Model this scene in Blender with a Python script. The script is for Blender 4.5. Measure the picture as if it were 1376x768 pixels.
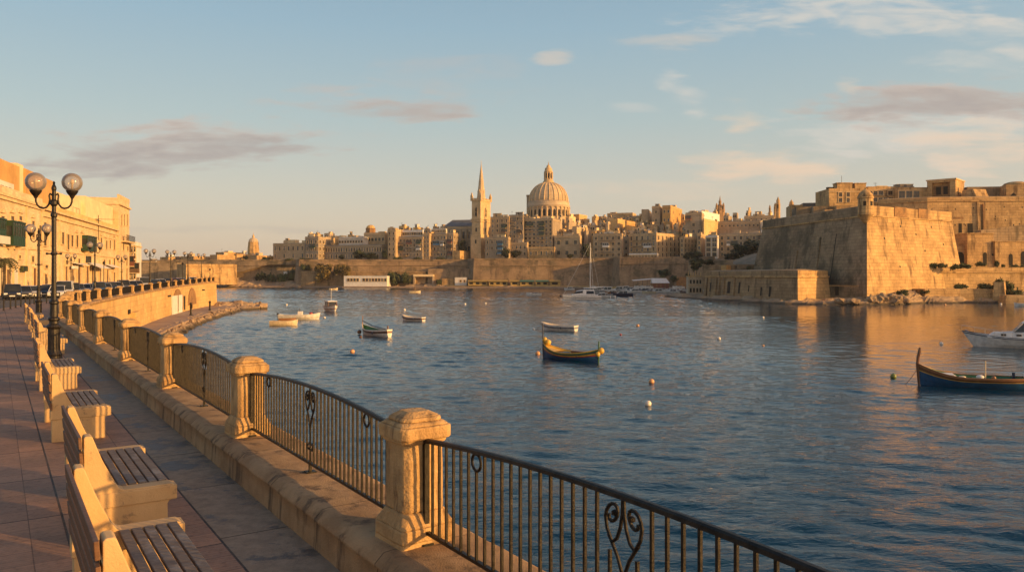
import bpy, bmesh, math, random
from mathutils import Vector, Matrix, noise
R = math.radians
rnd = random.Random(7)
for o in list(bpy.data.objects): bpy.data.objects.remove(o)
scene = bpy.context.scene
COL = scene.collection

# ------------------------------------------------------------------ camera
F, CX, HZ, EYE, WZ = 1050.0, 688.0, 370.0, 2.4, -4.8
cam_d = bpy.data.cameras.new('camera'); cam = bpy.data.objects.new('camera', cam_d); COL.objects.link(cam)
cam.location = (0, 0, EYE); cam.rotation_euler = (R(90), 0, 0)
cam_d.sensor_width = 36; cam_d.lens = F / 1376 * 36
cam_d.shift_y = -(384 - HZ) / 1376
cam_d.clip_start = 0.1; cam_d.clip_end = 20000
scene.camera = cam

# ------------------------------------------------------------------ sun, sky, exposure
SUN_AZ, SUN_EL = 112.0, 11.0          # clockwise from +Y
sun_d = bpy.data.lights.new('sun', 'SUN'); sun = bpy.data.objects.new('sun', sun_d); COL.objects.link(sun)
sdir = Vector((math.sin(R(SUN_AZ)) * math.cos(R(SUN_EL)), math.cos(R(SUN_AZ)) * math.cos(R(SUN_EL)), math.sin(R(SUN_EL))))
sun.rotation_euler = sdir.to_track_quat('Z', 'Y').to_euler()
sun.location = (200, -100, 80)
sun_d.energy = 5.0; sun_d.angle = R(0.6); sun_d.color = (1.0, 0.55, 0.165)

scene.view_settings.view_transform = 'Standard'; scene.view_settings.look = 'None'
scene.view_settings.exposure = 0.24; scene.view_settings.gamma = 1.0
scene.view_settings.use_curve_mapping = False
scene.render.engine = 'CYCLES'
scene.cycles.max_bounces = 6; scene.cycles.diffuse_bounces = 3; scene.cycles.glossy_bounces = 4
scene.cycles.transparent_max_bounces = 8

world = bpy.data.worlds.new('World'); scene.world = world; world.use_nodes = True
WN = world.node_tree; WN.nodes.clear()
def wn(t, **k):
    n = WN.nodes.new(t)
    for a, b in k.items(): setattr(n, a, b)
    return n
def wl(a, b): WN.links.new(a, b)
def wmath(op, a, b=None, c=None, clamp=False):
    n = wn('ShaderNodeMath', operation=op); n.use_clamp = clamp
    for i, x in enumerate((a, b, c)):
        if x is None: continue
        if isinstance(x, (int, float)): n.inputs[i].default_value = x
        else: wl(x, n.inputs[i])
    return n.outputs[0]
def build_sky():
    out = wn('ShaderNodeOutputWorld')
    sky = wn('ShaderNodeTexSky', sky_type='NISHITA')
    sky.sun_disc = False; sky.sun_elevation = R(SUN_EL); sky.sun_rotation = R(SUN_AZ)
    sky.air_density = 1.0; sky.dust_density = 1.4; sky.ozone_density = 1.0
    bg = wn('ShaderNodeBackground'); bg.inputs[1].default_value = 0.115
    tc = wn('ShaderNodeTexCoord'); sp = wn('ShaderNodeSeparateXYZ'); wl(tc.outputs['Generated'], sp.inputs[0])
    x, y, z = sp.outputs
    # warm evening air low over the horizon, milky blue above
    hor = wn('ShaderNodeValToRGB'); wl(z, hor.inputs[0])
    e = hor.color_ramp.elements
    e[0].position = 0.0; e[0].color = (0.68, 0.50, 0.36, 1)
    e[1].position = 0.10; e[1].color = (0.575, 0.525, 0.43, 1)
    for p, c in ((0.19, (0.42, 0.50, 0.49)), (0.30, (0.30, 0.435, 0.515)), (0.6, (0.08, 0.18, 0.33)), (1.0, (0.05, 0.095, 0.18))):
        q = e.new(p); q.color = (*c, 1)
    bg2 = wn('ShaderNodeBackground'); wl(hor.outputs[0], bg2.inputs[0]); bg2.inputs[1].default_value = 1.0
    wl(sky.outputs[0], bg.inputs[0])
    mixs = wn('ShaderNodeMixShader'); mixs.inputs[0].default_value = 0.8
    wl(bg.outputs[0], mixs.inputs[1]); wl(bg2.outputs[0], mixs.inputs[2])
    # the evening glow round the sun, out of frame behind the right shoulder, and warm air opposite
    dt = wn('ShaderNodeVectorMath', operation='DOT_PRODUCT'); wl(tc.outputs['Generated'], dt.inputs[0]); dt.inputs[1].default_value = tuple(sdir)
    g = wmath('POWER', wmath('MAXIMUM', dt.outputs['Value'], 0.0), 4.0)
    bgl = wn('ShaderNodeBackground'); bgl.inputs[0].default_value = (1.0, 0.52, 0.20, 1); wl(wmath('MULTIPLY', g, 1.6), bgl.inputs[1])
    back = wn('ShaderNodeMapRange', interpolation_type='SMOOTHSTEP'); back.inputs['From Min'].default_value = 0.15; back.inputs['From Max'].default_value = -0.5; wl(y, back.inputs['Value'])
    low = wn('ShaderNodeMapRange', interpolation_type='SMOOTHSTEP'); low.inputs['From Min'].default_value = 0.75; low.inputs['From Max'].default_value = 0.0; wl(z, low.inputs['Value'])
    bgb = wn('ShaderNodeBackground'); bgb.inputs[0].default_value = (0.95, 0.62, 0.36, 1); wl(wmath('MULTIPLY', wmath('MULTIPLY', back.outputs[0], low.outputs[0]), 0.18), bgb.inputs[1])
    ad = wn('ShaderNodeAddShader'); wl(mixs.outputs[0], ad.inputs[0]); wl(bgl.outputs[0], ad.inputs[1])
    ad2 = wn('ShaderNodeAddShader'); wl(ad.outputs[0], ad2.inputs[0]); wl(bgb.outputs[0], ad2.inputs[1])
    # clouds: banks at fixed bearings and heights, broken up by stretched noise
    ysafe = wmath('MAXIMUM', y, 0.05)
    u = wmath('DIVIDE', x, ysafe); v = wmath('DIVIDE', z, ysafe)
    cmb = wn('ShaderNodeCombineXYZ'); wl(wmath('MULTIPLY', u, 6.0), cmb.inputs[0]); wl(wmath('MULTIPLY', v, 34.0), cmb.inputs[1])
    n1 = wn('ShaderNodeTexNoise'); n1.inputs['Scale'].default_value = 1.0; n1.inputs['Detail'].default_value = 7; n1.inputs['Roughness'].default_value = 0.58
    n1.inputs['Distortion'].default_value = 0.5
    wl(cmb.outputs[0], n1.inputs['Vector'])
    cmb2 = wn('ShaderNodeCombineXYZ'); wl(wmath('MULTIPLY', u, 14.0), cmb2.inputs[0]); wl(wmath('MULTIPLY', v, 40.0), cmb2.inputs[1])
    n2 = wn('ShaderNodeTexNoise'); n2.inputs['Scale'].default_value = 1.0; n2.inputs['Detail'].default_value = 6; n2.inputs['Distortion'].default_value = 0.8
    wl(cmb2.outputs[0], n2.inputs['Vector'])
    noisec = wmath('ADD', wmath('MULTIPLY', n1.outputs[0], 0.65), wmath('MULTIPLY', n2.outputs[0], 0.35))
    n3 = wn('ShaderNodeTexNoise'); n3.inputs['Scale'].default_value = 1.5; n3.inputs['Detail'].default_value = 6; n3.inputs['Roughness'].default_value = 0.6; wl(cmb.outputs[0], n3.inputs['Vector'])
    s3 = wn('ShaderNodeSeparateColor'); wl(n3.outputs['Color'], s3.inputs[0])
    wu = wmath('SUBTRACT', s3.outputs[0], 0.5); wv = wmath('SUBTRACT', s3.outputs[1], 0.5)
    cur = ad2.outputs[0]
    DARK, PINK, PEACH, WHITE = (0.355, 0.33, 0.315), (0.52, 0.42, 0.36), (0.70, 0.54, 0.40), (0.60, 0.56, 0.50)
    clouds = [  # px, py, half width, half height, slope, opacity, noise gain, colour
        (1130, 18, 230, 30, -.06, .75, 3.0, WHITE), (1340, 42, 90, 26, .05, .55, 3.0, WHITE), (905, 58, 80, 18, 0, .35, 2.6, PEACH),
        (610, 100, 100, 26, 0, .25, 2.6, PINK), (745, 79, 30, 10, 0, .5, 2.2, PEACH), (1330, 80, 120, 26, .05, .55, 2.6, WHITE),
        (850, 255, 170, 14, 0, .35, 2.0, PEACH), (1010, 222, 125, 20, .02, .9, 2.2, PEACH), (1070, 240, 70, 18, -.2, .8, 2.2, PEACH),
        (928, 132, 42, 26, .5, .75, 2.2, WHITE), (992, 162, 40, 26, .2, .8, 2.0, PEACH), (850, 145, 40, 10, .1, .4, 2.4, WHITE),
        (1250, 182, 210, 44, .03, .85, 2.2, WHITE), (1330, 200, 140, 34, .03, .75, 2.2, PEACH),
        (1260, 139, 180, 34, -.05, .95, 2.6, PINK), (1250, 142, 170, 24, -.05, .85, 2.2, DARK), (1140, 116, 20, 13, 0, .6, 2.2, PEACH),
        (505, 141, 135, 30, -.03, .9, 2.2, PINK), (510, 145, 120, 20, -.02, .7, 2.0, DARK),
        (225, 203, 215, 36, -.06, .9, 2.4, PINK), (205, 210, 205, 30, -.05, .95, 2.0, DARK), (335, 195, 90, 16, -.02, .7, 2.0, DARK),
        (330, 308, 200, 6, 0, .30, 1.8, DARK), (130, 236, 120, 7, 0, .35, 2.0, DARK),
    ]
    for (px, py, hw, hh, sl, op, ng, c) in clouds:
        uc, vc = (px - CX) / F, (HZ - py) / F
        du = wmath('ADD', wmath('MULTIPLY', wmath('SUBTRACT', u, uc), F / hw), wmath('MULTIPLY', wu, 1.6))
        dv0 = wmath('ADD', wmath('SUBTRACT', v, vc), wmath('MULTIPLY', wmath('SUBTRACT', u, uc), sl))
        dv = wmath('ADD', wmath('MULTIPLY', dv0, F / hh), wmath('MULTIPLY', wv, 2.6))
        r2 = wmath('ADD', wmath('MULTIPLY', du, du), wmath('MULTIPLY', dv, dv))
        f = wmath('SUBTRACT', 1.25, r2)
        f = wmath('ADD', f, wmath('MULTIPLY', wmath('SUBTRACT', noisec, 0.5), ng * 2.7))
        m = wn('ShaderNodeMapRange', interpolation_type='SMOOTHSTEP'); m.inputs['From Min'].default_value = 0.0; m.inputs['From Max'].default_value = 1.9
        wl(f, m.inputs['Value'])
        fac = wmath('MULTIPLY', m.outputs[0], op)
        fac = wmath('MULTIPLY', fac, wmath('GREATER_THAN', y, 0.1))
        b = wn('ShaderNodeBackground'); b.inputs[0].default_value = (*c, 1); b.inputs[1].default_value = 1.0
        mx = wn('ShaderNodeMixShader'); wl(fac, mx.inputs[0]); wl(cur, mx.inputs[1]); wl(b.outputs[0], mx.inputs[2]); cur = mx.outputs[0]
    wl(cur, out.inputs[0])
build_sky()

# ------------------------------------------------------------------ pixel -> world helpers (layout only)
def kx(px): return (px - CX) / F
def G(px, py, z=0.0):
    d = F * (EYE - z) / (py - HZ); return Vector((kx(px) * d, d, z))
def X(px, d): return kx(px) * d
def Z(py, d): return EYE - (py - HZ) / F * d
def lerp(a, b, t): return a + (b - a) * t
def interp(x, pts):
    if x <= pts[0][0]: return pts[0][1]
    for (a, va), (b, vb) in zip(pts, pts[1:]):
        if x <= b: return lerp(va, vb, (x - a) / (b - a))
    return pts[-1][1]

# ------------------------------------------------------------------ mesh builder
class MB:
    def __init__(s): s.v = []; s.f = []; s.m = []
    def add(s, vs, fs, mi=0):
        o = len(s.v); s.v.extend([tuple(p) for p in vs])
        for f in fs: s.f.append(tuple(i + o for i in f)); s.m.append(mi)
        return s
    def box(s, x0, x1, y0, y1, z0, z1, mi=0, M=None):
        vs = [Vector(p) for p in ((x0,y0,z0),(x1,y0,z0),(x1,y1,z0),(x0,y1,z0),(x0,y0,z1),(x1,y0,z1),(x1,y1,z1),(x0,y1,z1))]
        if M: vs = [M @ p for p in vs]
        return s.add(vs, [(0,3,2,1),(4,5,6,7),(0,1,5,4),(1,2,6,5),(2,3,7,6),(3,0,4,7)], mi)
    def prism(s, top, bot, z1, z0, mi=0, cap=True):
        # top/bot: ccw outlines of equal length; z may be numbers or lists
        n = len(top)
        zt = z1 if isinstance(z1, (list, tuple)) else [z1] * n
        zb = z0 if isinstance(z0, (list, tuple)) else [z0] * n
        vs = [(bot[i][0], bot[i][1], zb[i]) for i in range(n)] + [(top[i][0], top[i][1], zt[i]) for i in range(n)]
        fs = [(i, (i + 1) % n, n + (i + 1) % n, n + i) for i in range(n)]
        if cap: fs += [tuple(range(n, 2 * n)), tuple(range(n - 1, -1, -1))]
        return s.add(vs, fs, mi)
    def tube(s, pts, r, n=8, mi=0, caps=True):
        pts = [Vector(p) for p in pts]; k = len(pts)
        rs = r if isinstance(r, (list, tuple)) else [r] * k
        vs = []; prev = None
        for i, p in enumerate(pts):
            t = (pts[min(i + 1, k - 1)] - pts[max(i - 1, 0)])
            if t.length < 1e-9: t = Vector((0, 0, 1))
            t.normalize()
            if prev is None:
                a = Vector((0, 0, 1)) if abs(t.z) < .9 else Vector((1, 0, 0)); nx = t.cross(a).normalized()
            else:
                nx = (prev - t * prev.dot(t)); nx = nx.normalized() if nx.length > 1e-6 else t.orthogonal().normalized()
            prev = nx; ny = t.cross(nx)
            for j in range(n):
                a = 2 * math.pi * j / n; vs.append(p + (nx * math.cos(a) + ny * math.sin(a)) * rs[i])
        fs = [(i * n + j, i * n + (j + 1) % n, (i + 1) * n + (j + 1) % n, (i + 1) * n + j) for i in range(k - 1) for j in range(n)]
        if caps: fs += [tuple(range(n - 1, -1, -1)), tuple((k - 1) * n + j for j in range(n))]
        return s.add(vs, fs, mi)
    def lathe(s, prof, n=16, c=(0, 0, 0), mi=0, phase=0.0):
        vs = []; k = len(prof)
        for (r, z) in prof:
            for j in range(n):
                a = 2 * math.pi * (j + phase) / n; vs.append((c[0] + r * math.cos(a), c[1] + r * math.sin(a), c[2] + z))
        fs = [(i * n + j, i * n + (j + 1) % n, (i + 1) * n + (j + 1) % n, (i + 1) * n + j) for i in range(k - 1) for j in range(n)]
        fs += [tuple(range(n - 1, -1, -1)), tuple((k - 1) * n + j for j in range(n))]
        return s.add(vs, fs, mi)
    def grid(s, P, mi=0):   # P[i][j] points
        a, b = len(P), len(P[0]); vs = [p for row in P for p in row]
        return s.add(vs, [(i*b+j, (i+1)*b+j, (i+1)*b+j+1, i*b+j+1) for i in range(a-1) for j in range(b-1)], mi)
    def mesh(s, name, mats, smooth=False, bevel=0, bseg=2, recalc=True):
        me = bpy.data.meshes.new(name); me.from_pydata(s.v, [], s.f)
        if not isinstance(mats, (list, tuple)): mats = [mats]
        for m in mats: me.materials.append(m)
        me.polygons.foreach_set('material_index', s.m)
        if bevel or recalc:
            bm = bmesh.new(); bm.from_mesh(me)
            if recalc: bmesh.ops.recalc_face_normals(bm, faces=bm.faces)
            if bevel:
                es = [e for e in bm.edges if len(e.link_faces) == 2 and e.calc_face_angle(0) > 0.5]
                bmesh.ops.bevel(bm, geom=es, offset=bevel, segments=bseg, profile=.5, affect='EDGES', clamp_overlap=True)
            bm.to_mesh(me); bm.free()
        uv = me.uv_layers.new(name='UVMap').data
        vs = me.vertices
        for p in me.polygons:
            n = p.normal
            if abs(n.z) > .75:
                for li in p.loop_indices: c = vs[me.loops[li].vertex_index].co; uv[li].uv = (c.x, c.y)
            else:
                h = math.hypot(n.x, n.y) or 1; tx, ty = -n.y / h, n.x / h
                for li in p.loop_indices: c = vs[me.loops[li].vertex_index].co; uv[li].uv = (c.x * tx + c.y * ty, c.z)
            p.use_smooth = smooth
        me.update(); return me
    def build(s, name, mats, parent=None, loc=(0, 0, 0), rz=0, **k):
        return link(name, s.mesh(name, mats, **k), parent, loc, rz)

def link(name, me, parent=None, loc=(0, 0, 0), rz=0):
    o = bpy.data.objects.new(name, me); COL.objects.link(o)
    o.location = loc; o.rotation_euler = (0, 0, rz)
    if parent is not None: o.parent = parent
    return o
def tag(o, label=None, cat=None, group=None, kind=None):
    if label: o['label'] = label
    if cat: o['category'] = cat
    if group: o['group'] = group
    if kind: o['kind'] = kind
    return o
def thing(name, label, cat, loc=(0, 0, 0), rz=0, group=None):
    o = bpy.data.objects.new(name, None); COL.objects.link(o); o.empty_display_size = .3
    o.location = loc; o.rotation_euler = (0, 0, rz); return tag(o, label, cat, group)
def copy_tree(o, parent=None, loc=None, rz=None, scale=None, label=None, group=None):
    c = o.copy(); COL.objects.link(c)
    if parent is not None: c.parent = parent
    if loc is not None: c.location = loc
    if rz is not None: c.rotation_euler = (0, 0, rz)
    if scale is not None: c.scale = scale if isinstance(scale, (tuple, list, Vector)) else (scale,) * 3
    if label: c['label'] = label
    if group: c['group'] = group
    for ch in list(o.children): copy_tree(ch, c)
    return c
ORD = ['first', 'second', 'third', 'fourth', 'fifth', 'sixth', 'seventh', 'eighth', 'ninth', 'tenth', 'eleventh', 'twelfth',
       'thirteenth', 'fourteenth', 'fifteenth', 'sixteenth', 'seventeenth', 'eighteenth', 'nineteenth', 'twentieth', 'twenty-first', 'twenty-second', 'twenty-third', 'twenty-fourth', 'twenty-fifth', 'twenty-sixth']

# ------------------------------------------------------------------ materials
class NT:
    def __init__(s, name):
        s.mat = bpy.data.materials.new(name); s.mat.use_nodes = True; s.t = s.mat.node_tree; s.t.nodes.clear()
        s.out = s.n('ShaderNodeOutputMaterial'); s.b = s.n('ShaderNodeBsdfPrincipled'); s.l(s.b.outputs[0], s.out.inputs[0])
    def n(s, t, **k):
        q = s.t.nodes.new(t)
        for a, b in k.items(): setattr(q, a, b)
        return q
    def l(s, a, b): s.t.links.new(a, b)
    def set(s, q, i, v):
        if isinstance(v, (int, float)): q.inputs[i].default_value = v
        elif isinstance(v, tuple): q.inputs[i].default_value = (*v, 1) if len(v) == 3 and q.inputs[i].type == 'RGBA' else v
        else: s.l(v, q.inputs[i])
    def math(s, op, a, b=None, c=None, clamp=False):
        q = s.n('ShaderNodeMath', operation=op); q.use_clamp = clamp
        for i, x in enumerate((a, b, c)):
            if x is not None: s.set(q, i, x)
        return q.outputs[0]
    def mix(s, f, a, b, bt='MIX'):
        q = s.n('ShaderNodeMix', data_type='RGBA', blend_type=bt)
        s.set(q, 0, f); s.set(q, 6, a); s.set(q, 7, b); return q.outputs[2]
    def noise(s, vec, scale, detail=4, rough=.55, dist=0):
        q = s.n('ShaderNodeTexNoise'); s.l(vec, q.inputs['Vector']); q.inputs['Scale'].default_value = scale
        q.inputs['Detail'].default_value = detail; q.inputs['Roughness'].default_value = rough; q.inputs['Distortion'].default_value = dist
        return q.outputs[0]
    def ramp(s, v, a, b, smooth=True):
        q = s.n('ShaderNodeMapRange'); q.interpolation_type = 'SMOOTHSTEP' if smooth else 'LINEAR'
        s.l(v, q.inputs[0]); q.inputs['From Min'].default_value = a; q.inputs['From Max'].default_value = b; return q.outputs[0]
    def pos(s, sc=None, rnd=True):
        tc = s.n('ShaderNodeTexCoord'); v = tc.outputs['Object']
        if rnd:
            oi = s.n('ShaderNodeObjectInfo'); a = s.n('ShaderNodeVectorMath', operation='ADD'); s.l(v, a.inputs[0])
            m = s.n('ShaderNodeMath', operation='MULTIPLY'); s.l(oi.outputs['Random'], m.inputs[0]); m.inputs[1].default_value = 57.0
            s.l(m.outputs[0], a.inputs[1]); v = a.outputs[0]
        if sc:
            m = s.n('ShaderNodeVectorMath', operation='MULTIPLY'); s.l(v, m.inputs[0]); m.inputs[1].default_value = sc; v = m.outputs[0]
        return v
    def uv(s): return s.n('ShaderNodeTexCoord').outputs['UV']
    def bump(s, h, strength=.5, dist=.05):
        q = s.n('ShaderNodeBump'); q.inputs['Strength'].default_value = strength; q.inputs['Distance'].default_value = dist
        s.l(h, q.inputs['Height']); s.l(q.outputs[0], s.b.inputs['Normal']); return q
    def col(s, c): s.set(s.b, 'Base Color', c)
    def rough(s, c): s.set(s.b, 'Roughness', c)

def simple(name, c, rough=.6, var=.12, scale=3.0, metal=0.0, bump=0.0, rv=0.0):
    m = NT(name); p = m.pos()
    n = m.noise(p, scale, 5)
    lo = tuple(x * (1 - var * 1.6) for x in c); hi = tuple(min(1, x * (1 + var)) for x in c)
    col = m.mix(m.ramp(n, .3, .7), lo, hi)
    if rv:
        oi = m.n('ShaderNodeObjectInfo'); hs = m.n('ShaderNodeHueSaturation')
        m.l(m.math('ADD', m.math('MULTIPLY', oi.outputs['Random'], 2 * rv), 1 - rv), hs.inputs['Value']); m.l(col, hs.inputs['Color']); col = hs.outputs[0]
    m.col(col); m.rough(rough); m.b.inputs['Metallic'].default_value = metal
    if bump: m.bump(m.noise(p, scale * 8, 4), bump, .02)
    return m.mat

def stone(name, c, c2=None, stain=(.10, .075, .05), stain_amt=.35, course=.5, blk=1.0, mortar=.35, patch=3.0, fine=25., rv=0.0, pits=0.0, lichen=None, bumpd=.03, rough=.9, joint=None):
    m = NT(name); p = m.pos(); c2 = c2 or tuple(x * .78 for x in c)
    big = m.noise(p, 1.0 / patch, 5, .6); mid = m.noise(p, 3.0 / patch, 5, .65); fi = m.noise(p, fine / patch, 3)
    col = m.mix(m.ramp(big, .35, .65), c, c2)
    col = m.mix(m.math('MULTIPLY', m.ramp(mid, .5, .75), .5), col, tuple(min(1, x * 1.18) for x in c))
    st = m.noise(m.pos((1, 1, .18)), 2.4 / patch, 5, .65)
    col = m.mix(m.math('MULTIPLY', m.ramp(st, .50, .70), stain_amt), col, stain)
    br = m.n('ShaderNodeTexBrick'); m.l(m.uv(), br.inputs['Vector']); br.inputs['Scale'].default_value = 1
    br.inputs['Brick Width'].default_value = blk; br.inputs['Row Height'].default_value = course
    br.inputs['Mortar Size'].default_value = joint or min(.05, course * .055); br.inputs['Mortar Smooth'].default_value = .3
    br.inputs['Color1'].default_value = (.86, .85, .84, 1); br.inputs['Color2'].default_value = (1.08, 1.08, 1.08, 1)
    br.inputs['Mortar'].default_value = (1 - mortar,) * 3 + (1,)
    col = m.mix(1.0, col, br.outputs[0], 'MULTIPLY')
    if lichen:
        lc, amt, sc = lichen
        ln = m.noise(p, sc, 6, .7); col = m.mix(m.math('MULTIPLY', m.ramp(ln, .46, .62), amt), col, lc)
    if pits:
        pn = m.noise(p, 2.6, 4, .6); col = m.mix(m.math('MULTIPLY', m.ramp(pn, .62, .70), pits), col, (.07, .045, .03))
    fd = m.math('MULTIPLY', m.math('SUBTRACT', fi, .5), .35)
    cc = m.n('ShaderNodeHueSaturation'); m.l(m.math('ADD', fd, 1.0), cc.inputs['Value']); m.l(col, cc.inputs['Color']); col = cc.outputs[0]
    if rv:
        oi = m.n('ShaderNodeObjectInfo'); hs = m.n('ShaderNodeHueSaturation')
        m.l(m.math('ADD', m.math('MULTIPLY', oi.outputs['Random'], 2 * rv), 1 - rv), hs.inputs['Value'])
        m.l(m.math('ADD', m.math('MULTIPLY', oi.outputs['Random'], .5), .7), hs.inputs['Saturation']); m.l(col, hs.inputs['Color']); col = hs.outputs[0]
    m.col(col); m.rough(rough)
    h = m.math('ADD', m.math('ADD', fi, m.math('MULTIPLY', mid, .8)), m.math('MULTIPLY', br.outputs['Fac'], -.8))
    m.bump(h, .6, bumpd); return m.mat

M = {}
M['pier'] = stone('pier_limestone', (.60, .385, .17), (.45, .27, .11), course=9, blk=9, mortar=0, patch=.32, fine=18, stain_amt=.85, stain=(.12, .07, .035), pits=.7, bumpd=.022)
M['coping'] = stone('coping_limestone', (.45, .285, .14), (.31, .185, .085), course=7, blk=1.3, mortar=.7, patch=.55, fine=40, stain_amt=.9, stain=(.085, .055, .032), pits=.3, bumpd=.016, joint=.007)
M['seawall'] = stone('sea_wall_plaster', (.66, .43, .175), (.53, .33, .12), course=.6, blk=1.4, mortar=.12, patch=6, stain_amt=.4, stain=(.22, .13, .06), pits=.5, bumpd=.05)
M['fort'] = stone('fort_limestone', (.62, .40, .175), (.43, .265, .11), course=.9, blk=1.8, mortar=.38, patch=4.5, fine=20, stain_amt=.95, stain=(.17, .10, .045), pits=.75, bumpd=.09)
M['fort_dark'] = stone('shaded_weathered_fort_limestone', (.40, .285, .165), (.27, .19, .11), course=.9, blk=1.8, mortar=.4, patch=9, fine=30, stain_amt=.8, stain=(.07, .055, .035), lichen=((.045, .045, .027), .75, .065), pits=.6, bumpd=.09)  # fort stone with lichen, darkened to carry the shade of unlit walls
M['fort_mid'] = stone('shaded_brown_fort_limestone', (.42, .28, .145), (.31, .20, .10), course=.9, blk=1.8, mortar=.45, patch=5, fine=22, stain_amt=.85, stain=(.11, .075, .04), pits=.7, bumpd=.09)  # darker fort stone; shade of the low bastion's left side is in the colour
M['citywall'] = stone('city_wall_limestone', (.39, .265, .155), (.27, .18, .105), course=.6, blk=1.3, mortar=.22, patch=12, fine=40, stain_amt=.85, stain=(.085, .06, .04), lichen=((.07, .065, .035), .6, .12), pits=.7, bumpd=.12)
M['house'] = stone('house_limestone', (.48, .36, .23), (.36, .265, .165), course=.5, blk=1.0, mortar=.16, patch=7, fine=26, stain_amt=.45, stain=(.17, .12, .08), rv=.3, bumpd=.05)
M['houselit'] = stone('sunlit_pale_limestone', (.66, .47, .25), (.55, .38, .19), course=.5, blk=1.0, mortar=.12, patch=7, fine=26, stain_amt=.3, stain=(.2, .14, .09), rv=.12, bumpd=.05)  # lighter copy of the house stone, sunlight put into the colour
M['facade'] = stone('golden_limestone', (.74, .52, .25), (.64, .43, .185), course=.3, blk=.8, mortar=.10, patch=5, fine=26, stain_amt=.28, stain=(.30, .18, .08), rv=.06, bumpd=.04)
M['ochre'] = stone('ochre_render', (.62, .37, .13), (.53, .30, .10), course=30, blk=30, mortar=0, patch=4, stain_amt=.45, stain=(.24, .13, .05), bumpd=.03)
M['cream'] = simple('cream_render', (.76, .58, .33), .85, .08, .5)
M['trim'] = simple('carved_limestone_trim', (.66, .47, .25), .85, .12, 1.0, bump=.3)
M['white'] = simple('white_paint', (.74, .70, .64), .55, .08, 1.0)
M['whiteh'] = simple('white_render', (.66, .61, .54), .8, .10, .3)
M['glass'] = simple('dark_window_glass', (.030, .034, .036), .14, .3, .4)
M['shutter'] = simple('brown_timber_shutter', (.16, .09, .045), .6, .2, 2)
M['green'] = simple('green_painted_timber', (.018, .05, .026), .5, .15, 2)
M['blueshutter'] = simple('blue_painted_timber', (.05, .17, .30), .5, .15, 2)
M['redbrown'] = simple('red_brown_timber', (.22, .07, .04), .55, .15, 2)
M['roofslate'] = simple('grey_lead_roof', (.16, .155, .15), .6, .15, .3)
M['iron'] = simple('black_painted_iron', (.028, .022, .017), .42, .3, 14, metal=.35, bump=.25)
M['rail'] = simple('weathered_iron_rail', (.022, .017, .012), .45, .45, 18, metal=.5, bump=.35)
M['leaf'] = simple('dark_foliage', (.042, .052, .018), .75, .55, .9, rv=.3)
M['leafgreen'] = simple('green_foliage', (.065, .080, .022), .75, .5, 1.4, rv=.3)
M['leafwarm'] = simple('autumn_foliage', (.15, .105, .025), .75, .45, .9, rv=.15)
M['palm'] = simple('palm_fronds', (.09, .085, .03), .7, .3, 2)
M['bark'] = simple('bark', (.10, .07, .045), .9, .3, 5, bump=.4)
M['rubber'] = simple('tyre_rubber', (.02, .02, .02), .8, .1, 5)
M['chrome'] = simple('dull_metal', (.45, .45, .45), .3, .1, 4, metal=.9)
M['dark'] = simple('dark_interior', (.015, .012, .010), .9, .2, 2)
M['canvas'] = simple('white_canvas', (.68, .64, .60), .8, .06, 1)
M['tank'] = simple('grey_roof_tank', (.35, .33, .30), .6, .15, 1)
def paint(name, c, rough=.38): 
    if name not in M: M[name] = simple(name, c, rough, .13, 2.2, bump=.06)
    return M[name]
paint('boat_white', (.72, .69, .64)); paint('boat_blue', (.014, .075, .17)); paint('boat_yellow', (.62, .38, .05)); paint('boat_green', (.03, .12, .05))
paint('boat_red', (.38, .045, .03)); paint('boat_brown', (.13, .055, .025)); paint('boat_navy', (.015, .03, .07)); paint('boat_sky', (.16, .42, .62)); paint('boat_cream', (.66, .54, .36))
paint('boat_black', (.02, .02, .02)); paint('boat_wood', (.28, .13, .05)); paint('buoy_orange', (.62, .33, .15)); paint('buoy_white', (.74, .68, .58)); paint('buoy_green', (.16, .20, .05))
paint('boat_slate', (.20, .21, .23))

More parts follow.
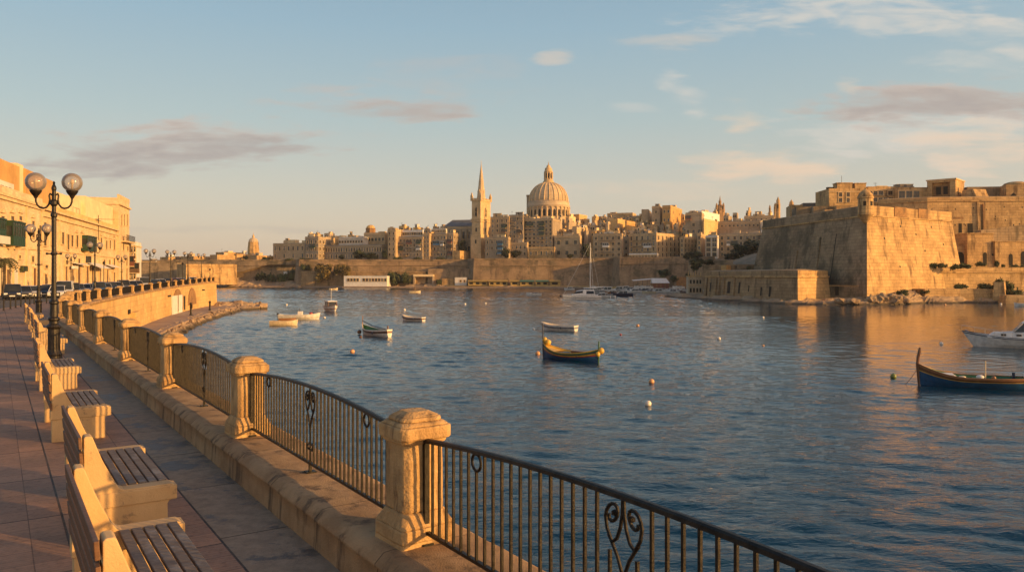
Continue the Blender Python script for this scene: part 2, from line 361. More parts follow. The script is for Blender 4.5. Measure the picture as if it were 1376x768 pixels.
def m_paving():
    m = NT('red_brown_paving'); p = m.pos(rnd=False)
    br = m.n('ShaderNodeTexBrick'); m.l(m.uv(), br.inputs['Vector']); br.offset = 0.0; br.inputs['Scale'].default_value = 1
    br.inputs['Brick Width'].default_value = 1.75; br.inputs['Row Height'].default_value = 1.15
    br.inputs['Mortar Size'].default_value = .012; br.inputs['Mortar Smooth'].default_value = .2
    br.inputs['Color1'].default_value = (.47, .25, .14, 1); br.inputs['Color2'].default_value = (.34, .205, .13, 1); br.inputs['Mortar'].default_value = (.05, .035, .025, 1)
    n = m.noise(p, 1.1, 7, .75); n2 = m.noise(p, 14, 5, .75); n3 = m.noise(p, 70, 3)
    b2 = m.n('ShaderNodeTexBrick'); m.l(m.uv(), b2.inputs['Vector']); b2.offset = 0.0; b2.inputs['Scale'].default_value = 1
    b2.inputs['Brick Width'].default_value = .35; b2.inputs['Row Height'].default_value = .2875; b2.inputs['Mortar Size'].default_value = .005
    b2.inputs['Color1'].default_value = (1.08, 1.05, 1.02, 1); b2.inputs['Color2'].default_value = (.74, .74, .76, 1); b2.inputs['Mortar'].default_value = (.45, .42, .40, 1)
    base_ = m.mix(1.0, br.outputs[0], b2.outputs[0], 'MULTIPLY')
    col = m.mix(m.math('MULTIPLY', m.ramp(n, .42, .62), .5), base_, (.20, .13, .085))
    col = m.mix(m.math('MULTIPLY', m.ramp(n2, .48, .70), .45), col, (.11, .07, .045))
    sx = m.n('ShaderNodeSeparateXYZ'); m.l(m.uv(), sx.inputs[0])
    w = m.math('SINE', m.math('MULTIPLY', sx.outputs[0], 2 * math.pi / .052))
    col = m.mix(m.math('MULTIPLY', m.ramp(w, .2, .9), .16), col, (.09, .06, .045))
    m.col(col); m.rough(m.math('ADD', m.math('MULTIPLY', n2, .4), .5))
    m.bump(m.math('ADD', m.math('ADD', m.math('MULTIPLY', br.outputs['Fac'], -1.2), m.math('MULTIPLY', n3, .35)), m.math('ADD', m.math('MULTIPLY', n2, .6), m.math('ADD', m.math('MULTIPLY', w, .12), m.math('MULTIPLY', b2.outputs['Fac'], -.8)))), .8, .012)
    return m.mat
def m_strip():
    m = NT('stained_concrete'); p = m.pos(rnd=False)
    n = m.noise(p, .8, 6, .65, .1); n2 = m.noise(p, 7, 5, .7); n3 = m.noise(p, 50, 3)
    col = m.mix(m.ramp(n2, .3, .7), (.37, .275, .18), (.25, .185, .12))
    st = m.noise(m.pos((1, 1, 1), False), 1.3, 7, .75, .2)
    col = m.mix(m.math('MULTIPLY', m.ramp(st, .52, .60), .8), col, (.06, .053, .047))
    br = m.n('ShaderNodeTexBrick'); m.l(m.uv(), br.inputs['Vector']); br.offset = 0.0; br.inputs['Scale'].default_value = 1
    br.inputs['Brick Width'].default_value = 1.9; br.inputs['Row Height'].default_value = 5; br.inputs['Mortar Size'].default_value = .010
    br.inputs['Color1'].default_value = (1, 1, 1, 1); br.inputs['Color2'].default_value = (.9, .9, .9, 1); br.inputs['Mortar'].default_value = (.3, .28, .25, 1)
    col = m.mix(1.0, col, br.outputs[0], 'MULTIPLY')
    m.col(col); m.rough(m.math('SUBTRACT', .85, m.math('MULTIPLY', m.ramp(st, .5, .62), .4)))
    m.bump(m.math('ADD', m.math('ADD', n3, n2), m.math('MULTIPLY', br.outputs['Fac'], -1)), .5, .010); return m.mat
def m_wood():
    m = NT('weathered_bench_wood'); tc = m.n('ShaderNodeTexCoord'); 
    oi = m.n('ShaderNodeObjectInfo'); a = m.n('ShaderNodeVectorMath', operation='ADD'); m.l(tc.outputs['Object'], a.inputs[0]); m.l(m.math('MULTIPLY', oi.outputs['Random'], 31.0), a.inputs[1])
    s = m.n('ShaderNodeVectorMath', operation='MULTIPLY'); m.l(a.outputs[0], s.inputs[0]); s.inputs[1].default_value = (26, 2.0, 26)
    g = m.noise(s.outputs[0], 1.6, 6, .7, .8); n = m.noise(a.outputs[0], 3.5, 5, .7)
    col = m.mix(m.ramp(g, .3, .7), (.115, .085, .062), (.21, .17, .135))
    col = m.mix(m.math('MULTIPLY', m.ramp(n, .48, .66), .75), col, (.29, .265, .235))
    m.col(col); m.rough(.7); m.bump(m.math('ADD', g, m.math('MULTIPLY', n, .3)), .8, .006); return m.mat
def m_varnish():
    m = NT('brown_bench_back_wood'); a = m.pos((26, 2, 26)); g = m.noise(a, 1.5, 5, .7, .6); n = m.noise(m.pos(), 4, 5, .7)
    col = m.mix(m.ramp(g, .3, .7), (.11, .05, .022), (.19, .09, .042)); col = m.mix(m.math('MULTIPLY', m.ramp(n, .5, .7), .5), col, (.14, .11, .085))
    m.col(col); m.rough(.6); m.bump(g, .6, .005); return m.mat
def m_bench():
    m = NT('painted_bench_concrete'); p = m.pos(); n = m.noise(p, 2.2, 6, .65); n2 = m.noise(p, 16, 5, .7); n3 = m.noise(p, 70, 3)
    col = m.mix(m.ramp(n, .3, .7), (.62, .42, .205), (.53, .34, .155))
    col = m.mix(m.math('MULTIPLY', m.ramp(m.math('MULTIPLY', n, n2), .31, .40), .55), col, (.16, .12, .08))
    m.col(col); m.rough(.85); m.bump(m.math('ADD', n2, m.math('MULTIPLY', n3, .5)), .6, .008); return m.mat
def m_asphalt():
    m = NT('asphalt'); p = m.pos(rnd=False); n = m.noise(p, .4, 5); n2 = m.noise(p, 20, 3)
    m.col(m.mix(m.ramp(n, .3, .7), (.060, .055, .052), (.10, .09, .08))); m.rough(.85); m.bump(n2, .4, .01); return m.mat
def m_rock():
    m = NT('shore_rock'); p = m.pos(rnd=False); n = m.noise(p, .22, 6, .65); n2 = m.noise(p, 1.3, 6, .7); n3 = m.noise(m.pos((.3, .3, 3), False), .8, 5, .7)
    g = m.n('ShaderNodeNewGeometry'); sx = m.n('ShaderNodeSeparateXYZ'); m.l(g.outputs['Position'], sx.inputs[0])
    col = m.mix(m.ramp(n, .35, .65), (.47, .33, .19), (.33, .22, .13)); col = m.mix(m.math('MULTIPLY', m.ramp(n2, .5, .7), .8), col, (.12, .085, .05))
    col = m.mix(m.math('MULTIPLY', m.ramp(n3, .52, .66), .5), col, (.15, .105, .065))
    wet = m.ramp(sx.outputs[2], -4.15, -4.6); col = m.mix(m.math('MULTIPLY', wet, .85), col, (.035, .03, .018))
    m.col(col); m.rough(.9); m.bump(m.math('ADD', n2, n3), .9, .35); return m.mat
def m_scrub():
    m = NT('scrubby_hillside'); p = m.pos(rnd=False); n = m.noise(p, .06, 6, .7); n2 = m.noise(p, .5, 6, .7)
    col = m.mix(m.ramp(n, .38, .6), (.34, .25, .16), (.20, .15, .09)); col = m.mix(m.math('MULTIPLY', m.ramp(n2, .48, .6), .8), col, (.05, .052, .022))
    m.col(col); m.rough(.95); m.bump(n2, .8, .3); return m.mat
def m_quay():
    m = NT('quay_paving'); p = m.pos(rnd=False); n = m.noise(p, .3, 6, .65); n2 = m.noise(p, 2, 5, .7)
    col = m.mix(m.ramp(n, .35, .65), (.38, .27, .19), (.27, .19, .14)); col = m.mix(m.math('MULTIPLY', m.ramp(n2, .5, .7), .5), col, (.17, .12, .085))
    m.col(col); m.rough(.85); m.bump(n2, .5, .05); return m.mat
def m_water():
    m = NT('harbour_water'); g = m.n('ShaderNodeNewGeometry'); P = g.outputs['Position']
    def sc(v, rz=0):
        q = m.n('ShaderNodeMapping'); m.l(P, q.inputs[0]); q.inputs['Scale'].default_value = v; q.inputs['Rotation'].default_value = (0, 0, rz); return q.outputs[0]
    a = m.noise(sc((.42, .95, 1), R(8)), 1.0, 3, .5, .6)
    b = m.noise(sc((1.9, 4.2, 1), R(-6)), 1.0, 4, .6, .5)
    c = m.noise(sc((.10, .20, 1), R(20)), 1.0, 3, .5, .4)
    d = m.noise(sc((.012, .03, 1)), 1.0, 3, .5, .3)
    sp = m.n('ShaderNodeSeparateXYZ'); m.l(P, sp.inputs[0])
    calm = m.math('ADD', m.math('MULTIPLY', m.ramp(d, .38, .62), .4), .45)
    lee = m.ramp(m.math('SUBTRACT', sp.outputs[0], m.math('MULTIPLY', sp.outputs[1], .27)), -6, 16)   # sheltered water under the fort
    far = m.ramp(sp.outputs[1], 30, 90)
    calm = m.math('MULTIPLY', calm, m.math('SUBTRACT', 1.0, m.math('MULTIPLY', m.math('MULTIPLY', lee, far), .72)))
    h = m.math('ADD', m.math('MULTIPLY', a, .03), m.math('MULTIPLY', b, .07))
    h = m.math('MULTIPLY', h, calm)
    m.col((.002, .030, .062)); m.rough(.04); m.b.inputs['IOR'].default_value = 1.333
    m.bump(h, 1.0, 1.0); return m.mat
M['paving'] = m_paving(); M['strip'] = m_strip(); M['wood'] = m_wood(); M['backwood'] = m_varnish(); M['bench'] = m_bench(); M['asphalt'] = m_asphalt()
M['rock'] = m_rock(); M['scrub'] = m_scrub(); M['quay'] = m_quay(); M['water'] = m_water()
def m_globe():
    m = NT('smoky_glass_globe'); tr = m.n('ShaderNodeBsdfTransparent'); tr.inputs[0].default_value = (.95, .90, .84, 1)
    tl = m.n('ShaderNodeBsdfTranslucent'); tl.inputs[0].default_value = (.82, .72, .63, 1); df = m.n('ShaderNodeBsdfDiffuse'); df.inputs[0].default_value = (.68, .59, .52, 1)
    gl = m.n('ShaderNodeBsdfGlossy'); gl.inputs['Roughness'].default_value = .12; fr = m.n('ShaderNodeFresnel'); fr.inputs[0].default_value = 1.45
    lw = m.n('ShaderNodeLayerWeight'); lw.inputs[0].default_value = .45
    a = m.n('ShaderNodeMixShader'); a.inputs[0].default_value = .5; m.l(tl.outputs[0], a.inputs[1]); m.l(df.outputs[0], a.inputs[2])
    b = m.n('ShaderNodeMixShader'); m.l(m.math('ADD', m.math('MULTIPLY', lw.outputs['Facing'], .5), .34), b.inputs[0]); m.l(tr.outputs[0], b.inputs[1]); m.l(a.outputs[0], b.inputs[2])
    c = m.n('ShaderNodeMixShader'); m.l(fr.outputs[0], c.inputs[0]); m.l(b.outputs[0], c.inputs[1]); m.l(gl.outputs[0], c.inputs[2]); m.l(c.outputs[0], m.out.inputs[0])
    return m.mat
M['globe'] = m_globe()
# ================================================================== WATER AND LAND OF THE NEAR SIDE
def struct(name, mb, mats, **k):
    o = mb.build(name, mats, **k); o['kind'] = 'structure'; return o
import numpy as np
def water_mesh():
    rs = np.random.RandomState(5); comps = []
    for k in range(46):
        lam = 0.5 * (3.6 / 0.5) ** (k / 45.0); ang = math.radians(-105 + rs.normal(0, 27)); kk = 2 * math.pi / lam
        slope = .030 * (1.0 if lam < 1.3 else (1.3 / lam) ** .8); comps.append((kk * math.cos(ang), kk * math.sin(ang), slope / kk, rs.uniform(0, 6.28), lam))
    def height(x, y, dx):
        z = np.zeros_like(x)
        for kx_, ky_, a, ph, lam in comps:
            if lam < dx * 2.2: continue
            z += a * np.sin(kx_ * x + ky_ * y + ph + .6 * np.sin(x * .05 + ph) + .5 * np.sin(y * .043 + 2 * ph))
        gust = .74 + .20 * np.sin(x * .021 + 1.3 * np.sin(y * .017) + 1) * np.sin(y * .031 + .9 * np.sin(x * .023)) + .20 * np.sin(x * .043 + 2 * np.sin(y * .031)) * np.sin(y * .11 + 1.7 * np.sin(x * .019))
        lee = np.clip((x - .27 * y + 4) / 20, 0, 1) * np.clip((y - 35) / 60, 0, 1)
        return z * gust * (1 - .66 * lee) * (1 + 1.1 * np.clip((y - 110) / 200, 0, 1))
    V = []; Fc = []; off_ = 0
    zones = [(-60, 130, -4, 140, .21), (-190, 280, 140, 500, .55)]
    for x0, x1, y0, y1, dx in zones:
        nx, ny = int((x1 - x0) / dx) + 1, int((y1 - y0) / dx) + 1
        X_, Y_ = np.meshgrid(np.linspace(x0, x1, nx), np.linspace(y0, y1, ny)); Zz = height(X_, Y_, dx)
        edge = np.minimum(np.minimum(X_ - x0, x1 - X_), np.minimum(Y_ - y0, y1 - Y_)) ; Zz *= np.clip(edge / 3.0, 0, 1)
        V.append(np.stack([X_, Y_, Zz + WZ], -1).reshape(-1, 3))
        I = (np.arange(ny - 1)[:, None] * nx + np.arange(nx - 1)[None, :]).reshape(-1) + off_; Fc.append(np.stack([I, I + 1, I + nx + 1, I + nx], -1)); off_ += nx * ny
    quads = [(-8000, 8000, -900, -4), (-8000, -60, -4, 140), (130, 8000, -4, 140), (-8000, -190, 140, 500), (280, 8000, 140, 500), (-8000, 8000, 500, 12000)]
    for a, b, c, d in quads:
        V.append(np.array([(a, c, WZ), (b, c, WZ), (b, d, WZ), (a, d, WZ)], float)); Fc.append(np.array([[off_, off_ + 1, off_ + 2, off_ + 3]])); off_ += 4
    V = np.concatenate(V).astype('f4'); Fc = np.concatenate(Fc).astype('i4')
    me = bpy.data.meshes.new('harbour_water'); me.vertices.add(len(V)); me.vertices.foreach_set('co', V.ravel()); me.loops.add(Fc.size); me.loops.foreach_set('vertex_index', Fc.ravel())
    me.polygons.add(len(Fc)); me.polygons.foreach_set('loop_start', np.arange(0, Fc.size, 4, dtype='i4')); me.polygons.foreach_set('loop_total', np.full(len(Fc), 4, 'i4')); me.polygons.foreach_set('use_smooth', np.ones(len(Fc), bool))
    me.update(calc_edges=True); me.validate(); me.materials.append(M['water']); return me
o = link('harbour_water', water_mesh()); o['kind'] = 'structure'

# the promenade edge: a path of rail points (x, y, ledge top z)
D0 = Vector((-.552, .834)); P1 = Vector((-.765, 6.12))
SDIST = [0, 4.84, 10.0, 15.5, 21.2, 26.9, 32.4, 38.0]
straight = [P1 + D0 * s for s in SDIST]
curve_px = [(94, 53.0, .34), (104, 57.5, .32), (116.5, 62.5, .30), (131, 69, .28), (146, 76, .26), (160.5, 84, .26), (177, 93, .28), (190, 101, .33), (202.5, 109, .38), (214, 117, .46), (225.5, 125, .55),
            (235.5, 132, .62), (245, 139, .70), (254.5, 146, .80), (263, 152, .88), (271, 157.5, .98), (277, 161.5, 1.05), (283, 165.5, 1.10), (288, 168.5, 1.13)]
curve = [(X(px, d), d, z) for px, d, z in curve_px]
PIERS = [(p.x, p.y, .35) for p in straight] + [(lerp(straight[-1].x, curve[0][0], t), lerp(straight[-1].y, curve[0][1], t), .345) for t in (.34, .67)] + curve
back = [(P1.x - D0.x * s, P1.y - D0.y * s, .35) for s in (42, 37, 32, 27, 22, 17.2, 12.3, 7.6, 3.9)]   # behind and below the frame
back = [(P1.x - D0.x * s, P1.y - D0.y * s, .35) for s in (45, 34.5, 29.6, 24.6, 19.6, 14.7, 9.8, 4.88)]
PATH = back + PIERS
NB = len(back)
def path_dir(i):
    a = PATH[max(i - 1, 0)]; b = PATH[min(i + 1, len(PATH) - 1)]
    return Vector((b[0] - a[0], b[1] - a[1])).normalized()
def off(i, o, dz=0.0):      # o > 0 is inland (left of the path)
    t = path_dir(i); n = Vector((-t.y, t.x)); p = PATH[i]
    return (p[0] + n.x * o, p[1] + n.y * o, p[2] - .35 + dz)
# denser samples for the swept shapes
def sweep(mb, prof, i0=0, i1=None, closed=False, mi=0):
    i1 = len(PATH) if i1 is None else i1
    rows = [[off(i, o, z) for (o, z) in prof] for i in range(i0, i1)]
    if closed: rows = [r + [r[0]] for r in rows]
    mb.grid(rows, mi)
# paving, concrete strip, road
s = MB(); sweep(s, [(1.02, .004), (5.3, .004), (5.3, -.15)]); struct('promenade_paving', s, M['paving'])
# uv rows along the rail for the near paving: rebuild uv in path coordinates
def path_uv(o):
    me = o.data; uv = me.uv_layers[0].data
    n = Vector((-D0.y, D0.x))
    for p in me.polygons:
        for li in p.loop_indices:
            c = me.vertices[me.loops[li].vertex_index].co; q = Vector((c.x, c.y)) - P1
            uv[li].uv = (q.dot(D0), q.dot(n) - 1.03)
path_uv(bpy.data.objects['promenade_paving'])
s = MB(); sweep(s, [(.30, .0), (1.02, .0)]); o = struct('concrete_strip', s, M['strip']); path_uv(o)
s = MB(); sweep(s, [(5.2, -.13), (30, -.13), (120, -.13)]); struct('road', s, M['asphalt'])
s = MB()
nP = len(PATH)
lastl = off(nP - 1, 120, -.13)
s.prism([off(nP-1, 120)[:2], off(nP-1, .0)[:2], (off(nP-1, 0)[0] - 4, off(nP-1, 0)[1] + 8), (-260, 215)],
        [off(nP-1, 120)[:2], off(nP-1, .0)[:2], (off(nP-1, 0)[0] - 4, off(nP-1, 0)[1] + 8), (-260, 215)], .64, -6)
struct('headland_ground', s, M['asphalt'])

# sea wall with its ledge coping
wall = MB()
sweep(wall, [(-.42, .10), (-.40, .08), (-.46, -3), (-.62, -6.5)])
# end face of the wall
e = nP - 1
a, b = off(e, -.40, .35), off(e, 5.0, .35)
wall.add([off(e, -.40, .2), off(e, -.62, -6.5), off(e, 60, -6.5), off(e, 60, -.13)], [(0, 1, 2, 3)])
sw = thing('sea_wall', 'long curved golden limestone sea wall carrying the promenade railing', 'sea wall', off(NB, 0))
def lp(mb, o): return mb
def child_world(mb, name, mats, parent, **k):
    loc = Vector(parent.location); rz = parent.rotation_euler.z
    if rz:
        Mi = Matrix.Rotation(-rz, 3, 'Z'); mb.v = [tuple(Mi @ (Vector(p) - loc)) for p in mb.v]
    else: mb.v = [tuple(Vector(p) - loc) for p in mb.v]
    return mb.build(name, mats, parent, **k)
child_world(wall, 'wall_face', M['seawall'], sw, recalc=False)
cprof = [(.40, -.02), (.39, .12), (.385, .235), (.405, .25), (.405, .275), (.36, .318), (.33, .345), (.28, .352), (.1, .352), (-.1, .352), (-.3, .352), (-.43, .352), (-.475, .33), (-.475, .16), (-.40, .10)]
cop = MB(); rows_ = []
for i in range(nP - 1):
    near = NB - 2 <= i <= NB + 3; m_ = 44 if near else (10 if i < NB + 8 else 2)
    A_, B_ = [off(i, o_, z_) for o_, z_ in cprof], [off(i + 1, o_, z_) for o_, z_ in cprof]
    for q_ in range(m_):
        t_ = q_ / m_; row = []
        for jx, (a_, b_) in enumerate(zip(A_, B_)):
            p = Vector(a_).lerp(Vector(b_), t_)
            if i < NB + 8:
                nv_ = noise.noise_vector(p * 2.2) * .007 + noise.noise_vector(p * 9.0) * .005; chip = max(0, noise.noise(p * 2.3 + Vector((9, 2, 4))) - .30) * .05
                nt = path_dir(i)
                if jx in (3, 4, 5, 6): p += Vector((nt.y, -nt.x, 0)) * chip; p.z -= chip * .5
                p += nv_ * (1.0 if near else .6)
            row.append(p)
        rows_.append(row)
rows_.append([Vector(off(nP - 1, o_, z_)) for o_, z_ in cprof]); cop.grid(rows_)
co_ = child_world(cop, 'coping', M['coping'], sw, recalc=False, smooth=True)
npf = len(cprof); uvl = co_.data.uv_layers[0].data; acc = [0.0]
for (o0, z0_), (o1, z1_) in zip(cprof, cprof[1:]): acc.append(acc[-1] + math.hypot(o1 - o0, z1_ - z0_))
dist_ = [0.0]
for ra, rb in zip(rows_, rows_[1:]): dist_.append(dist_[-1] + (Vector(rb[8]) - Vector(ra[8])).length)
for p in co_.data.polygons:
    for li in p.loop_indices: vi = co_.data.loops[li].vertex_index; uvl[li].uv = (dist_[vi // npf], acc[vi % npf] + .01)
# doors and patches in the wall above the quay
def wall_pt(px, z, prr=.0):   # point on sea face at pixel column px
    pts = [off(i, -.50 - prr, 0) for i in range(NB + 8, nP)]
    for p, q in zip(pts, pts[1:]):
        ka, kb = p[0] / p[1], q[0] / q[1]
        if ka <= kx(px) <= kb:
            t = (kx(px) - ka) / (kb - ka)
            # exact intersection
            dx, dy = q[0] - p[0], q[1] - p[1]; tt = (kx(px) * p[1] - p[0]) / (dx - kx(px) * dy)
            return Vector((p[0] + dx * tt, p[1] + dy * tt, z)), Vector((dx, dy)).normalized()
    p, q = pts[-2], pts[-1]; return Vector((q[0], q[1], z)), Vector((q[0]-p[0], q[1]-p[1])).normalized()
QZ = -3.9
def wall_box(name, px0, px1, z0, z1, mat, proud=.06, label=None, arch=False):
    a, t = wall_pt(px0, z0); b, _ = wall_pt(px1, z0); nrm = Vector((t.y, -t.x)); mb = MB()
    L = (b - a).xy.length; t = (b - a).xy.normalized(); nrm = Vector((t.y, -t.x))
    pts = [(0, z0), (L, z0), (L, z1), (0, z1)]
    if arch: pts = [(0, z0), (L, z0)] + [(L/2 + L/2 * math.cos(math.pi * k / 8), z1 - L*.35 + L*.35 * math.sin(math.pi * k / 8)) for k in range(9)]
    fr = [(a.x + t.x * u + nrm.x * proud, a.y + t.y * u + nrm.y * proud, z) for u, z in pts]
    bk = [(a.x + t.x * u - nrm.x * .3, a.y + t.y * u - nrm.y * .3, z) for u, z in pts]
    n = len(pts); mb.add(fr + bk, [tuple(range(n)), tuple(range(2*n-1, n-1, -1))] + [(i, n+i, n+(i+1) % n, (i+1) % n) for i in range(n)])
    o = child_world(mb, name, mat, sw)
    if label: o['label'] = label
    return o
M['scar'] = stone('exposed_orange_masonry', (.40, .22, .09), (.28, .15, .06), course=.35, blk=.6, mortar=.5, patch=2, stain_amt=.7, pits=.8, bumpd=.08)
wall_box('masonry_patch', 231.5, 246, QZ + 3.0, QZ + 4.1, M['scar'], .03, arch=True)
wall_box('masonry_patch', 252.5, 264, QZ + .9, QZ + 4.0, M['scar'], .03, arch=True)
wall_box('quay_door', 231, 238, QZ, QZ + 3.0, M['white'], .10, 'pale painted quay door, left of the pair')
wall_box('quay_door', 239.5, 244.5, QZ, QZ + 3.0, M['white'], .10, 'pale painted quay door, right of the pair')
wall_box('narrow_doorway', 247.2, 248.8, QZ + .2, QZ + 2.7, M['dark'], .04)
wall_box('narrow_doorway', 257, 258.5, QZ + .2, QZ + 2.5, M['dark'], .04, arch=True)
wall_box('buttress', 176, 182, QZ - .5, QZ + 2.1, M['seawall'], .5)
wall_box('drain_hole', 172.5, 175, -1.9, -1.4, M['dark'], .05)
wall_box('drain_hole', 272, 275, -.6, -.35, M['dark'], .05)
wall_box('drain_hole', 226, 229.5, -.95, -.7, M['dark'], .05)

# quay at the foot of the wall
qo = [(X(px, d), d) for px, d in ((30, 52), (150, 66), (205, 80), (230, 95), (255, 112), (280, 131), (300, 146), (318, 158))]
qi = [off(i, -.3)[:2] for i in range(NB + 6, nP)]
def resamp(pl, n):
    L = [0]
    for a, b in zip(pl, pl[1:]): L.append(L[-1] + math.hypot(b[0] - a[0], b[1] - a[1]))
    out = []
    for i in range(n):
        s_ = L[-1] * i / (n - 1); k = 0
        while k < len(pl) - 2 and L[k + 1] < s_: k += 1
        t = (s_ - L[k]) / max(1e-6, L[k + 1] - L[k]); out.append((lerp(pl[k][0], pl[k + 1][0], t), lerp(pl[k][1], pl[k + 1][1], t)))
    return out
qa, qb = resamp(qi, 40), resamp(qo, 40)
q = MB(); q.grid([[(a[0], a[1], QZ), (b[0], b[1], QZ), (b[0], b[1], -6.5)] for a, b in zip(qa, qb)]); struct('quay', q, M['quay'], recalc=False)
def rocks(name, outer, inner, n, wob=.5, freq=.55, mat='rock', kind='structure', seed=0, cols=7, crest=0.0):
    # outer/inner: polylines [(x,y,z)], a bank of broken rock between them
    def resample(pl, n):
        L = [0]
        for a, b in zip(pl, pl[1:]): L.append(L[-1] + (Vector(b) - Vector(a)).length)
        out = []
        for i in range(n):
            s_ = L[-1] * i / (n - 1); k = 0
            while k < len(pl) - 2 and L[k + 1] < s_: k += 1
            t = (s_ - L[k]) / max(1e-6, L[k + 1] - L[k]); out.append(Vector(pl[k]).lerp(Vector(pl[k + 1]), t))
        return out
    A, B = resample(outer, n), resample(inner, n); rows = []
    for i in range(n):
        row = []
        for j in range(cols):
            t = j / (cols - 1); p = A[i].lerp(B[i], t); p.z += crest * math.sin(math.pi * min(1, t * 1.25))
            q_ = Vector((p.x * freq, p.y * freq, seed)); nz = noise.fractal(q_, .9, 2.1, 4); cell = noise.cell(Vector((p.x * freq * 1.3, p.y * freq * .9, seed)))
            amp = wob * (1 if 0 < j < cols - 1 else .45)
            p.z += nz * amp + (cell - .5) * amp * .8
            v = noise.noise_vector(q_ * 1.7); p.x += v.x * amp * .9; p.y += v.y * amp * .9
            row.append(p)
        rows.append(row)
    mb = MB(); mb.grid(rows); o = mb.build(name, M[mat], recalc=False)
    if kind: o['kind'] = kind
    return o
ro = [(x + 2.0, y - .8, -5.3) for x, y in qo]; ri = [(x - .9, y + .5, QZ + .12) for x, y in qo]
rocks('quay_edge_rock', ro, ri, 220, .30, .9, seed=3, crest=.55)
# low rocky point beyond the wall
pt = [(X(px, d), d) for px, d in ((288, 155), (318, 157), (340, 163), (358, 168))]
pb = [(X(px, d), d) for px, d in ((284, 190), (318, 192), (338, 184), (357, 172))]
rocks('rocky_point', [(x, y, -5.2) for x, y in pt], [(x, y, -5.2) for x, y in pb], 44, .45, .5, seed=9, cols=26, crest=1.9)
for px, d, hgt, lab in ((256.5, 124, 2.0, 'tall black mooring post on the quay beside the pale doors'), (282, 142, 1.7, 'black mooring post near the far end of the quay')):
    mb = MB(); mb.lathe([(.24, 0), (.24, .12), (.17, .2), (.16, hgt - .35), (.22, hgt - .3), (.22, hgt - .1), (.12, hgt)], 10)
    tag(mb.build('mooring_post', M['iron'], loc=(X(px, d), d, QZ), smooth=True), lab, 'mooring post')

# ================================================================== RAILING PIERS
def pier_meshes(h=1.0, big=True):
    def octa(w, c): return [(-w + c, -w), (w - c, -w), (w, -w + c), (w, w - c), (w - c, w), (-w + c, w), (-w, w - c), (-w, -w + c)]
    base = MB(); base.prism(octa(.232, .02), octa(.236, .02), .14, -.02); base.prism(octa(.186, .045), octa(.232, .02), .25, .14)
    shaft = MB(); shaft.prism(octa(.178, .045), octa(.182, .045), .78 * h, .25)
    cap = MB(); cap.prism(octa(.20, .045), octa(.196, .045), .80 * h, .765 * h); cap.prism(octa(.225, .045), octa(.225, .045), .90 * h, .80 * h)
    cap.prism(octa(.185, .06), octa(.215, .045), .93 * h, .90 * h); cap.prism(octa(.17, .06), octa(.18, .06), .965 * h, .93 * h)
    cap.prism(octa(.09, .03), octa(.165, .06), 1.0 * h, .965 * h)
    out = []
    for nm, mb_, bv in (('pier_base', base, .016), ('pier_shaft', shaft, .012), ('pier_cap', cap, .016)):
        me = mb_.mesh(nm, M['pier'], bevel=bv); bm = bmesh.new(); bm.from_mesh(me)
        bmesh.ops.triangulate(bm, faces=[f for f in bm.faces if len(f.verts) > 4])
        for _ in range(3): bmesh.ops.subdivide_edges(bm, edges=[e for e in bm.edges if e.calc_length() > .05], cuts=1, use_grid_fill=True)
        for v in bm.verts:
            q_ = v.co; dn = noise.fractal(q_ * 9, 1, 2, 4) * .0028 + min(0, .10 - noise.noise(q_ * 13 + Vector((3, 1, 7)))) * .010 - max(0, noise.noise(q_ * 5.2) - .3) * .03
            v.co = q_ + Vector((q_.x, q_.y, 0)).normalized() * dn if Vector((q_.x, q_.y)).length > .01 else q_
        bm.to_mesh(me); bm.free(); out.append(me)
    return out
PB, PS, PC = pier_meshes()
PIER_LAB = ['weathered limestone railing pier with a domed cap, nearest in full view', 'limestone railing pier just beyond the nearest one, lit on its right', 'limestone railing pier third from the foreground',
            'limestone railing pier fourth from the foreground, beside the red paving', 'limestone railing pier fifth from the foreground', 'limestone railing pier sixth from the foreground, right of the near lamp post',
            'limestone railing pier seventh from the foreground, right of the near lamp post', 'limestone railing pier eighth, the last of the straight stretch']
for i in range(NB - 1, nP):
    x, y, z = PATH[i]; t = path_dir(i); rz = math.atan2(t.y, t.x) + math.pi / 2 + R(3) * (1 if i < NB + 8 else 0)
    k = i - NB
    if k < 0: lab, grp = 'limestone railing pier just outside the lower right corner', 'limestone piers of the promenade railing'
    elif k < 8: lab, grp = PIER_LAB[k], 'limestone piers of the promenade railing'
    else: lab, grp = 'pale square pier on the curved sea wall, %s after the straight stretch' % ORD[k - 8], 'piers along the curved sea wall'
    r = thing('railing_pier', lab, 'pier', (x, y, z), rz, grp)
    for nme, me in (('pier_base', PB), ('pier_shaft', PS), ('pier_cap', PC)): link(nme, me, r)
    if k >= 8: r.scale = (1.35, 1.35, 1.02)

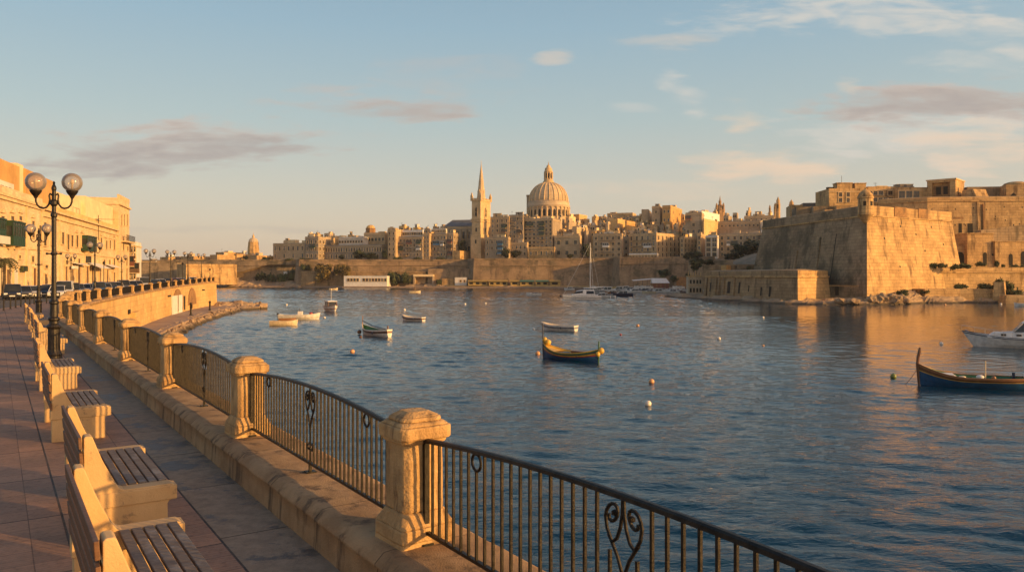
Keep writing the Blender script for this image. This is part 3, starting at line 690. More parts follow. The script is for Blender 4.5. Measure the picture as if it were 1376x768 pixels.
# ================================================================== RAILING PANELS
def cut_ring(c, r, rt=.011, n=14):
    mb = MB(); mb.tube([(c[0] + r * math.cos(2*math.pi*k/n), 0, c[1] + r * math.sin(2*math.pi*k/n)) for k in range(n + 1)], rt, 6, caps=False); return mb
def spiral(cx, cz, r0, r1, a0, a1, n=16): return [(cx + lerp(r0, r1, k/n) * math.cos(lerp(a0, a1, k/n)), 0, cz + lerp(r0, r1, k/n) * math.sin(lerp(a0, a1, k/n))) for k in range(n + 1)]
def rail_panel(a, b, za, zb, label, grp, detail=2, ends=.795, sag=.105):
    A = Vector((a[0], a[1], za)); B = Vector((b[0], b[1], zb)); t = (B - A); t.z = 0; Lf = t.length; t.normalize()
    ins = .20 if detail else .24
    L = Lf - 2 * ins; o = A + t * ins; slope = (zb - za) / Lf
    root = thing('iron_railing', label, 'railing', (o.x, o.y, za), math.atan2(t.y, t.x), grp)
    def top(x): u = 2 * x / L - 1; return ends + sag * (1 - u * u) + slope * x
    def low(x): return .10 + slope * x
    if detail:
        n = 22; mb = MB(); w, h = .024, .016
        rows = []
        for k in range(n + 1):
            x = lerp(-.06, L + .06, k / n); z = top(x); rows.append([(x, -w, z - h), (x, w, z - h), (x, w * .9, z + h * .4), (x, w * .45, z + h), (x, -w * .45, z + h), (x, -w * .9, z + h * .4), (x, -w, z - h)])
        mb.grid(rows); mb.build('top_rail', M['rail'], root)
        mb = MB(); rows = [[(x, -.016, low(x) - .012), (x, .016, low(x) - .012), (x, .016, low(x) + .012), (x, -.016, low(x) + .012), (x, -.016, low(x) - .012)] for x in (0, L)]
        mb.grid(rows); mb.build('bottom_rail', M['rail'], root)
        for x in (.0, L):
            mb = MB(); mb.box(-.02, .02, -.02, .02, -.02, top(x) - .017); mb.box(-.045, .045, -.045, .045, 0, .02); mb.build('end_post', M['rail'], root, (x, 0, slope * x))
            mb = MB(); mb.box(-.07 if x == 0 else 0, 0 if x == 0 else .07, -.012, .012, top(x) - .12, top(x) - .10); mb.build('wall_fixing', M['rail'], root, (x, 0, 0))
        nb = max(6, int(round(L / .1055))); sp = L / nb; mid = nb // 2
        rings = {int(round(.72 / sp)), nb - int(round(.72 / sp))}
        cache = {}
        for k in range(1, nb):
            x = k * sp; z1 = top(x) - .014; z0 = low(x) + .01
            if abs(k - mid) <= 1 and detail == 2:
                if k == mid: continue
                z1 = z0 + (z1 - z0) * .62
            if k in rings: z1 -= .125
            key = (round(z1, 2), round(z0, 2))
            if key not in cache: mb = MB(); mb.box(-.0085, .0085, -.0085, .0085, z0, z1); cache[key] = mb.mesh('baluster', M['rail'])
            link('baluster', cache[key], root, (x, 0, 0))
            if k in rings: cut_ring((x, top(x) - .077), .058).build('ring', M['rail'], root, smooth=True)
        x = mid * sp; H = top(x) - .03; zl = low(x); mb = MB(); c = x; rt = .0105
        # lyre-shaped scroll: two S curves rising from a stem, curling inwards at the top
        for sgn in (-1, 1):
            pts = [(c, 0, zl), (c, 0, H - .46), (c + sgn * .010, 0, H - .38), (c + sgn * .045, 0, H - .30), (c + sgn * .090, 0, H - .235), (c + sgn * .130, 0, H - .17)]
            pts += [(c + sgn * (.086 + (.056 - .028 * q / 13) * math.cos(q * .5)), 0, H - .085 + (.068 - .038 * q / 13) * math.sin(q * .5 - .35)) for q in range(0, 14)]
            mb.tube(pts, rt, 6)
            mb.tube([(c + sgn * .004, 0, H + .01), (c + sgn * .008, 0, H - .07), (c + sgn * .022, 0, H - .14), (c + sgn * .050, 0, H - .205), (c + sgn * .090, 0, H - .238), (c + sgn * .118, 0, H - .20)], rt, 6)
            mb.tube(spiral(c + sgn * .045, zl + .16, .042, .012, math.pi/2, math.pi/2 - sgn * 4.6), rt * .9, 6)
            mb.lathe([(.001, -.018), (.018, -.01), (.018, .01), (.001, .018)], 6, (c + sgn * .068, 0, H - .075))
        mb.box(c - .017, c + .017, -.014, .014, -.1 + slope * x, zl + .02); mb.box(c - .05, c + .05, -.05, .05, slope * x - .01, slope * x + .018)
        mb.build('scroll_ornament', M['rail'], root)
    else:
        mb = MB()
        rows = [[(x, -.03, top(x) - .03), (x, .03, top(x) - .03), (x, .03, top(x) + .02), (x, -.03, top(x) + .02), (x, -.03, top(x) - .03)] for x in [L * k / 6 for k in range(7)]]
        mb.grid(rows); mb.build('top_rail', M['rail'], root)
        mb = MB(); mb.add([(0, -.02, low(0)), (L, -.02, low(L)), (L, .02, low(L)), (0, .02, low(0)), (0, -.02, low(0) + .04), (L, -.02, low(L) + .04), (L, .02, low(L) + .04), (0, .02, low(0) + .04)], [(0,1,2,3),(4,5,6,7),(0,1,5,4),(2,3,7,6)]); mb.build('bottom_rail', M['rail'], root)
        mb = MB(); nb = int(L / .11)
        for k in range(1, nb): x = L * k / nb; mb.box(x - .012, x + .012, -.012, .012, low(x), top(x) - .01)
        mb.build('balusters', M['rail'], root)
    return root
PL = ['near arched iron railing panel with a lyre scroll, in the lower right corner', 'arched iron railing panel between the nearest pier and the one behind it', 'arched iron railing panel between the second and third piers',
      'arched iron railing panel between the third and fourth piers', 'arched iron railing panel between the fourth and fifth piers', 'arched iron railing panel between the fifth and sixth piers',
      'arched iron railing panel between the sixth and seventh piers', 'arched iron railing panel between the seventh and eighth piers']
for i in range(NB - 2, nP - 1):
    a, b = PATH[i], PATH[i + 1]; k = i - NB + 1
    if k < 0: rail_panel(a, b, a[2], b[2], 'arched iron railing panel just outside the lower right corner', 'arched iron railing panels', 1)
    elif k < 8: rail_panel(a, b, a[2], b[2], PL[k], 'arched iron railing panels', 2 if k < 5 else 1)
    else: rail_panel(a, b, a[2], b[2], 'dark iron railing panel on the curved sea wall, %s after the straight stretch' % ORD[k - 8], 'railing panels along the curved sea wall', 0, .82, .04)
    # small stone gable block beside the pier foot
for i in range(NB, NB + 8):
    t = path_dir(i); n = Vector((-t.y, t.x)); p = PATH[i]
    if i in (NB,): continue
# ================================================================== BENCHES
def bench_proto(L=2.0):
    root = thing('park_bench', 'x', 'bench', group='concrete and timber benches facing the harbour')
    # local: +x along the rail (away), +y towards the sea, z up;   profile in (y, z)
    prof = [(0, 0), (0, .965), (.012, .98), (.055, .98), (.07, .965), (.145, .76), (.24, .55), (.285, .485), (.32, .47), (.72, .47), (.755, .45), (.76, .42), (.76, .345), (.745, .325), (.70, .315), (.685, .29), (.69, 0)]
    def end(x0, x1):
        mb = MB(); n = len(prof); vs = [(x0, y, z) for y, z in prof] + [(x1, y, z) for y, z in prof]
        fs = [(i, (i+1) % n, n + (i+1) % n, n + i) for i in range(n)]; fs += [tuple(range(n)), tuple(range(2*n-1, n-1, -1))]
        mb.add(vs, fs); mb.box(x0 - .012, x1 + .012, -.015, .765, .325, .455)
        return mb
    end(0, .16).build('bench_end', M['bench'], root, bevel=.008)
    end(L - .16, L).build('bench_end', M['bench'], root, bevel=.008)
    for k in range(5):
        y = .33 + k * .085
        mb = MB(); mb.box(0, L - .34, -.035, .035, -.017, .017); mb.build('seat_slat', M['wood'], root, (.17, y, .462), bevel=.006)
    for k in range(4):
        u = k / 3; mb = MB(); mb.box(-.03, L + .03, -.014, .014, -.052, .052)
        o = mb.build('back_slat', M['backwood'], root, (0, lerp(-.005, -.03, u), lerp(.52, .93, u)), bevel=.005); o.rotation_euler = (R(4), 0, 0)
    return root
BN = [((-2.2, 4.2), 'weathered bench with five grey seat slats, nearest, cut by the bottom edge'), ((-3.76, 6.86), 'second bench from the foreground, grey slats and a stained concrete end'),
      ((-6.60, 11.2), 'third bench from the foreground, striped by railing shadows'), ((-9.80, 16.2), 'fourth bench from the foreground, just in front of the lamp post'),
      ((-14.3, 23.6), 'fifth bench from the foreground, just behind the near lamp post'), ((-17.5, 28.6), 'sixth bench from the foreground, between the two lamp posts'),
      ((-20.6, 33.4), 'seventh bench from the foreground, between the two lamp posts'), ((-23.9, 38.4), 'eighth bench, farthest of the row, in front of the farther lamp post')]
bz = math.atan2(D0.y, D0.x)
proto = bench_proto()
nin = Vector((-D0.y, D0.x))
for i, ((x, y), lab) in enumerate(BN):
    # bench local +y must face the sea: mirror by rotating so that +x points along -D0, origin at the far end
    ax = Vector((x, y)) + D0 * 2.0
    rz = math.atan2(-D0.y, -D0.x)
    b = proto if i == 0 else copy_tree(proto)
    b.location = (ax.x, ax.y, .004); b.rotation_euler = (0, 0, rz); b['label'] = lab
# rotated like this local +y = rot(+x)+90deg
# ================================================================== LAMP POSTS
def lamp_proto(name='street_lamp'):
    root = thing(name, 'x', 'lamp post')
    b = MB(); b.lathe([(.27, 0), (.27, .06), (.235, .10), (.20, .13), (.19, .18), (.205, .22), (.17, .30), (.155, .36), (.15, .92), (.175, .95), (.19, .99), (.165, 1.04), (.12, 1.07)], 16); b.build('lamp_base', M['iron'], root, smooth=False)
    p = MB(); p.lathe([(.12, 1.07), (.115, 1.14), (.15, 1.18), (.15, 1.22), (.105, 1.26), (.095, 1.60), (.12, 1.63), (.12, 1.68), (.085, 1.72), (.068, 1.78), (.058, 3.02), (.062, 4.0), (.085, 4.03), (.085, 4.10), (.055, 4.14), (.055, 4.30), (.095, 4.36), (.095, 4.44), (.055, 4.50), (.05, 4.74), (.065, 4.78), (.06, 4.84), (.025, 4.92), (.035, 4.96), (.01, 5.0)], 12); p.build('pole', M['iron'], root, smooth=False)
    c = MB(); c.tube([(-.17, 0, 3.0), (.17, 0, 3.0)], .018, 8); c.lathe([(.075, 2.96), (.09, 3.0), (.075, 3.04)], 12)
    for sx in (-.18, .18): c.lathe([(.005, -.035), (.035, -.02), (.035, .02), (.005, .035)], 8, (sx, 0, 3.0))
    c.build('ladder_rest', M['iron'], root)
    for sx in (-1, 1):
        a = MB(); pts = [(sx * .055, 0, 4.62), (sx * .10, 0, 4.66), (sx * .12, 0, 4.60), (sx * .105, 0, 4.48), (sx * .13, 0, 4.36), (sx * .19, 0, 4.28), (sx * .27, 0, 4.25), (sx * .36, 0, 4.27), (sx * .43, 0, 4.34), (sx * .465, 0, 4.44), (sx * .47, 0, 4.56)]
        a.tube(pts, .026, 8); a.tube([(sx * .04, 0, 4.40), (sx * .13, 0, 4.37)], .02, 8)
        a.build('arm', M['iron'], root, smooth=True)
        h = MB(); h.lathe([(.03, 4.52), (.05, 4.56), (.07, 4.60), (.12, 4.66), (.15, 4.72), (.155, 4.745), (.13, 4.75)], 14, (sx * .47, 0, 0)); hol = h.build('globe_holder', M['iron'], root, smooth=False)
        g = MB(); n = 14; g.lathe([(max(.001, .262 * math.sin(math.pi * k / n)), -.262 * math.cos(math.pi * k / n)) for k in range(n + 1)], 24); gl = g.build('globe', M['globe'], root, (sx * .47, 0, 4.97), smooth=True)
        bb = MB(); bb.lathe([(.03, -.26), (.03, -.06), (.05, -.02), (.055, .04), (.03, .09), (.002, .10)], 10); bb.build('bulb', M['boat_cream'], gl, smooth=True)
    return root
lp0 = lamp_proto()
LAMPS = [(X(72.5, 21.6), 21.6, .004, 1.0, 8, 'tall twin-globe iron lamp post on the promenade, nearest and largest', None), (X(52, 43.0), 43.0, .004, 1.0, -4, 'twin-globe iron lamp post farther along the benches, second nearest', None),
         (X(95.5, 99), 99, -.1, 1.0, 0, 'twin-armed lamp post in front of the golden buildings, left of the green balcony', 'lamps'), (X(127.5, 76), 76.0, .0, 1.08, 60, 'dark lamp post on the curved wall in front of the green enclosed balcony', 'lamps'),
         (X(163.5, 104), 104, -.1, 1.0, 10, 'lamp post before the far corner of the golden terrace', 'lamps'), (X(201.5, 112), 112, .05, 1.18, 5, 'leftmost of the four lamp posts against the sky on the curved wall', 'lamps'),
         (X(229.5, 128), 128, .2, 1.22, 0, 'second from left of the four lamp posts on the curved wall', 'lamps'), (X(252.5, 145), 145, .45, 1.22, 15, 'third from left of the four lamp posts on the curved wall', 'lamps'),
         (X(270.5, 158), 158, .6, 1.2, 0, 'rightmost of the four lamp posts on the curved wall', 'lamps')]
for i, (x, y, z, sc, rz, lab, g) in enumerate(LAMPS):
    o = lp0 if i == 0 else copy_tree(lp0); o.location = (x, y, z); o.rotation_euler = (0, 0, R(rz)); o.scale = (sc,) * 3; o['label'] = lab
    if g: o['group'] = 'lamp posts along the curved road'
# thin camera / signal mast and slim posts
def slim(px, d, h, label, z0=-.1, name='slim_post', head=None):
    r = thing(name, label, 'post', (X(px, d), d, z0)); mb = MB(); mb.lathe([(.12, 0), (.09, .4), (.06, .5), (.045, h)], 8); mb.build('pole', M['iron'], r)
    mb = MB(); mb.lathe([(.05, h), (.16, h + .05), (.2, h + .25), (.10, h + .4), (.01, h + .45)], 8); mb.build('lantern', M['iron'], r); return r
slim(2.5, 92, 3.4, 'slim dark lantern post at the left edge beneath the palm')
slim(13.5, 96, 3.5, 'slim dark lantern post just right of the palm')
slim(282, 164, 2.8, 'short slim post at the very end of the curved wall', .65)
slim(245.5, 140, 4.0, 'slim post between the second and third lamp posts of the curve', .3)
slim(139.5, 118, 4.2, 'slim post in front of the framed doorway of the terrace', -.1)
# bollards along the edge of the paving
bol = MB(); bol.lathe([(.065, 0), (.065, .04), (.05, .06), (.048, .68), (.065, .70), (.065, .74), (.045, .80), (.01, .83)], 10); bme = bol.mesh('bollard', M['iron'])
BOL = [(5, 417), (14, 414.8), (21, 413.4), (28, 411.9), (34.3, 410), (40, 409), (46, 408.4), (54.5, 407.6), (62.5, 407), (69, 406.4), (80, 404.5), (87, 403)]
for k, (px, py) in enumerate(BOL):
    p = G(px, py, 0.0)
    o = link('bollard', bme, None, (p.x, p.y, 0)); tag(o, 'thin black bollard on the pavement edge, %s from the left' % ORD[k], 'bollard', 'black bollards along the pavement edge')
# ================================================================== GOLDEN TERRACE ON THE LEFT
FA = Vector((-65.0, 99.0)); FD = Vector((-.295, .9555)).normalized(); FN = Vector((FD.y, -FD.x))   # normal faces the road
def fu(px):
    k = kx(px); return (-FA.x + k * FA.y) / (FD.x - k * FD.y) * 1.0 if False else (k * FA.y - FA.x) / (FD.x - k * FD.y)
def fz(px, py): u = fu(px); d = FA.y + FD.y * u; return EYE - (py - HZ) / F * d
FRZ = math.atan2(FD.y, FD.x)
# local frame of each building: +x along the facade (away), -y outwards (towards the road), z up
class Fac:
    def __init__(s, name, label, u0, u1, mat, cat='building', depth=14):
        s.u0, s.u1, s.mat = u0, u1, mat
        o = FA + FD * u0; s.root = thing(name, label, cat, (o.x, o.y, -.13), FRZ); s.L = u1 - u0; s.depth = depth
    # facing check: local -y -> world FN
    def box(s, name, u0, u1, y0, y1, z0, z1, mat=None, bevel=0, label=None, parent=None):
        mb = MB(); mb.box(u0 - s.u0, u1 - s.u0, y0, y1, z0, z1); o = mb.build(name, mat or s.mat, parent or s.root, bevel=bevel)
        if label: o['label'] = label
        return o
    def pxb(s, name, px0, px1, py0, py1, y0, y1, mat=None, label=None, bevel=0):   # rectangle on the facade given in pixels (py0 top)
        pm = (px0 + px1) / 2; return s.box(name, fu(px0), fu(px1), y0, y1, fz(pm, py1) + .13, fz(pm, py0) + .13, mat, bevel, label)
    def window(s, pc, py0, py1, w, arch=False, mat=None, balcony=False):
        w *= 1.3; py1 += 1.0; u = fu(pc) - s.u0; z0, z1 = fz(pc, py1) + .13, fz(pc, py0) + .13
        fr = MB(); t = .16
        fr.box(u - w/2 - t, u - w/2, -.12, .02, z0, z1); fr.box(u + w/2, u + w/2 + t, -.12, .02, z0, z1); fr.box(u - w/2 - t, u + w/2 + t, -.14, .02, z1, z1 + t)
        fr.box(u - w/2 - t - .08, u + w/2 + t + .08, -.22, .02, z0 - .14, z0)
        if arch:
            fr.add([(u - w/2 - .3, -.20, z1 + .45), (u + w/2 + .3, -.20, z1 + .45), (u, -.20, z1 + .95), (u - w/2 - .3, .02, z1 + .45), (u + w/2 + .3, .02, z1 + .45), (u, .02, z1 + .95)], [(0,1,2),(3,5,4),(0,3,4,1),(1,4,5,2),(2,5,3,0)])
        o = fr.build('window', M['trim'], s.root)
        g = MB(); g.box(u - w/2, u + w/2, -.03, .03, z0, z1); g.build('pane', M['glass'], o)
        g = MB(); g.box(u - .035, u + .035, -.06, -.03, z0, z1); g.box(u - w/2, u + w/2, -.06, -.03, lerp(z0, z1, .62), lerp(z0, z1, .62) + .06)
        for e in (-1, 1): g.box(u + e * (w/2 - .03) - .03, u + e * (w/2 - .03) + .03, -.06, -.03, z0, z1)
        g.build('sash', mat or M['shutter'], o)
        if balcony:
            b = MB(); b.box(u - w/2 - .5, u + w/2 + .5, -1.0, 0, z0 - .18, z0); 
            for k in range(9): xx = lerp(u - w/2 - .45, u + w/2 + .45, k / 8); b.box(xx - .02, xx + .02, -.98, -.94, z0, z0 + 1)
            b.box(u - w/2 - .5, u + w/2 + .5, -1.0, -.93, z0 + 1, z0 + 1.06); b.build('balcony', M['iron'], s.root)
        return o
    def door(s, pc, py0, w, mat=None, arch=True):
        u = fu(pc) - s.u0; z0, z1 = 0.0, fz(pc, py0) + .13
        fr = MB(); t = .22
        fr.box(u - w/2 - t, u - w/2, -.14, .02, z0, z1); fr.box(u + w/2, u + w/2 + t, -.14, .02, z0, z1); fr.box(u - w/2 - t - .1, u + w/2 + t + .1, -.2, .02, z1, z1 + .3)
        o = fr.build('door_surround', M['trim'], s.root); g = MB(); g.box(u - w/2, u + w/2, -.03, .03, z0, z1); g.build('door', mat or M['shutter'], o); return o
    def enclosed_balcony(s, px0, px1, py0, py1, mat):
        u0, u1 = fu(px0) - s.u0, fu(px1) - s.u0; pm = (px0 + px1) / 2; z0, z1 = fz(pm, py1) + .13, fz(pm, py0) + .13
        b = MB(); b.box(u0, u1, -1.1, 0, z0, lerp(z0, z1, .38)); b.box(u0 - .08, u1 + .08, -1.18, 0, z1 - .12, z1 + .06); b.box(u0 - .04, u1 + .04, -1.14, 0, lerp(z0, z1, .37), lerp(z0, z1, .37) + .1)
        n = 5
        for k in range(n + 1): xx = lerp(u0, u1, k / n); b.box(xx - .06, xx + .06, -1.1, -1.0, lerp(z0, z1, .38), z1)
        b.box(u0, u1, -1.1, -1.0, lerp(z0, z1, .8), lerp(z0, z1, .8) + .09)
        b.box(u0, u0 + .1, -1.1, -.02, lerp(z0, z1, .8), z1); b.box(u0, u0 + .08, -.12, 0, z0, z1)
        for k in range(n): a_, c_ = lerp(u0, u1, (k + .14) / n), lerp(u0, u1, (k + .86) / n); b.box(a_, c_, -1.13, -1.10, lerp(z0, z1, .06), lerp(z0, z1, .32))
        o = b.build('enclosed_balcony', mat, s.root); g = MB(); g.box(u0 + .05, u1 - .05, -1.04, -.02, lerp(z0, z1, .38), z1 - .12); g.build('pane', M['glass'], o)
        for k in (.25, .75): c = MB(); xx = lerp(u0, u1, k); c.box(xx - .12, xx + .12, -.9, 0, z0 - .35, z0); c.build('bracket', M['trim'], s.root)
def cornice(f, py_at, px_at, dz=.5, proj=.35, mat=None):
    pass
top1 = fz(20, 268) + .13; 
# first house
f1 = Fac('terrace_house', 'tall golden limestone house with green enclosed balconies, nearest on the left', fu(-32), fu(57), M['facade'])
f1.box('wall', f1.u0, f1.u1, 0, 14, -.5, top1)
f1.box('cornice', f1.u0 - .1, f1.u1 + .1, -.45, 14, top1, top1 + .3, M['trim']); f1.box('cornice', f1.u0, f1.u1, -.28, -.002, top1 - .45, top1 - .003, M['trim'])
f1.box('parapet', f1.u0, f1.u1, -.02, .35, top1 + .302, top1 + 1.3)
zs = fz(20, 333) + .13
f1.box('string_course', f1.u0, f1.u1, -.18, -.002, zs, zs + .25, M['trim'])
for u in (fu(56), fu(35.5)): f1.box('pilaster', u - .35, u + .35, -.14, -.001, 0, top1 - .46, M['trim'])
f1.enclosed_balcony(5, 22, 298, 330.5, M['green']); f1.enclosed_balcony(-18, -5, 293, 317, M['green'])
f1.pxb('balcony_box', -20, -.5, 316.5, 327, -1.2, 0, M['whiteh'])
for pc in (3, 16, 27): f1.window(pc, 290.5, 295, 1.1, True)
f1.window(43.5, 344, 351, .9); f1.window(59.4 - 6, 303, 326, 1.0)
f1.window(44, 297, 318, 1.0, True); f1.window(26, 343, 346, .7)
f1.door(10, 362, 1.3); f1.door(21, 360, 2.0, M['whiteh']); f1.door(35, 361, 1.6, M['whiteh']); f1.door(46, 360, 1.5, M['boat_brown'])
f1.pxb('wall_plant', 25, 31, 357, 364.5, -.6, -.01, M['leaf'])
# roof rooms
f1.box('roof_room', f1.u0, fu(36), .9, 13, top1, fz(20, 217) + .1, M['ochre'])
f1.box('roof_room', fu(36.2), fu(44), 1.2, 13, top1, fz(38, 219), M['cream'])
f1.box('roof_room', fu(44.2), fu(57), 1.0, 13, top1, fz(50, 228), M['ochre'])
o = f1.box('roof_room', fu(-4), fu(23), .38, 5, top1, fz(10, 245) + .3, M['whiteh'])
for k in range(4): f1.box('window', fu(1 + k * 5), fu(4 + k * 5), .3, .5, fz(10, 256) + .1, fz(10, 249.5) + .1, M['glass'])
f1.box('chimney', fu(48), fu(50), 5, 5.8, fz(45, 229), fz(45, 219), M['ochre']); f1.box('chimney', fu(0), fu(2), 5, 6, fz(15, 217), fz(15, 208), M['ochre'])
def antenna(f, px, z0, h, y=5):
    u = fu(px) - f.u0; mb = MB(); mb.tube([(u, y, z0 - .3), (u, y, z0 + h)], .05, 6); mb.tube([(u, y, z0 + h), (u + 1.2, y - .5, z0 + h)], .05, 6)
    for k in range(4): mb.tube([(u + .25 + k * .27, y - .1 * k - .35, z0 + h), (u + .25 + k * .27, y - .1 * k + .35, z0 + h)], .03, 5)
    mb.build('antenna', M['iron'], f.root)
antenna(f1, 27.5, fz(27, 217), 1.8)
# second house: long
f2 = Fac('terrace_house', 'long golden limestone terrace with cornice and a single green balcony', fu(57), fu(158), M['facade'])
top2 = fz(80, 288) + .13
f2.box('wall', f2.u0 + .01, f2.u1, .05, 14, -.5, top2)
f2.box('cornice', f2.u0 + .12, f2.u1, -.45, 14, top2, top2 + .3, M['trim']); f2.box('cornice', f2.u0 + .12, f2.u1, -.22, .048, top2 - 1.0, top2 - .75, M['trim'])
f2.box('parapet', f2.u0 + .12, f2.u1, 0, .35, top2 + .302, top2 + 1.1)
zs = fz(105, 341) + .13; f2.box('string_course', f2.u0 + .12, f2.u1, -.14, .048, zs, zs + .25, M['trim'])
for pc in (80, 113, 133, 156.5): f2.box('pilaster', fu(pc) - .3, fu(pc) + .3, -.08, .049, 0, top2 - 1.01, M['trim'])
for pc, a, b in ((60, 299, 329), (70, 308, 328), (84, 312, 327), (91.2, 315, 334), (96.5, 316, 330), (103.2, 316, 331), (110.3, 316.5, 331), (135.7, 319.5, 334), (142.8, 323, 334), (147.5, 323, 333), (153.5, 321, 334)): f2.window(pc, a, b, 1.15, pc > 100)
f2.pxb('wall_panel', 138.5, 155.5, 319, 320.5, -.12, .04, M['trim'])
f2.enclosed_balcony(109, 121.5, 317.5, 337.5, M['green'])
for pc, a, b in ((89.5, 349.5, 354), (105.8, 347.5, 353), (62, 356, 359), (153, 347, 360), (140, 349, 356), (147, 349, 357)): f2.window(pc, a, b, 1.3)
f2.pxb('shop_window', 115.5, 122.5, 344, 353, -.05, .1, M['glass'], 'dark shop window under the green balcony')
for pc, y0, w_ in ((105.7, 357, 2.2), (61, 368, 1.5), (88.5, 358, 1.6), (117, 358, 2.2), (124, 359, 2.0), (134, 362, 1.8), (153, 366, 2.0), (160 - 3.5, 360, 1.4), (72, 362, 1.8), (97, 360, 1.5), (144, 362, 2)): f2.door(pc, y0, w_)
def awning(f, px0, px1, py, drop=.8, out=1.7, mat='canvas'):
    u0, u1 = fu(px0) - f.u0, fu(px1) - f.u0; z = fz((px0 + px1) / 2, py) + .13; mb = MB()
    mb.add([(u0, .03, z), (u1, .03, z), (u1, -out, z - drop), (u0, -out, z - drop), (u0, .03, z - .06), (u1, .03, z - .06), (u1, -out, z - drop - .06), (u0, -out, z - drop - .06)], [(0,1,2,3),(4,7,6,5),(0,4,5,1),(1,5,6,2),(2,6,7,3),(3,7,4,0)]); mb.build('awning', M[mat], f.root)
awning(f2, 97, 111, 353, .3, 1.4); awning(f2, 118, 133, 353, 1.0, 2.2); awning(f2, 141, 152, 355, .6, 1.5)
for px in (94.5, 99.5): f2.pxb('shop_sign', px - 1.6, px + 1.6, 357, 361, -.5, -.3, M['white'])
f2.box('roof_room', fu(57.2), fu(83), 1.0, 12, top2, fz(70, 238), M['ochre'])
f2.box('roof_room', fu(84), fu(118), 1.2, 12, top2, fz(100, 262), M['cream']); f2.box('roof_room', fu(118.2), fu(132), 1.8, 12, top2, fz(118, 268), M['cream'])
f2.box('roof_room', fu(122), fu(157.5), .9, 12, top2, fz(137, 269), M['cream'])
f2.box('roof_room', fu(80), fu(87), 2, 3, top2, fz(83, 264), M['ochre'])
f2.box('chimney', fu(84), fu(86), 5, 5.6, fz(100, 262), fz(85, 245), M['whiteh'])
mb = MB(); u = fu(108) - f2.u0
for a_, c_ in (((0, 0), (5, 0)), ((0, 0), (0, 2))): mb.tube([(u + a_[0], 1.2 + a_[1], top2 + 2.4), (u + c_[0], 1.2 + c_[1], top2 + 2.4)], .04, 5)
for q in (0, 2.5, 5): mb.tube([(u + q, 1.2, top2), (u + q, 1.2, top2 + 2.4)], .04, 5)
mb.build('washing_line_frame', M['iron'], f2.root)
antenna(f2, 136, fz(137, 269), 1.8); 
mb = MB(); u = fu(130) - f2.u0; mb.tube([(u, -.3, top2 - 3), (u, -.3, top2 + 2)], .06, 6); mb.tube([(u, -3.2, top2 + 1.2), (u, 2.6, top2 + 1.2)], .05, 6); mb.tube([(u - 1.5, -.3, top2 + 1.0), (u + 2.5, -.3, top2 + 1.0)], .05, 6); mb.build('aerial_mast', M['iron'], f2.root)
# corner house
f3 = Fac('corner_house', 'taller golden corner house with iron balcony at the end of the terrace', fu(158), fu(172.3), M['facade'])
top3 = fz(160, 266.5) + .13
f3.box('wall', f3.u0 + .01, f3.u1, -.25, 12, -.5, top3); f3.box('cornice', f3.u0 - .2, f3.u1 + .3, -.7, 12.2, top3 - 1.6, top3 - 1.25, M['trim']); f3.box('parapet', f3.u0, f3.u1 + .1, -.3, .1, top3 + .002, top3 + .8, M['trim'])
zb = fz(165, 324) + .13
f3.box('balcony_slab', fu(161), fu(172) + .9, -1.5, -.252, zb - .3, zb, M['trim']); mb = MB(); ua, ub = fu(161) - f3.u0, fu(172) + .8 - f3.u0
for k in range(18): xx = lerp(ua, ub, k / 17); mb.box(xx - .03, xx + .03, -1.45, -1.39, zb, zb + 1.3)
mb.box(ua, ub, -1.47, -1.37, zb + 1.3, zb + 1.38); mb.build('balcony_railing', M['iron'], f3.root)
for pc in (161.5, 165, 169): f3.window(pc, 288, 302, .9)
f3.root
for pc, a, b in ((163.8, 318, 335), (169.7, 331, 336)): o = f3.window(pc, a, b, 1.3); o.location.y = -.25
for pc in (161.5, 165, 169): pass
for o in [c for c in f3.root.children if c.name.startswith('window')]: o.location.y = -.25
for pc, y0 in ((161.5, 362), (168.5, 360)): o = f3.door(pc, y0, 1.8); o.location.y = -.25
o = f3.window(168.5, 345, 356, 1.3); o.location.y = -.25
f3.box('side_wing', fu(172.35), fu(172.35) + 8, 1.5, 12, -.5, fz(174, 305), M['facade'])
# ================================================================== generic box building
def Cn(px, d): return Vector((X(px, d), d, 0))
WINC = {}
def win_mesh(w, h, style):
    k = (round(w, 1), round(h, 1), style)
    if k not in WINC:
        w, h = k[0], k[1]
        f = MB(); t = .22
        f.box(-w/2 - t, -w/2, -.16, .05, 0, h); f.box(w/2, w/2 + t, -.16, .05, 0, h); f.box(-w/2 - t, w/2 + t, -.18, .05, h, h + t); f.box(-w/2 - t - .1, w/2 + t + .1, -.28, .05, -.2, 0)
        g = MB(); g.box(-w/2, w/2, -.05, .05, 0, h)
        for q in ('dark',): pass
        f.add(g.v, g.f, 1)
        bar = MB(); bar.box(-.05, .05, -.09, -.05, 0, h); bar.box(-w/2, w/2, -.09, -.05, h * .6, h * .6 + .1); f.add(bar.v, bar.f, 2)
        wood = {'brown': M['shutter'], 'green': M['green'], 'blue': M['blueshutter'], 'red': M['redbrown'], 'white': M['white']}[style]
        fm = M['trim']
        WINC[k] = f.mesh('window', [fm, M['glass'], wood])
    return WINC[k]
BALC = {}
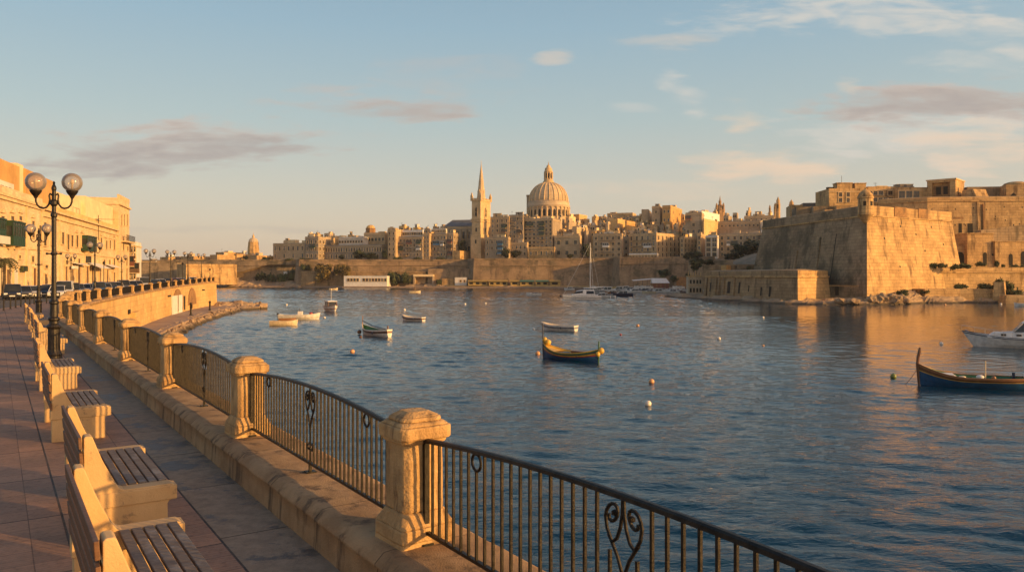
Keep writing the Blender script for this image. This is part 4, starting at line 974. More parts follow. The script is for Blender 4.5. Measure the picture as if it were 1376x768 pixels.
def balcony_mesh(w, style):
    k = (round(w, 1), style)
    if k not in BALC:
        b = MB(); b.box(-w/2, w/2, -1.1, .05, -.2, 0)
        if style == 'open':
            for q in range(int(w / .35) + 1): x = -w/2 + q * .35; b.box(x - .03, x + .03, -1.08, -1.02, 0, 1, 1)
            b.box(-w/2, w/2, -1.1, -1.0, 1, 1.08, 1); b.box(-w/2, -w/2 + .06, -1.1, 0, 1, 1.08, 1); b.box(w/2 - .06, w/2, -1.1, 0, 1, 1.08, 1)
        else:
            b.box(-w/2 + .05, w/2 - .05, -1.05, .05, 0, 1.1, 1); b.box(-w/2 + .12, w/2 - .12, -1.0, .05, 1.1, 2.5, 2); b.box(-w/2, w/2, -1.12, .05, 2.5, 2.65, 1)
            for q in range(4): x = lerp(-w/2 + .08, w/2 - .08, q / 3); b.box(x - .06, x + .06, -1.05, -.95, 1.1, 2.5, 1)
        BALC[k] = b.mesh('balcony', [M['trim'], {'open': M['iron'], 'green': M['green'], 'blue': M['blueshutter'], 'red': M['redbrown'], 'white': M['white'], 'brown': M['shutter']}[style], M['glass']])
    return BALC[k]
def bld(px0, pxc, px1, ytop, ybot, d, label, mat='house', yaw=20, name='apartment_building', cat='building', cols=0, rows=0, scols=0, wh=(1.1, 1.7), style='mix',
        depth=None, balc=(), roof=2, ztop=None, zbot=None, skip=(), corn=True, rrows=None, group=None, wrand=.0, extra_base=4):
    a = R(yaw); C = Cn(pxc, d); k0 = kx(px0); L = (C.x - k0 * C.y) / (math.cos(a) + k0 * math.sin(a))
    den = math.sin(a) - kx(px1) * math.cos(a); W = None
    if px1 > pxc and den < -1e-3 or px1 > pxc and den > 1e-3:
        W = (kx(px1) * C.y - C.x) / den
        if W < 1 or W > 62: W = None
    W = depth or W or 12
    zt = ztop if ztop is not None else Z(ytop, d); zb = zbot if zbot is not None else Z(ybot, d)
    H = zt - zb
    root = thing(name, label, cat, (C.x, C.y, zb), -a, group)
    mt = M[mat]
    mb = MB(); mb.box(-L, 0, 0, W, -extra_base, H - .8); mb.box(-L, 0, 0, .3, H - .8, H); mb.box(-L, 0, W - .3, W, H - .8, H); mb.box(-L, -L + .3, .3, W - .3, H - .8, H); mb.box(-.3, 0, .3, W - .3, H - .8, H)
    mb.build('wall', mt, root)
    if corn:
        mb = MB(); mb.box(-L - .25, .25, -.25, -.005, H - 1.3, H - 1.0); mb.box(.005, .25, -.25, W + .2, H - 1.3, H - 1.0); mb.build('cornice', M['trim'], root)
    if rows and cols:
        n = 0
        for r in range(rows):
            z = lerp(.9, H - 1.2, (r + .5) / rows) - wh[1] / 2
            for c in range(cols):
                if (r, c) in skip: continue
                if n >= 96: break
                if wrand and rnd.random() < wrand: continue
                x = -L + L * (c + .5) / cols
                st = style if style != 'mix' else rnd.choice(['brown', 'green', 'brown', 'white', 'red', 'brown', 'white', 'blue'])
                link('window', win_mesh(wh[0], wh[1], st), root, (x, 0, z)); n += 1
        for r in range(rrows or rows):
            z = lerp(.9, H - 1.2, (r + .5) / (rrows or rows)) - wh[1] / 2
            for c in range(scols):
                if n >= 98: break
                link('window', win_mesh(wh[0], wh[1], 'brown'), root, (0, W * (c + .5) / scols, z), R(90)); n += 1
    if rows >= 3 and cols >= 3 and not balc:
        balc = [((rnd.randrange(cols) + .5) / cols, (lerp(.9, H - 1.2, (rnd.randrange(1, rows) + .5) / rows) - wh[1] / 2 - .3) / H, rnd.choice((1.9, 2.4, 3.4)), rnd.choice(('open', 'open', 'green', 'white', 'brown', 'red'))) for _ in range(cols)]
    for (fx, fr, w, st) in balc:       # fraction along the front, fraction of height, width, style
        link('balcony', balcony_mesh(w, st), root, (-L * (1 - fx), 0, H * fr))
    for k in range(roof):
        w_ = min(L * .5, rnd.uniform(2.5, 6)); x = -rnd.uniform(w_, max(w_ + .1, L - .3)); dd = min(W * .4, rnd.uniform(2.5, 5)); y = rnd.uniform(.5, max(.6, W - dd - 1)); hh = rnd.uniform(1.2, 2.8)
        mb = MB(); mb.box(x, x + w_, y, y + dd, H - .8, H + hh - .8); mb.box(x - .15, x + w_ + .15, y - .15, y + dd + .15, H + hh - .8, H + hh - .6)
        if rnd.random() < .6: mb.box(x + w_ * .3, x + w_ * .3 + .9, y - .04, y, H - .7, H + min(hh - .9, 1.2), 1)
        mb.build('roof_room', [M[rnd.choice(['houselit', 'house', 'whiteh', 'cream', 'houselit'])], M['glass']], root)
    for k in range(max(0, roof) * 2):
        if rnd.random() < .8:
            x = -rnd.uniform(.5, max(.6, L - .5)); y = rnd.uniform(.5, W - 1); h_ = rnd.uniform(.9, 1.5); mb = MB()
            t = rnd.random()
            if t < .5: mb.lathe([(.5, H - .8), (.55, H - .6), (.55, H - .8 + h_), (.2, H - .6 + h_)], 8, (x, y, 0)); mb.build('water_tank', M['tank'], root)
            elif t < .75: mb.tube([(x, y, H - .8), (x, y, H + 2.2)], .05, 5); mb.tube([(x - .7, y, H + 2.0), (x + .7, y, H + 2.0)], .05, 5); mb.tube([(x - .5, y, H + 1.6), (x + .5, y, H + 1.6)], .04, 5); mb.build('antenna', M['iron'], root)
            else: mb.box(x, x + .8, y, y + .5, H - .8, H + .6); mb.build('chimney', M['house'], root)
    root['dims'] = (L, W, H)
    del root['dims']
    return root, L, W, H

# block behind the end of the terrace
bld(170, 180, 183, 324, 380, 205, 'white apartment block peeping out beyond the golden corner house', 'whiteh', yaw=-17, cols=3, rows=5, wh=(1.3, 1.2), roof=0, depth=12)
# ================================================================== CARS
def car_proto(kind='hatch'):
    L, W = (4.2, 1.72) if kind != 'van' else (4.9, 1.9); root = thing('parked_car', 'x', 'car')
    if kind == 'van': low, roof, x0, x1, x2, x3 = .95, 1.95, -2.35, -2.3, 1.0, 1.75
    elif kind == 'suv': low, roof, x0, x1, x2, x3 = .95, 1.70, -2.0, -1.75, .45, 1.05
    else: low, roof, x0, x1, x2, x3 = .85, 1.45, -1.95, -1.45, .25, 1.05
    h = L / 2
    prof = [(-h, .28), (-h, low - .12), (-h + .06, low), (x0, low + .02), (x3, low + .01), (h - .35, low - .10), (h - .05, low - .25), (h, .48), (h - .02, .28), (h - .25, .20), (-h + .2, .20)]
    b = MB(); n = len(prof)
    rows = []
    for y, sc in ((-W/2, .97), (-W/2 + .07, 1.0), (W/2 - .07, 1.0), (W/2, .97)): rows.append([(x * sc, y, z if abs(y) < W/2 - .01 else .22 + (z - .22) * .95) for x, z in prof])
    rows = [r + [r[0]] for r in rows]; b.grid(rows); b.add(rows[0][:-1], [tuple(range(n))]); b.add(rows[-1][:-1], [tuple(range(n - 1, -1, -1))])
    body = b.build('body', M['carpaint'] if 'carpaint' in M else M['boat_white'], root, bevel=.02)
    g = MB(); w2, w3 = W/2 - .05, W/2 - .20
    vs = [(x0, -w2, low), (x3, -w2, low), (x3, w2, low), (x0, w2, low), (x1, -w3, roof - .04), (x2, -w3, roof - .04), (x2, w3, roof - .04), (x1, w3, roof - .04)]
    g.add(vs, [(0,3,2,1),(4,5,6,7),(0,1,5,4),(1,2,6,5),(2,3,7,6),(3,0,4,7)]); g.build('windows', M['glass'], root)
    r = MB(); r.add([(x1 - .03, -w3 - .02, roof - .05), (x2 + .05, -w3 - .02, roof - .05), (x2 + .05, w3 + .02, roof - .05), (x1 - .03, w3 + .02, roof - .05), (x1 + .1, -w3 + .1, roof), (x2 - .1, -w3 + .1, roof), (x2 - .1, w3 - .1, roof), (x1 + .1, w3 - .1, roof)], [(0,3,2,1),(4,5,6,7),(0,1,5,4),(1,2,6,5),(2,3,7,6),(3,0,4,7)])
    for sy in (-1, 1):
        for (xa, za, xb, zb) in ((x0, low, x1, roof - .04), (x3, low, x2, roof - .04), (lerp(x0, x3, .48), low, lerp(x1, x2, .5), roof - .04)):
            r.tube([(xa, sy * (w2 + .005), za), (xb, sy * (w3 + .01), zb)], .035, 4)
    r.build('roof', M['carpaint'], root)
    for x in (-h + .75, h - .8):
        for sy in (-1, 1):
            wb = MB(); wb.tube([(0, sy * (W/2 - .2), 0), (0, sy * (W/2 + .01), 0)], .31, 14); wo = wb.build('wheel', M['rubber'], root, (x, 0, .31))
            rb = MB(); rb.tube([(0, sy * (W/2 + .0), 0), (0, sy * (W/2 + .02), 0)], .19, 10); rb.build('rim', M['chrome'], wo)
    for sy in (-1, 1):
        hb = MB(); hb.box(h - .16, h - .02, sy * (W/2 - .28) - .17, sy * (W/2 - .28) + .17, low - .36, low - .2); hb.build('headlight', M['white'], root)
        hb = MB(); hb.box(-h - .01, -h + .1, sy * (W/2 - .2) - .12, sy * (W/2 - .2) + .12, low - .3, low - .12); hb.build('tail_light', M['boat_red'], root)
    hb = MB(); hb.box(h - .06, h + .012, -.26, .26, .38, .50); hb.build('number_plate', M['white'], root)
    hb = MB(); hb.box(h - .05, h + .01, -.5, .5, .54, .64); hb.build('grille', M['dark'], root)
    return root
def carpaint(name, c):
    m = NT(name); n = m.noise(m.pos(), 2, 4); m.col(m.mix(n, tuple(x * .88 for x in c), c)); m.rough(.28); m.b.inputs['Coat Weight'].default_value = .5; return m.mat
CP = {k: carpaint(k + '_car_paint', c) for k, c in {'black': (.02, .02, .022), 'white': (.68, .66, .62), 'silver': (.42, .41, .39), 'blue': (.06, .13, .24), 'grey': (.12, .12, .12), 'red': (.30, .04, .03), 'navy': (.02, .03, .06), 'beige': (.45, .38, .28)}.items()}
M['carpaint'] = CP['white']
cars = {}
for kind in ('hatch', 'suv', 'van'):
    cars[kind] = car_proto(kind)
PAL = {}
def put_car(kind, colr, loc, rz, label):
    base = cars[kind]
    if not base.get('used'): o = base; base['used'] = 1
    else: o = copy_tree(base); 
    if 'used' in o and o is not base: del o['used']
    for ch in o.children:
        if ch.name.startswith(('body', 'roof')):
            key = (kind, colr, ch.name.split('.')[0])
            if key not in PAL:
                me = ch.data.copy(); me.materials.clear(); me.materials.append(CP[colr]); PAL[key] = me
            ch.data = PAL[key]
    o.location = loc; o.rotation_euler = (0, 0, rz); tag(o, label, 'car', 'cars parked along the curved road')
CARS = [  # px of the centre, lateral offset inland from the rail, type, colour, heading offset
    (17, 85, 'suv', 'black', 14, 'black car with bright number plate, leftmost of the parked cars'), (31, 88, 'hatch', 'grey', 16, 'dark grey car directly right of the black car at far left'),
    (41, 90, 'hatch', 'white', 20, 'white car just left of the farther lamp pole'), (57, 93, 'hatch', 'black', 20, 'black car directly left of the near lamp pole'),
    (65, 100, 'hatch', 'silver', 10, 'silver car partly hidden by the near lamp pole'), (78, 92, 'hatch', 'white', 5, 'white car right of the near lamp pole'), (87, 94, 'van', 'white', 8, 'white van right of the near lamp pole'),
    (97, 96, 'suv', 'black', 10, 'large black car in front of the arched window'), (104, 103, 'hatch', 'grey', 10, 'dark grey car right of the large black car'), (113, 104, 'hatch', 'white', 12, 'white car under the pale awning'),
    (121, 107, 'hatch', 'white', 12, 'second white car under the pale awning'), (133, 104, 'suv', 'blue', 12, 'blue car right of the dark lamp post on the curve'), (141, 109, 'hatch', 'silver', 14, 'silver car right of the blue car'),
    (148, 118, 'hatch', 'black', 14, 'black car in front of the framed doorway'), (157, 120, 'hatch', 'white', 15, 'white car before the corner house'), (166, 121, 'suv', 'grey', 15, 'dark grey car below the corner balcony'),
    (176, 126, 'hatch', 'navy', 15, 'navy car just past the corner house'), (184, 130, 'hatch', 'silver', 16, 'silver car left of the first lamp post on the curve'), (193, 134, 'van', 'white', 16, 'white van left of the first lamp post on the curve'),
    (208, 140, 'hatch', 'blue', 16, 'small blue car right of the first lamp post on the curve'), (216, 144, 'hatch', 'white', 16, 'white car between the first and second lamp posts on the curve'), (224, 150, 'hatch', 'black', 16, 'black car left of the second lamp post on the curve'),
    (236, 154, 'hatch', 'red', 16, 'dark red car right of the second lamp post on the curve'), (243, 158, 'hatch', 'silver', 16, 'silver car left of the third lamp post on the curve'), (259, 166, 'hatch', 'white', 16, 'white car between the third and fourth lamp posts on the curve')]
def ground_at(d): return interp(d, [(p[1], p[2] - .35) for p in PIERS]) - .13
for px, d, kind, colr, dr, lab in CARS:
    put_car(kind, colr, (X(px, d), d, ground_at(d)), math.atan2(-.95, .30) + R(dr), lab)
if 'used' in cars['van']: pass
for c in cars.values():
    if 'used' in c: del c['used']
# ================================================================== TERRAIN OF THE FAR BANKS
def sheet(name, cols, mat, noise_amp=1.0, freq=.03, sub=6, seed=0):
    # cols: list of (px, [(d, z), ...]) with equal row counts
    rows = []
    n = len(cols[0][1])
    for (pa, ra), (pb, rb) in zip(cols, cols[1:]):
        for s_ in range(sub):
            t = s_ / sub; rows.append([(lerp(pa, pb, t), lerp(x[0], y[0], t), lerp(x[1], y[1], t)) for x, y in zip(ra, rb)])
    rows.append([(cols[-1][0], d, z) for d, z in cols[-1][1]])
    P = []
    for r in rows:
        fine = []
        for (p, d0, z0), (_, d1, z1) in zip(r, r[1:]):
            for q in range(4): t = q / 4; fine.append((p, lerp(d0, d1, t), lerp(z0, z1, t)))
        fine.append(r[-1]); P.append([(X(p, d), d, z + (noise.fractal(Vector((X(p, d) * freq, d * freq, seed)), 1, 2, 4) * noise_amp if 0 < k < len(fine) - 1 else 0)) for k, (p, d, z) in enumerate(fine)])
    mb = MB(); mb.grid(P); o = mb.build(name, M[mat], recalc=False, smooth=True); o['kind'] = 'structure'; return o
sheet('city_hill', [(60, [(486, 1), (520, 3), (640, 5), (900, 5)]), (290, [(486, 1), (520, 3), (640, 5), (900, 5)]), (360, [(486, 9), (520, 9), (600, 12), (900, 8)]), (520, [(480, 10), (520, 12), (620, 22), (900, 10)]), (640, [(470, 10.5), (520, 15), (620, 30), (900, 12)]),
                    (760, [(466, 10.5), (520, 16), (640, 36), (900, 14)]), (850, [(450, 10.5), (500, 16), (620, 38), (900, 14)]), (960, [(420, 10), (480, 18), (620, 42), (900, 20)]), (1060, [(400, 10), (470, 20), (620, 46), (900, 30)])], 'scrub', 1.0)
sheet('fort_hill', [(985, [(262, 3.0), (275, 4.5), (330, 8), (420, 10)]), (1040, [(262, 3.5), (275, 4.5), (330, 12), (620, 30)]), (1120, [(262, 8), (275, 12), (300, 25), (620, 36)]), (1200, [(262, 8), (275, 25), (300, 26.5), (620, 36)]), (1420, [(268, 20), (275, 26), (300, 26.5), (620, 30)]), (1700, [(268, 20), (275, 26), (300, 26.5), (620, 30)])], 'scrub', .4)
# city foreshore
fs = MB(); F0 = [(60, 520), (285, 476), (400, 470), (460, 456), (520, 452), (640, 446), (760, 438), (840, 405), (850, 362), (935, 352), (1000, 300)]
fo = [(X(p, d), d) for p, d in F0]; poly = fo + [(X(1060, 480), 480), (X(60, 560), 560)]
fs.prism(poly, poly, -3.9, -6); struct('city_foreshore', fs, M['quay'])
rocks('city_shore_rock', [(X(p, d), d, -5.4) for p, d in ((200, 480), (290, 470), (380, 468), (470, 461), (530, 458), (640, 448), (700, 441))], [(X(p, d), d, z) for p, d, z in ((200, 505, 1.5), (290, 494, 1.5), (380, 490, .5), (470, 482, -.5), (530, 476, -1.5), (640, 462, -2.6), (700, 452, -3.4))], 170, 1.3, .16, seed=4, cols=9, crest=.5)
# quay front walls under the market kiosks
def quad_wall(name, label, pts, zt, zb, mat, thick=3.0, batter=.10, cat='wall', parapet=None, cordon=None, group=None, extra=None):
    """pts: [(px, d)] left to right seen from the water; builds a battered wall thing"""
    P = [Vector((X(p, d), d)) for p, d in pts]; n = len(P)
    def offs(o):
        out = []
        for i in range(n):
            t = (P[min(i+1, n-1)] - P[max(i-1, 0)]).normalized(); nr = Vector((t.y, -t.x)); out.append(P[i] + nr * o)
        return out
    H = zt - zb; front = P; foot = offs(H * batter); rear = offs(-thick)
    top = [tuple(p) for p in front] + [tuple(p) for p in reversed(rear)]; bot = [tuple(p) for p in foot] + [tuple(p) for p in reversed(rear)]
    o = P[0]; root = thing(name, label, cat, (o.x, o.y, zb), 0, group)
    mb = MB(); mb.prism(top, bot, zt, zb); child_world(mb, 'wall_face', M[mat], root)
    if cordon is not None:
        a_, b_ = offs(.35 + (zt - cordon) * batter), offs(0); pl = [tuple(p) for p in a_] + [tuple(p) for p in reversed(b_)]
        mb = MB(); mb.prism(pl, pl, cordon + .35, cordon); child_world(mb, 'cordon', M[mat] if mat != 'fort_dark' else M['citywall'], root)
    if parapet:
        a_, b_ = offs(.12), offs(-1.4); pl = [tuple(p) for p in a_] + [tuple(p) for p in reversed(b_)]
        mb = MB(); mb.prism(pl, pl, zt + parapet, zt + .002); child_world(mb, 'parapet', M[mat], root)
    return root
zc = Z(348, 460)
quad_wall('city_wall', 'long rough shaded city wall at the far left above the rocky shore', [(180, 498), (300, 492), (340, 490), (398, 488)], Z(350.5, 488), -1.5, 'fort_dark', parapet=.9, cordon=Z(357, 488))
quad_wall('city_wall', 'weathered city wall with bushes growing out, left of the cathedral spire', [(398, 480), (402, 474), (470, 474), (560, 472), (632, 470)], Z(351, 474), -3.0, 'citywall', parapet=1.2, cordon=Z(357, 474))
quad_wall('terrace_wall', 'long low terrace wall with scrub in front of it, behind the white waterside building', [(405, 469), (470, 468), (572, 465)], Z(364, 468), -4, 'fort_mid', batter=.05, cordon=Z(366, 468))
quad_wall('terrace_wall', 'lower brown terrace wall above the small canopy building', [(575, 464), (632, 462)], Z(361, 462), -4, 'citywall', batter=.05)
quad_wall('city_wall', 'tall smooth sloping city wall directly below the domed church', [(628, 470), (637, 456), (740, 452), (824, 449)], Z(349.5, 452), -4, 'citywall', batter=.16, parapet=1.2, cordon=Z(357.5, 452))
quad_wall('city_wall', 'tall plain city wall behind the small marina', [(824, 449), (833, 436), (930, 425), (960, 420)], Z(347.5, 436), -4, 'citywall', batter=.12, parapet=1.0, cordon=Z(355, 432))
quad_wall('city_wall', 'pale low terrace wall behind the dark trees beside the white boathouse', [(925, 400), (1000, 380), (1075, 372)], Z(349.5, 385), 0, 'citywall', batter=.05)
quad_wall('quay_wall', 'low stone quay edge running below the yellow kiosks to the marina', [(600, 455), (700, 446), (770, 438), (838, 404)], -3.4, -6, 'seawall', batter=0, thick=2)
quad_wall('quay_wall', 'low marina quay edge behind the moored boats', [(845, 362), (890, 357), (935, 350)], -3.5, -6, 'citywall', batter=0, thick=2)

# ================================================================== FAR LEFT FORT
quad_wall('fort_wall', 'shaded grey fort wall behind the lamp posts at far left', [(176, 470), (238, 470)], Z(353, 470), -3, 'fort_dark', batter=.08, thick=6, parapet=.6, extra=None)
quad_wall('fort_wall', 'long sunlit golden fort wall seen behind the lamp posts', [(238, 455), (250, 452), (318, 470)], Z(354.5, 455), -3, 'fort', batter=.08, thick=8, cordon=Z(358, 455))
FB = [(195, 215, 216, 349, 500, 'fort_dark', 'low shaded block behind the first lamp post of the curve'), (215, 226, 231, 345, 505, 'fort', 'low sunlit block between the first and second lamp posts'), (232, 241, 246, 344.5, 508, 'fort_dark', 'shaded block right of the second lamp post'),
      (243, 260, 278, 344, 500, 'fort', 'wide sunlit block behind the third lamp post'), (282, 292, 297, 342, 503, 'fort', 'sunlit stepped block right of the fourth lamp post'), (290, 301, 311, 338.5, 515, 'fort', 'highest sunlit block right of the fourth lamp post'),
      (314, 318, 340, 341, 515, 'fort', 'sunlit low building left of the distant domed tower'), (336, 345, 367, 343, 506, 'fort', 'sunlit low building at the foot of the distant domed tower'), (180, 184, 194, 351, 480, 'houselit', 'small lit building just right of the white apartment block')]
for x0, xc, x1, yt, d, m_, lab in FB: bld(x0, xc, x1, yt, 370, d, lab, m_, yaw=30, name='fort_building', cols=3, rows=1, wh=(.9, 1.1), roof=1, depth=16, corn=False)  # shaded blocks take the dark stone, so their shade is in the colour
# distant domed tower
tw = thing('domed_tower', 'small distant domed tower with a pointed lantern at far left', 'tower', (X(340.5, 540), 540, Z(343, 540)))
mb = MB(); hh = Z(326, 540) - Z(343, 540); mb.lathe([(4.2, -4), (4.0, hh * .5), (3.5, hh), (3.7, hh + .1), (3.5, hh + .5)], 10); mb.build('tower_body', M['fort'], tw)
mb = MB(); mb.lathe([(3.3, hh + .5), (3.0, hh + 1.8), (2.0, hh + 3), (.9, hh + 3.5)], 12); mb.build('dome', M['houselit'], tw)
mb = MB(); mb.lathe([(.8, hh + 3.5), (.8, hh + 4.8), (.3, hh + 5.4), (.05, hh + 7)], 8); mb.build('lantern', M['houselit'], tw)

# ================================================================== CITY: named buildings
bld(367, 409.5, 410, 326, 350, 505, 'grey-brown block with arched windows at the left end of the far city', yaw=22, cols=7, rows=2, wh=(1.3, 2.6), skip={(0, k) for k in (1, 3, 5)}, roof=2)
bld(381, 387, 391, 322.5, 330, 512, 'small sunlit roof house above the leftmost grey-brown block', 'houselit', cols=0)
bld(410, 427.5, 437, 317.5, 350, 500, 'tall square building with a dark glazed balcony, left part of the far city', cols=3, rows=3, scols=2, style='green', wh=(1.3, 2.0), roof=2, balc=[(.6, .52, 3.6, 'green')])
bld(437, 513, 521, 328, 350, 492, 'long low building with a row of tall windows left of the white-balconied block', cols=22, rows=2, wh=(1.1, 2.4), skip={(0, k) for k in range(0, 22) if k % 3 == 0}, roof=0)
bld(489, 517, 521, 312, 330, 505, 'flat block set back above the long low building', cols=6, rows=1, wh=(1.7, 2.0), style='green', roof=1)
bld(455, 488, 489, 318, 330, 503, 'pale upper storey behind the long low building', 'whiteh', cols=9, rows=1, wh=(1.3, 1.4), roof=1)
r = thing('rooftop_cupola', 'small orange rooftop cupola on the left part of the city skyline', 'cupola', (X(498, 512), 512, Z(313, 512)))
mb = MB(); mb.lathe([(3.2, -3), (3.2, 2.8), (3.4, 3.0), (3.0, 3.2)], 8); mb.build('drum', M['scar'], r); mb = MB(); mb.lathe([(2.9, 3.2), (2.6, 4.2), (1.6, 5.0), (.1, 5.4)], 12); mb.build('dome', M['houselit'], r)
bld(521, 531.5, 532, 307.5, 347, 487, 'tall narrow end bay with square windows left of the white greenhouse roof', cols=2, rows=5, roof=1, wh=(1.1, 1.6))
bld(532, 568, 569, 317, 347, 485, 'stone block with stacked green and red balconies and white glazed top floor', cols=8, rows=4, style='mix', roof=0, balc=[(.18, .62, 3.6, 'open'), (.18, .36, 3.2, 'green'), (.5, .64, 3.4, 'red'), (.5, .38, 3.4, 'open'), (.85, .64, 3.0, 'green'), (.85, .38, 3.0, 'white'), (.35, .12, 3, 'open')])
bld(541, 568, 569, 308.5, 318, 489, 'white glazed rooftop floor above the stacked balconies', 'white', cols=9, rows=1, wh=(1.3, 1.5), roof=0, corn=False)
bld(569, 577, 577.5, 313, 347, 485, 'narrow stone bay with two columns of windows right of the stacked balconies', cols=2, rows=5, roof=1, style='white')
bld(577.5, 600, 601, 313, 347, 484, 'stone block with one bright blue enclosed balcony', cols=5, rows=4, roof=0, balc=[(.40, .52, 4.2, 'blue'), (.38, .25, 4.2, 'open'), (.75, .5, 2.6, 'white')])
bld(580, 599, 601, 307, 313, 490, 'white arcaded terrace storey above the block with the blue balcony', 'whiteh', cols=9, rows=1, wh=(1.1, 1.5), roof=0, corn=False)
bld(601, 609, 616, 312, 347, 483, 'stone corner block with a column of red-brown balconies', cols=1, rows=4, scols=2, roof=1, balc=[(.45, .58, 3.0, 'red'), (.45, .36, 3.0, 'brown'), (.45, .12, 3.0, 'red')])
# cathedral nave
nv = bld(597, 634, 634.5, 303.5, 347, 497, 'shaded cathedral nave with a grey pitched roof left of the stone spire', yaw=14, cols=5, rows=2, wh=(1.6, 4.6), roof=0, depth=16, name='cathedral_nave', cat='church')
root, L, W, H = nv
mb = MB(); mb.add([(-L - .4, -.4, H), (.4, -.4, H), (.4, W + .4, H), (-L - .4, W + .4, H), (-L + 3, W/2, H + 4.6), (.4, W/2, H + 4.6)], [(0,1,5,4),(3,4,5,2),(0,4,3),(1,2,5),(0,3,2,1)]); mb.build('roof', M['roofslate'], root)
mb = MB()
for k in range(6): x = -L + L * k / 5; mb.box(x - .6, x + .6, -1.2, -.01, -4, H - 2)
mb.build('buttresses', M['house'], root)
bld(608, 618, 631, 336.5, 347, 478, 'low tan garden wall building at the foot of the cathedral nave', 'fort', cols=0, roof=0, corn=False, name='low_building')
# spire tower
def tower():
    d = 484; xc = X(645.7, d); a = R(28); w = 9.4
    zb = Z(347, d); r = thing('church_tower', 'tall stone church tower with a slender pointed spire and corner pinnacles', 'church tower', (xc, d, zb), -a + R(0))
    # origin at the near corner; footprint extends left/back
    k0, k1 = kx(634), kx(659)
    L = (xc - k0 * d) / (math.cos(a) + k0 * math.sin(a)); W = (k1 * d - xc) / (math.sin(a) - k1 * math.cos(a)); 
    hs = Z(297, d) - zb; hb = Z(268.5, d) - zb
    mb = MB(); mb.box(-L - .5, .5, -.5, W + .5, -4, hs * .62); mb.box(-L, 0, 0, W, hs * .62, hb); mb.build('tower_body', M['houselit'], r)
    mb = MB()
    for z in (hs * .62, hs - .3, hb - .4, hs + 1.2): mb.box(-L - .55, .55, -.55, W + .55, z, z + .5)
    mb.build('string_courses', M['trim'], r)
    for (x, y, rz) in ((-L / 2, 0, 0), (0, W / 2, R(90))):
        b = MB(); b.add([(-.9, -.06, hs + 3.2), (.9, -.06, hs + 3.2), (.9, -.06, hs + 7.6), (0, -.06, hs + 9), (-.9, -.06, hs + 7.6)], [(0,1,2,3,4)]); b.box(-.07, .07, -.16, -.06, hs + 3.2, hs + 8.4, 1); b.box(-.9, .9, -.16, -.06, hs + 5.6, hs + 5.8, 1)
        b.box(-1.25, -.9, -.3, .05, hs + 2.8, hs + 7.8, 1); b.box(.9, 1.25, -.3, .05, hs + 2.8, hs + 7.8, 1)
        b.build('belfry_window', [M['dark'], M['trim']], r, (x, y, 0), rz)
        for zz in (hs * .72, hs * .40): b = MB(); b.box(-.5, .5, -.06, .05, zz, zz + 2.4); b.build('window', M['dark'], r, (x, y - .0 if rz == 0 else y, 0) if zz > hs * .62 else ((x, -.5, 0) if rz == 0 else (.5, y, 0)), rz)
    mb = MB()
    n = 7
    for k in range(n):
        x = lerp(-L - .4, .0, k / n); mb.box(x, x + L / n * .55, -.4, .1, hb, hb + 1.3); y = lerp(0, W, k / n); mb.box(-.1, .4, y, y + W / n * .55, hb, hb + 1.3); mb.box(-L - .4, -L + .1, y, y + W / n * .55, hb, hb + 1.3); mb.box(x, x + L / n * .55, W - .1, W + .4, hb, hb + 1.3)
    mb.build('parapet', M['trim'], r)
    for (x, y) in ((-L, 0), (0, 0), (0, W), (-L, W)):
        mb = MB(); mb.lathe([(.95, 0), (.9, 2.8), (1.1, 3.0), (.75, 3.3), (.08, 5.4)], 4, (x, y, hb - .3), phase=.5); mb.build('pinnacle', M['houselit'], r)
    sp = MB(); hz = Z(214.5, d) - zb; base = Z(262, d) - zb; cx, cy = -L / 2, W / 2; R0 = min(L, W) * .44
    sp.lathe([(R0 * 1.05, hb - .5), (R0 * 1.02, hb + 1.2), (R0 * .60, hb + (hz - hb) * .42), (R0 * .62, hb + (hz - hb) * .43), (R0 * .28, hb + (hz - hb) * .74), (.05, hz - 1)], 8, (cx, cy, 0), phase=.5); o = sp.build('spire', M['houselit'], r)
    sp = MB(); sp.tube([(cx, cy, hz - 1.3), (cx, cy, hz + .6)], .10, 6); sp.lathe([(.02, -.3), (.3, 0), (.02, .3)], 8, (cx, cy, hz - .9)); sp.build('finial', M['trim'], o)
    for k in range(4):
        an = math.pi / 2 * k; b = MB(); b.box(-.5, .5, -R0 * .86, -R0 * .5, hb + 3.5, hb + 5.6); b.add([(-.7, -R0 * .9, hb + 5.6), (.7, -R0 * .9, hb + 5.6), (0, -R0 * .9, hb + 7), (-.7, -R0 * .3, hb + 5.6), (.7, -R0 * .3, hb + 5.6), (0, -R0 * .3, hb + 7)], [(0,1,2),(3,5,4),(0,2,5,3),(1,4,5,2),(0,3,4,1)]); b.build('lucarne', M['trim'], o, (cx, cy, 0), an)
tower()
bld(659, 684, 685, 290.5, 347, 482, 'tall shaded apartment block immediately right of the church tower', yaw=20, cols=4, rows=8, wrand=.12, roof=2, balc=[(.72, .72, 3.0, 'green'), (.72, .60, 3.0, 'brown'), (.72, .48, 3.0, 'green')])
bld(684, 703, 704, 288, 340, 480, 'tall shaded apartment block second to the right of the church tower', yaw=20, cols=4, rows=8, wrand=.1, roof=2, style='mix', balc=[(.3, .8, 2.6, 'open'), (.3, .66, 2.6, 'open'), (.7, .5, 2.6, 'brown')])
bld(704, 742.5, 752.5, 292.5, 335, 478, 'block with big green glazed bands and a bright sunlit end wall under the dome', yaw=20, cols=7, rows=7, wh=(1.5, 1.6), style='mix', roof=3, scols=0, balc=[(.2, .75, 5, 'green'), (.2, .60, 5, 'open'), (.62, .76, 3.4, 'green'), (.62, .6, 3.4, 'green'), (.62, .45, 3.4, 'green'), (.62, .28, 3.4, 'open')])
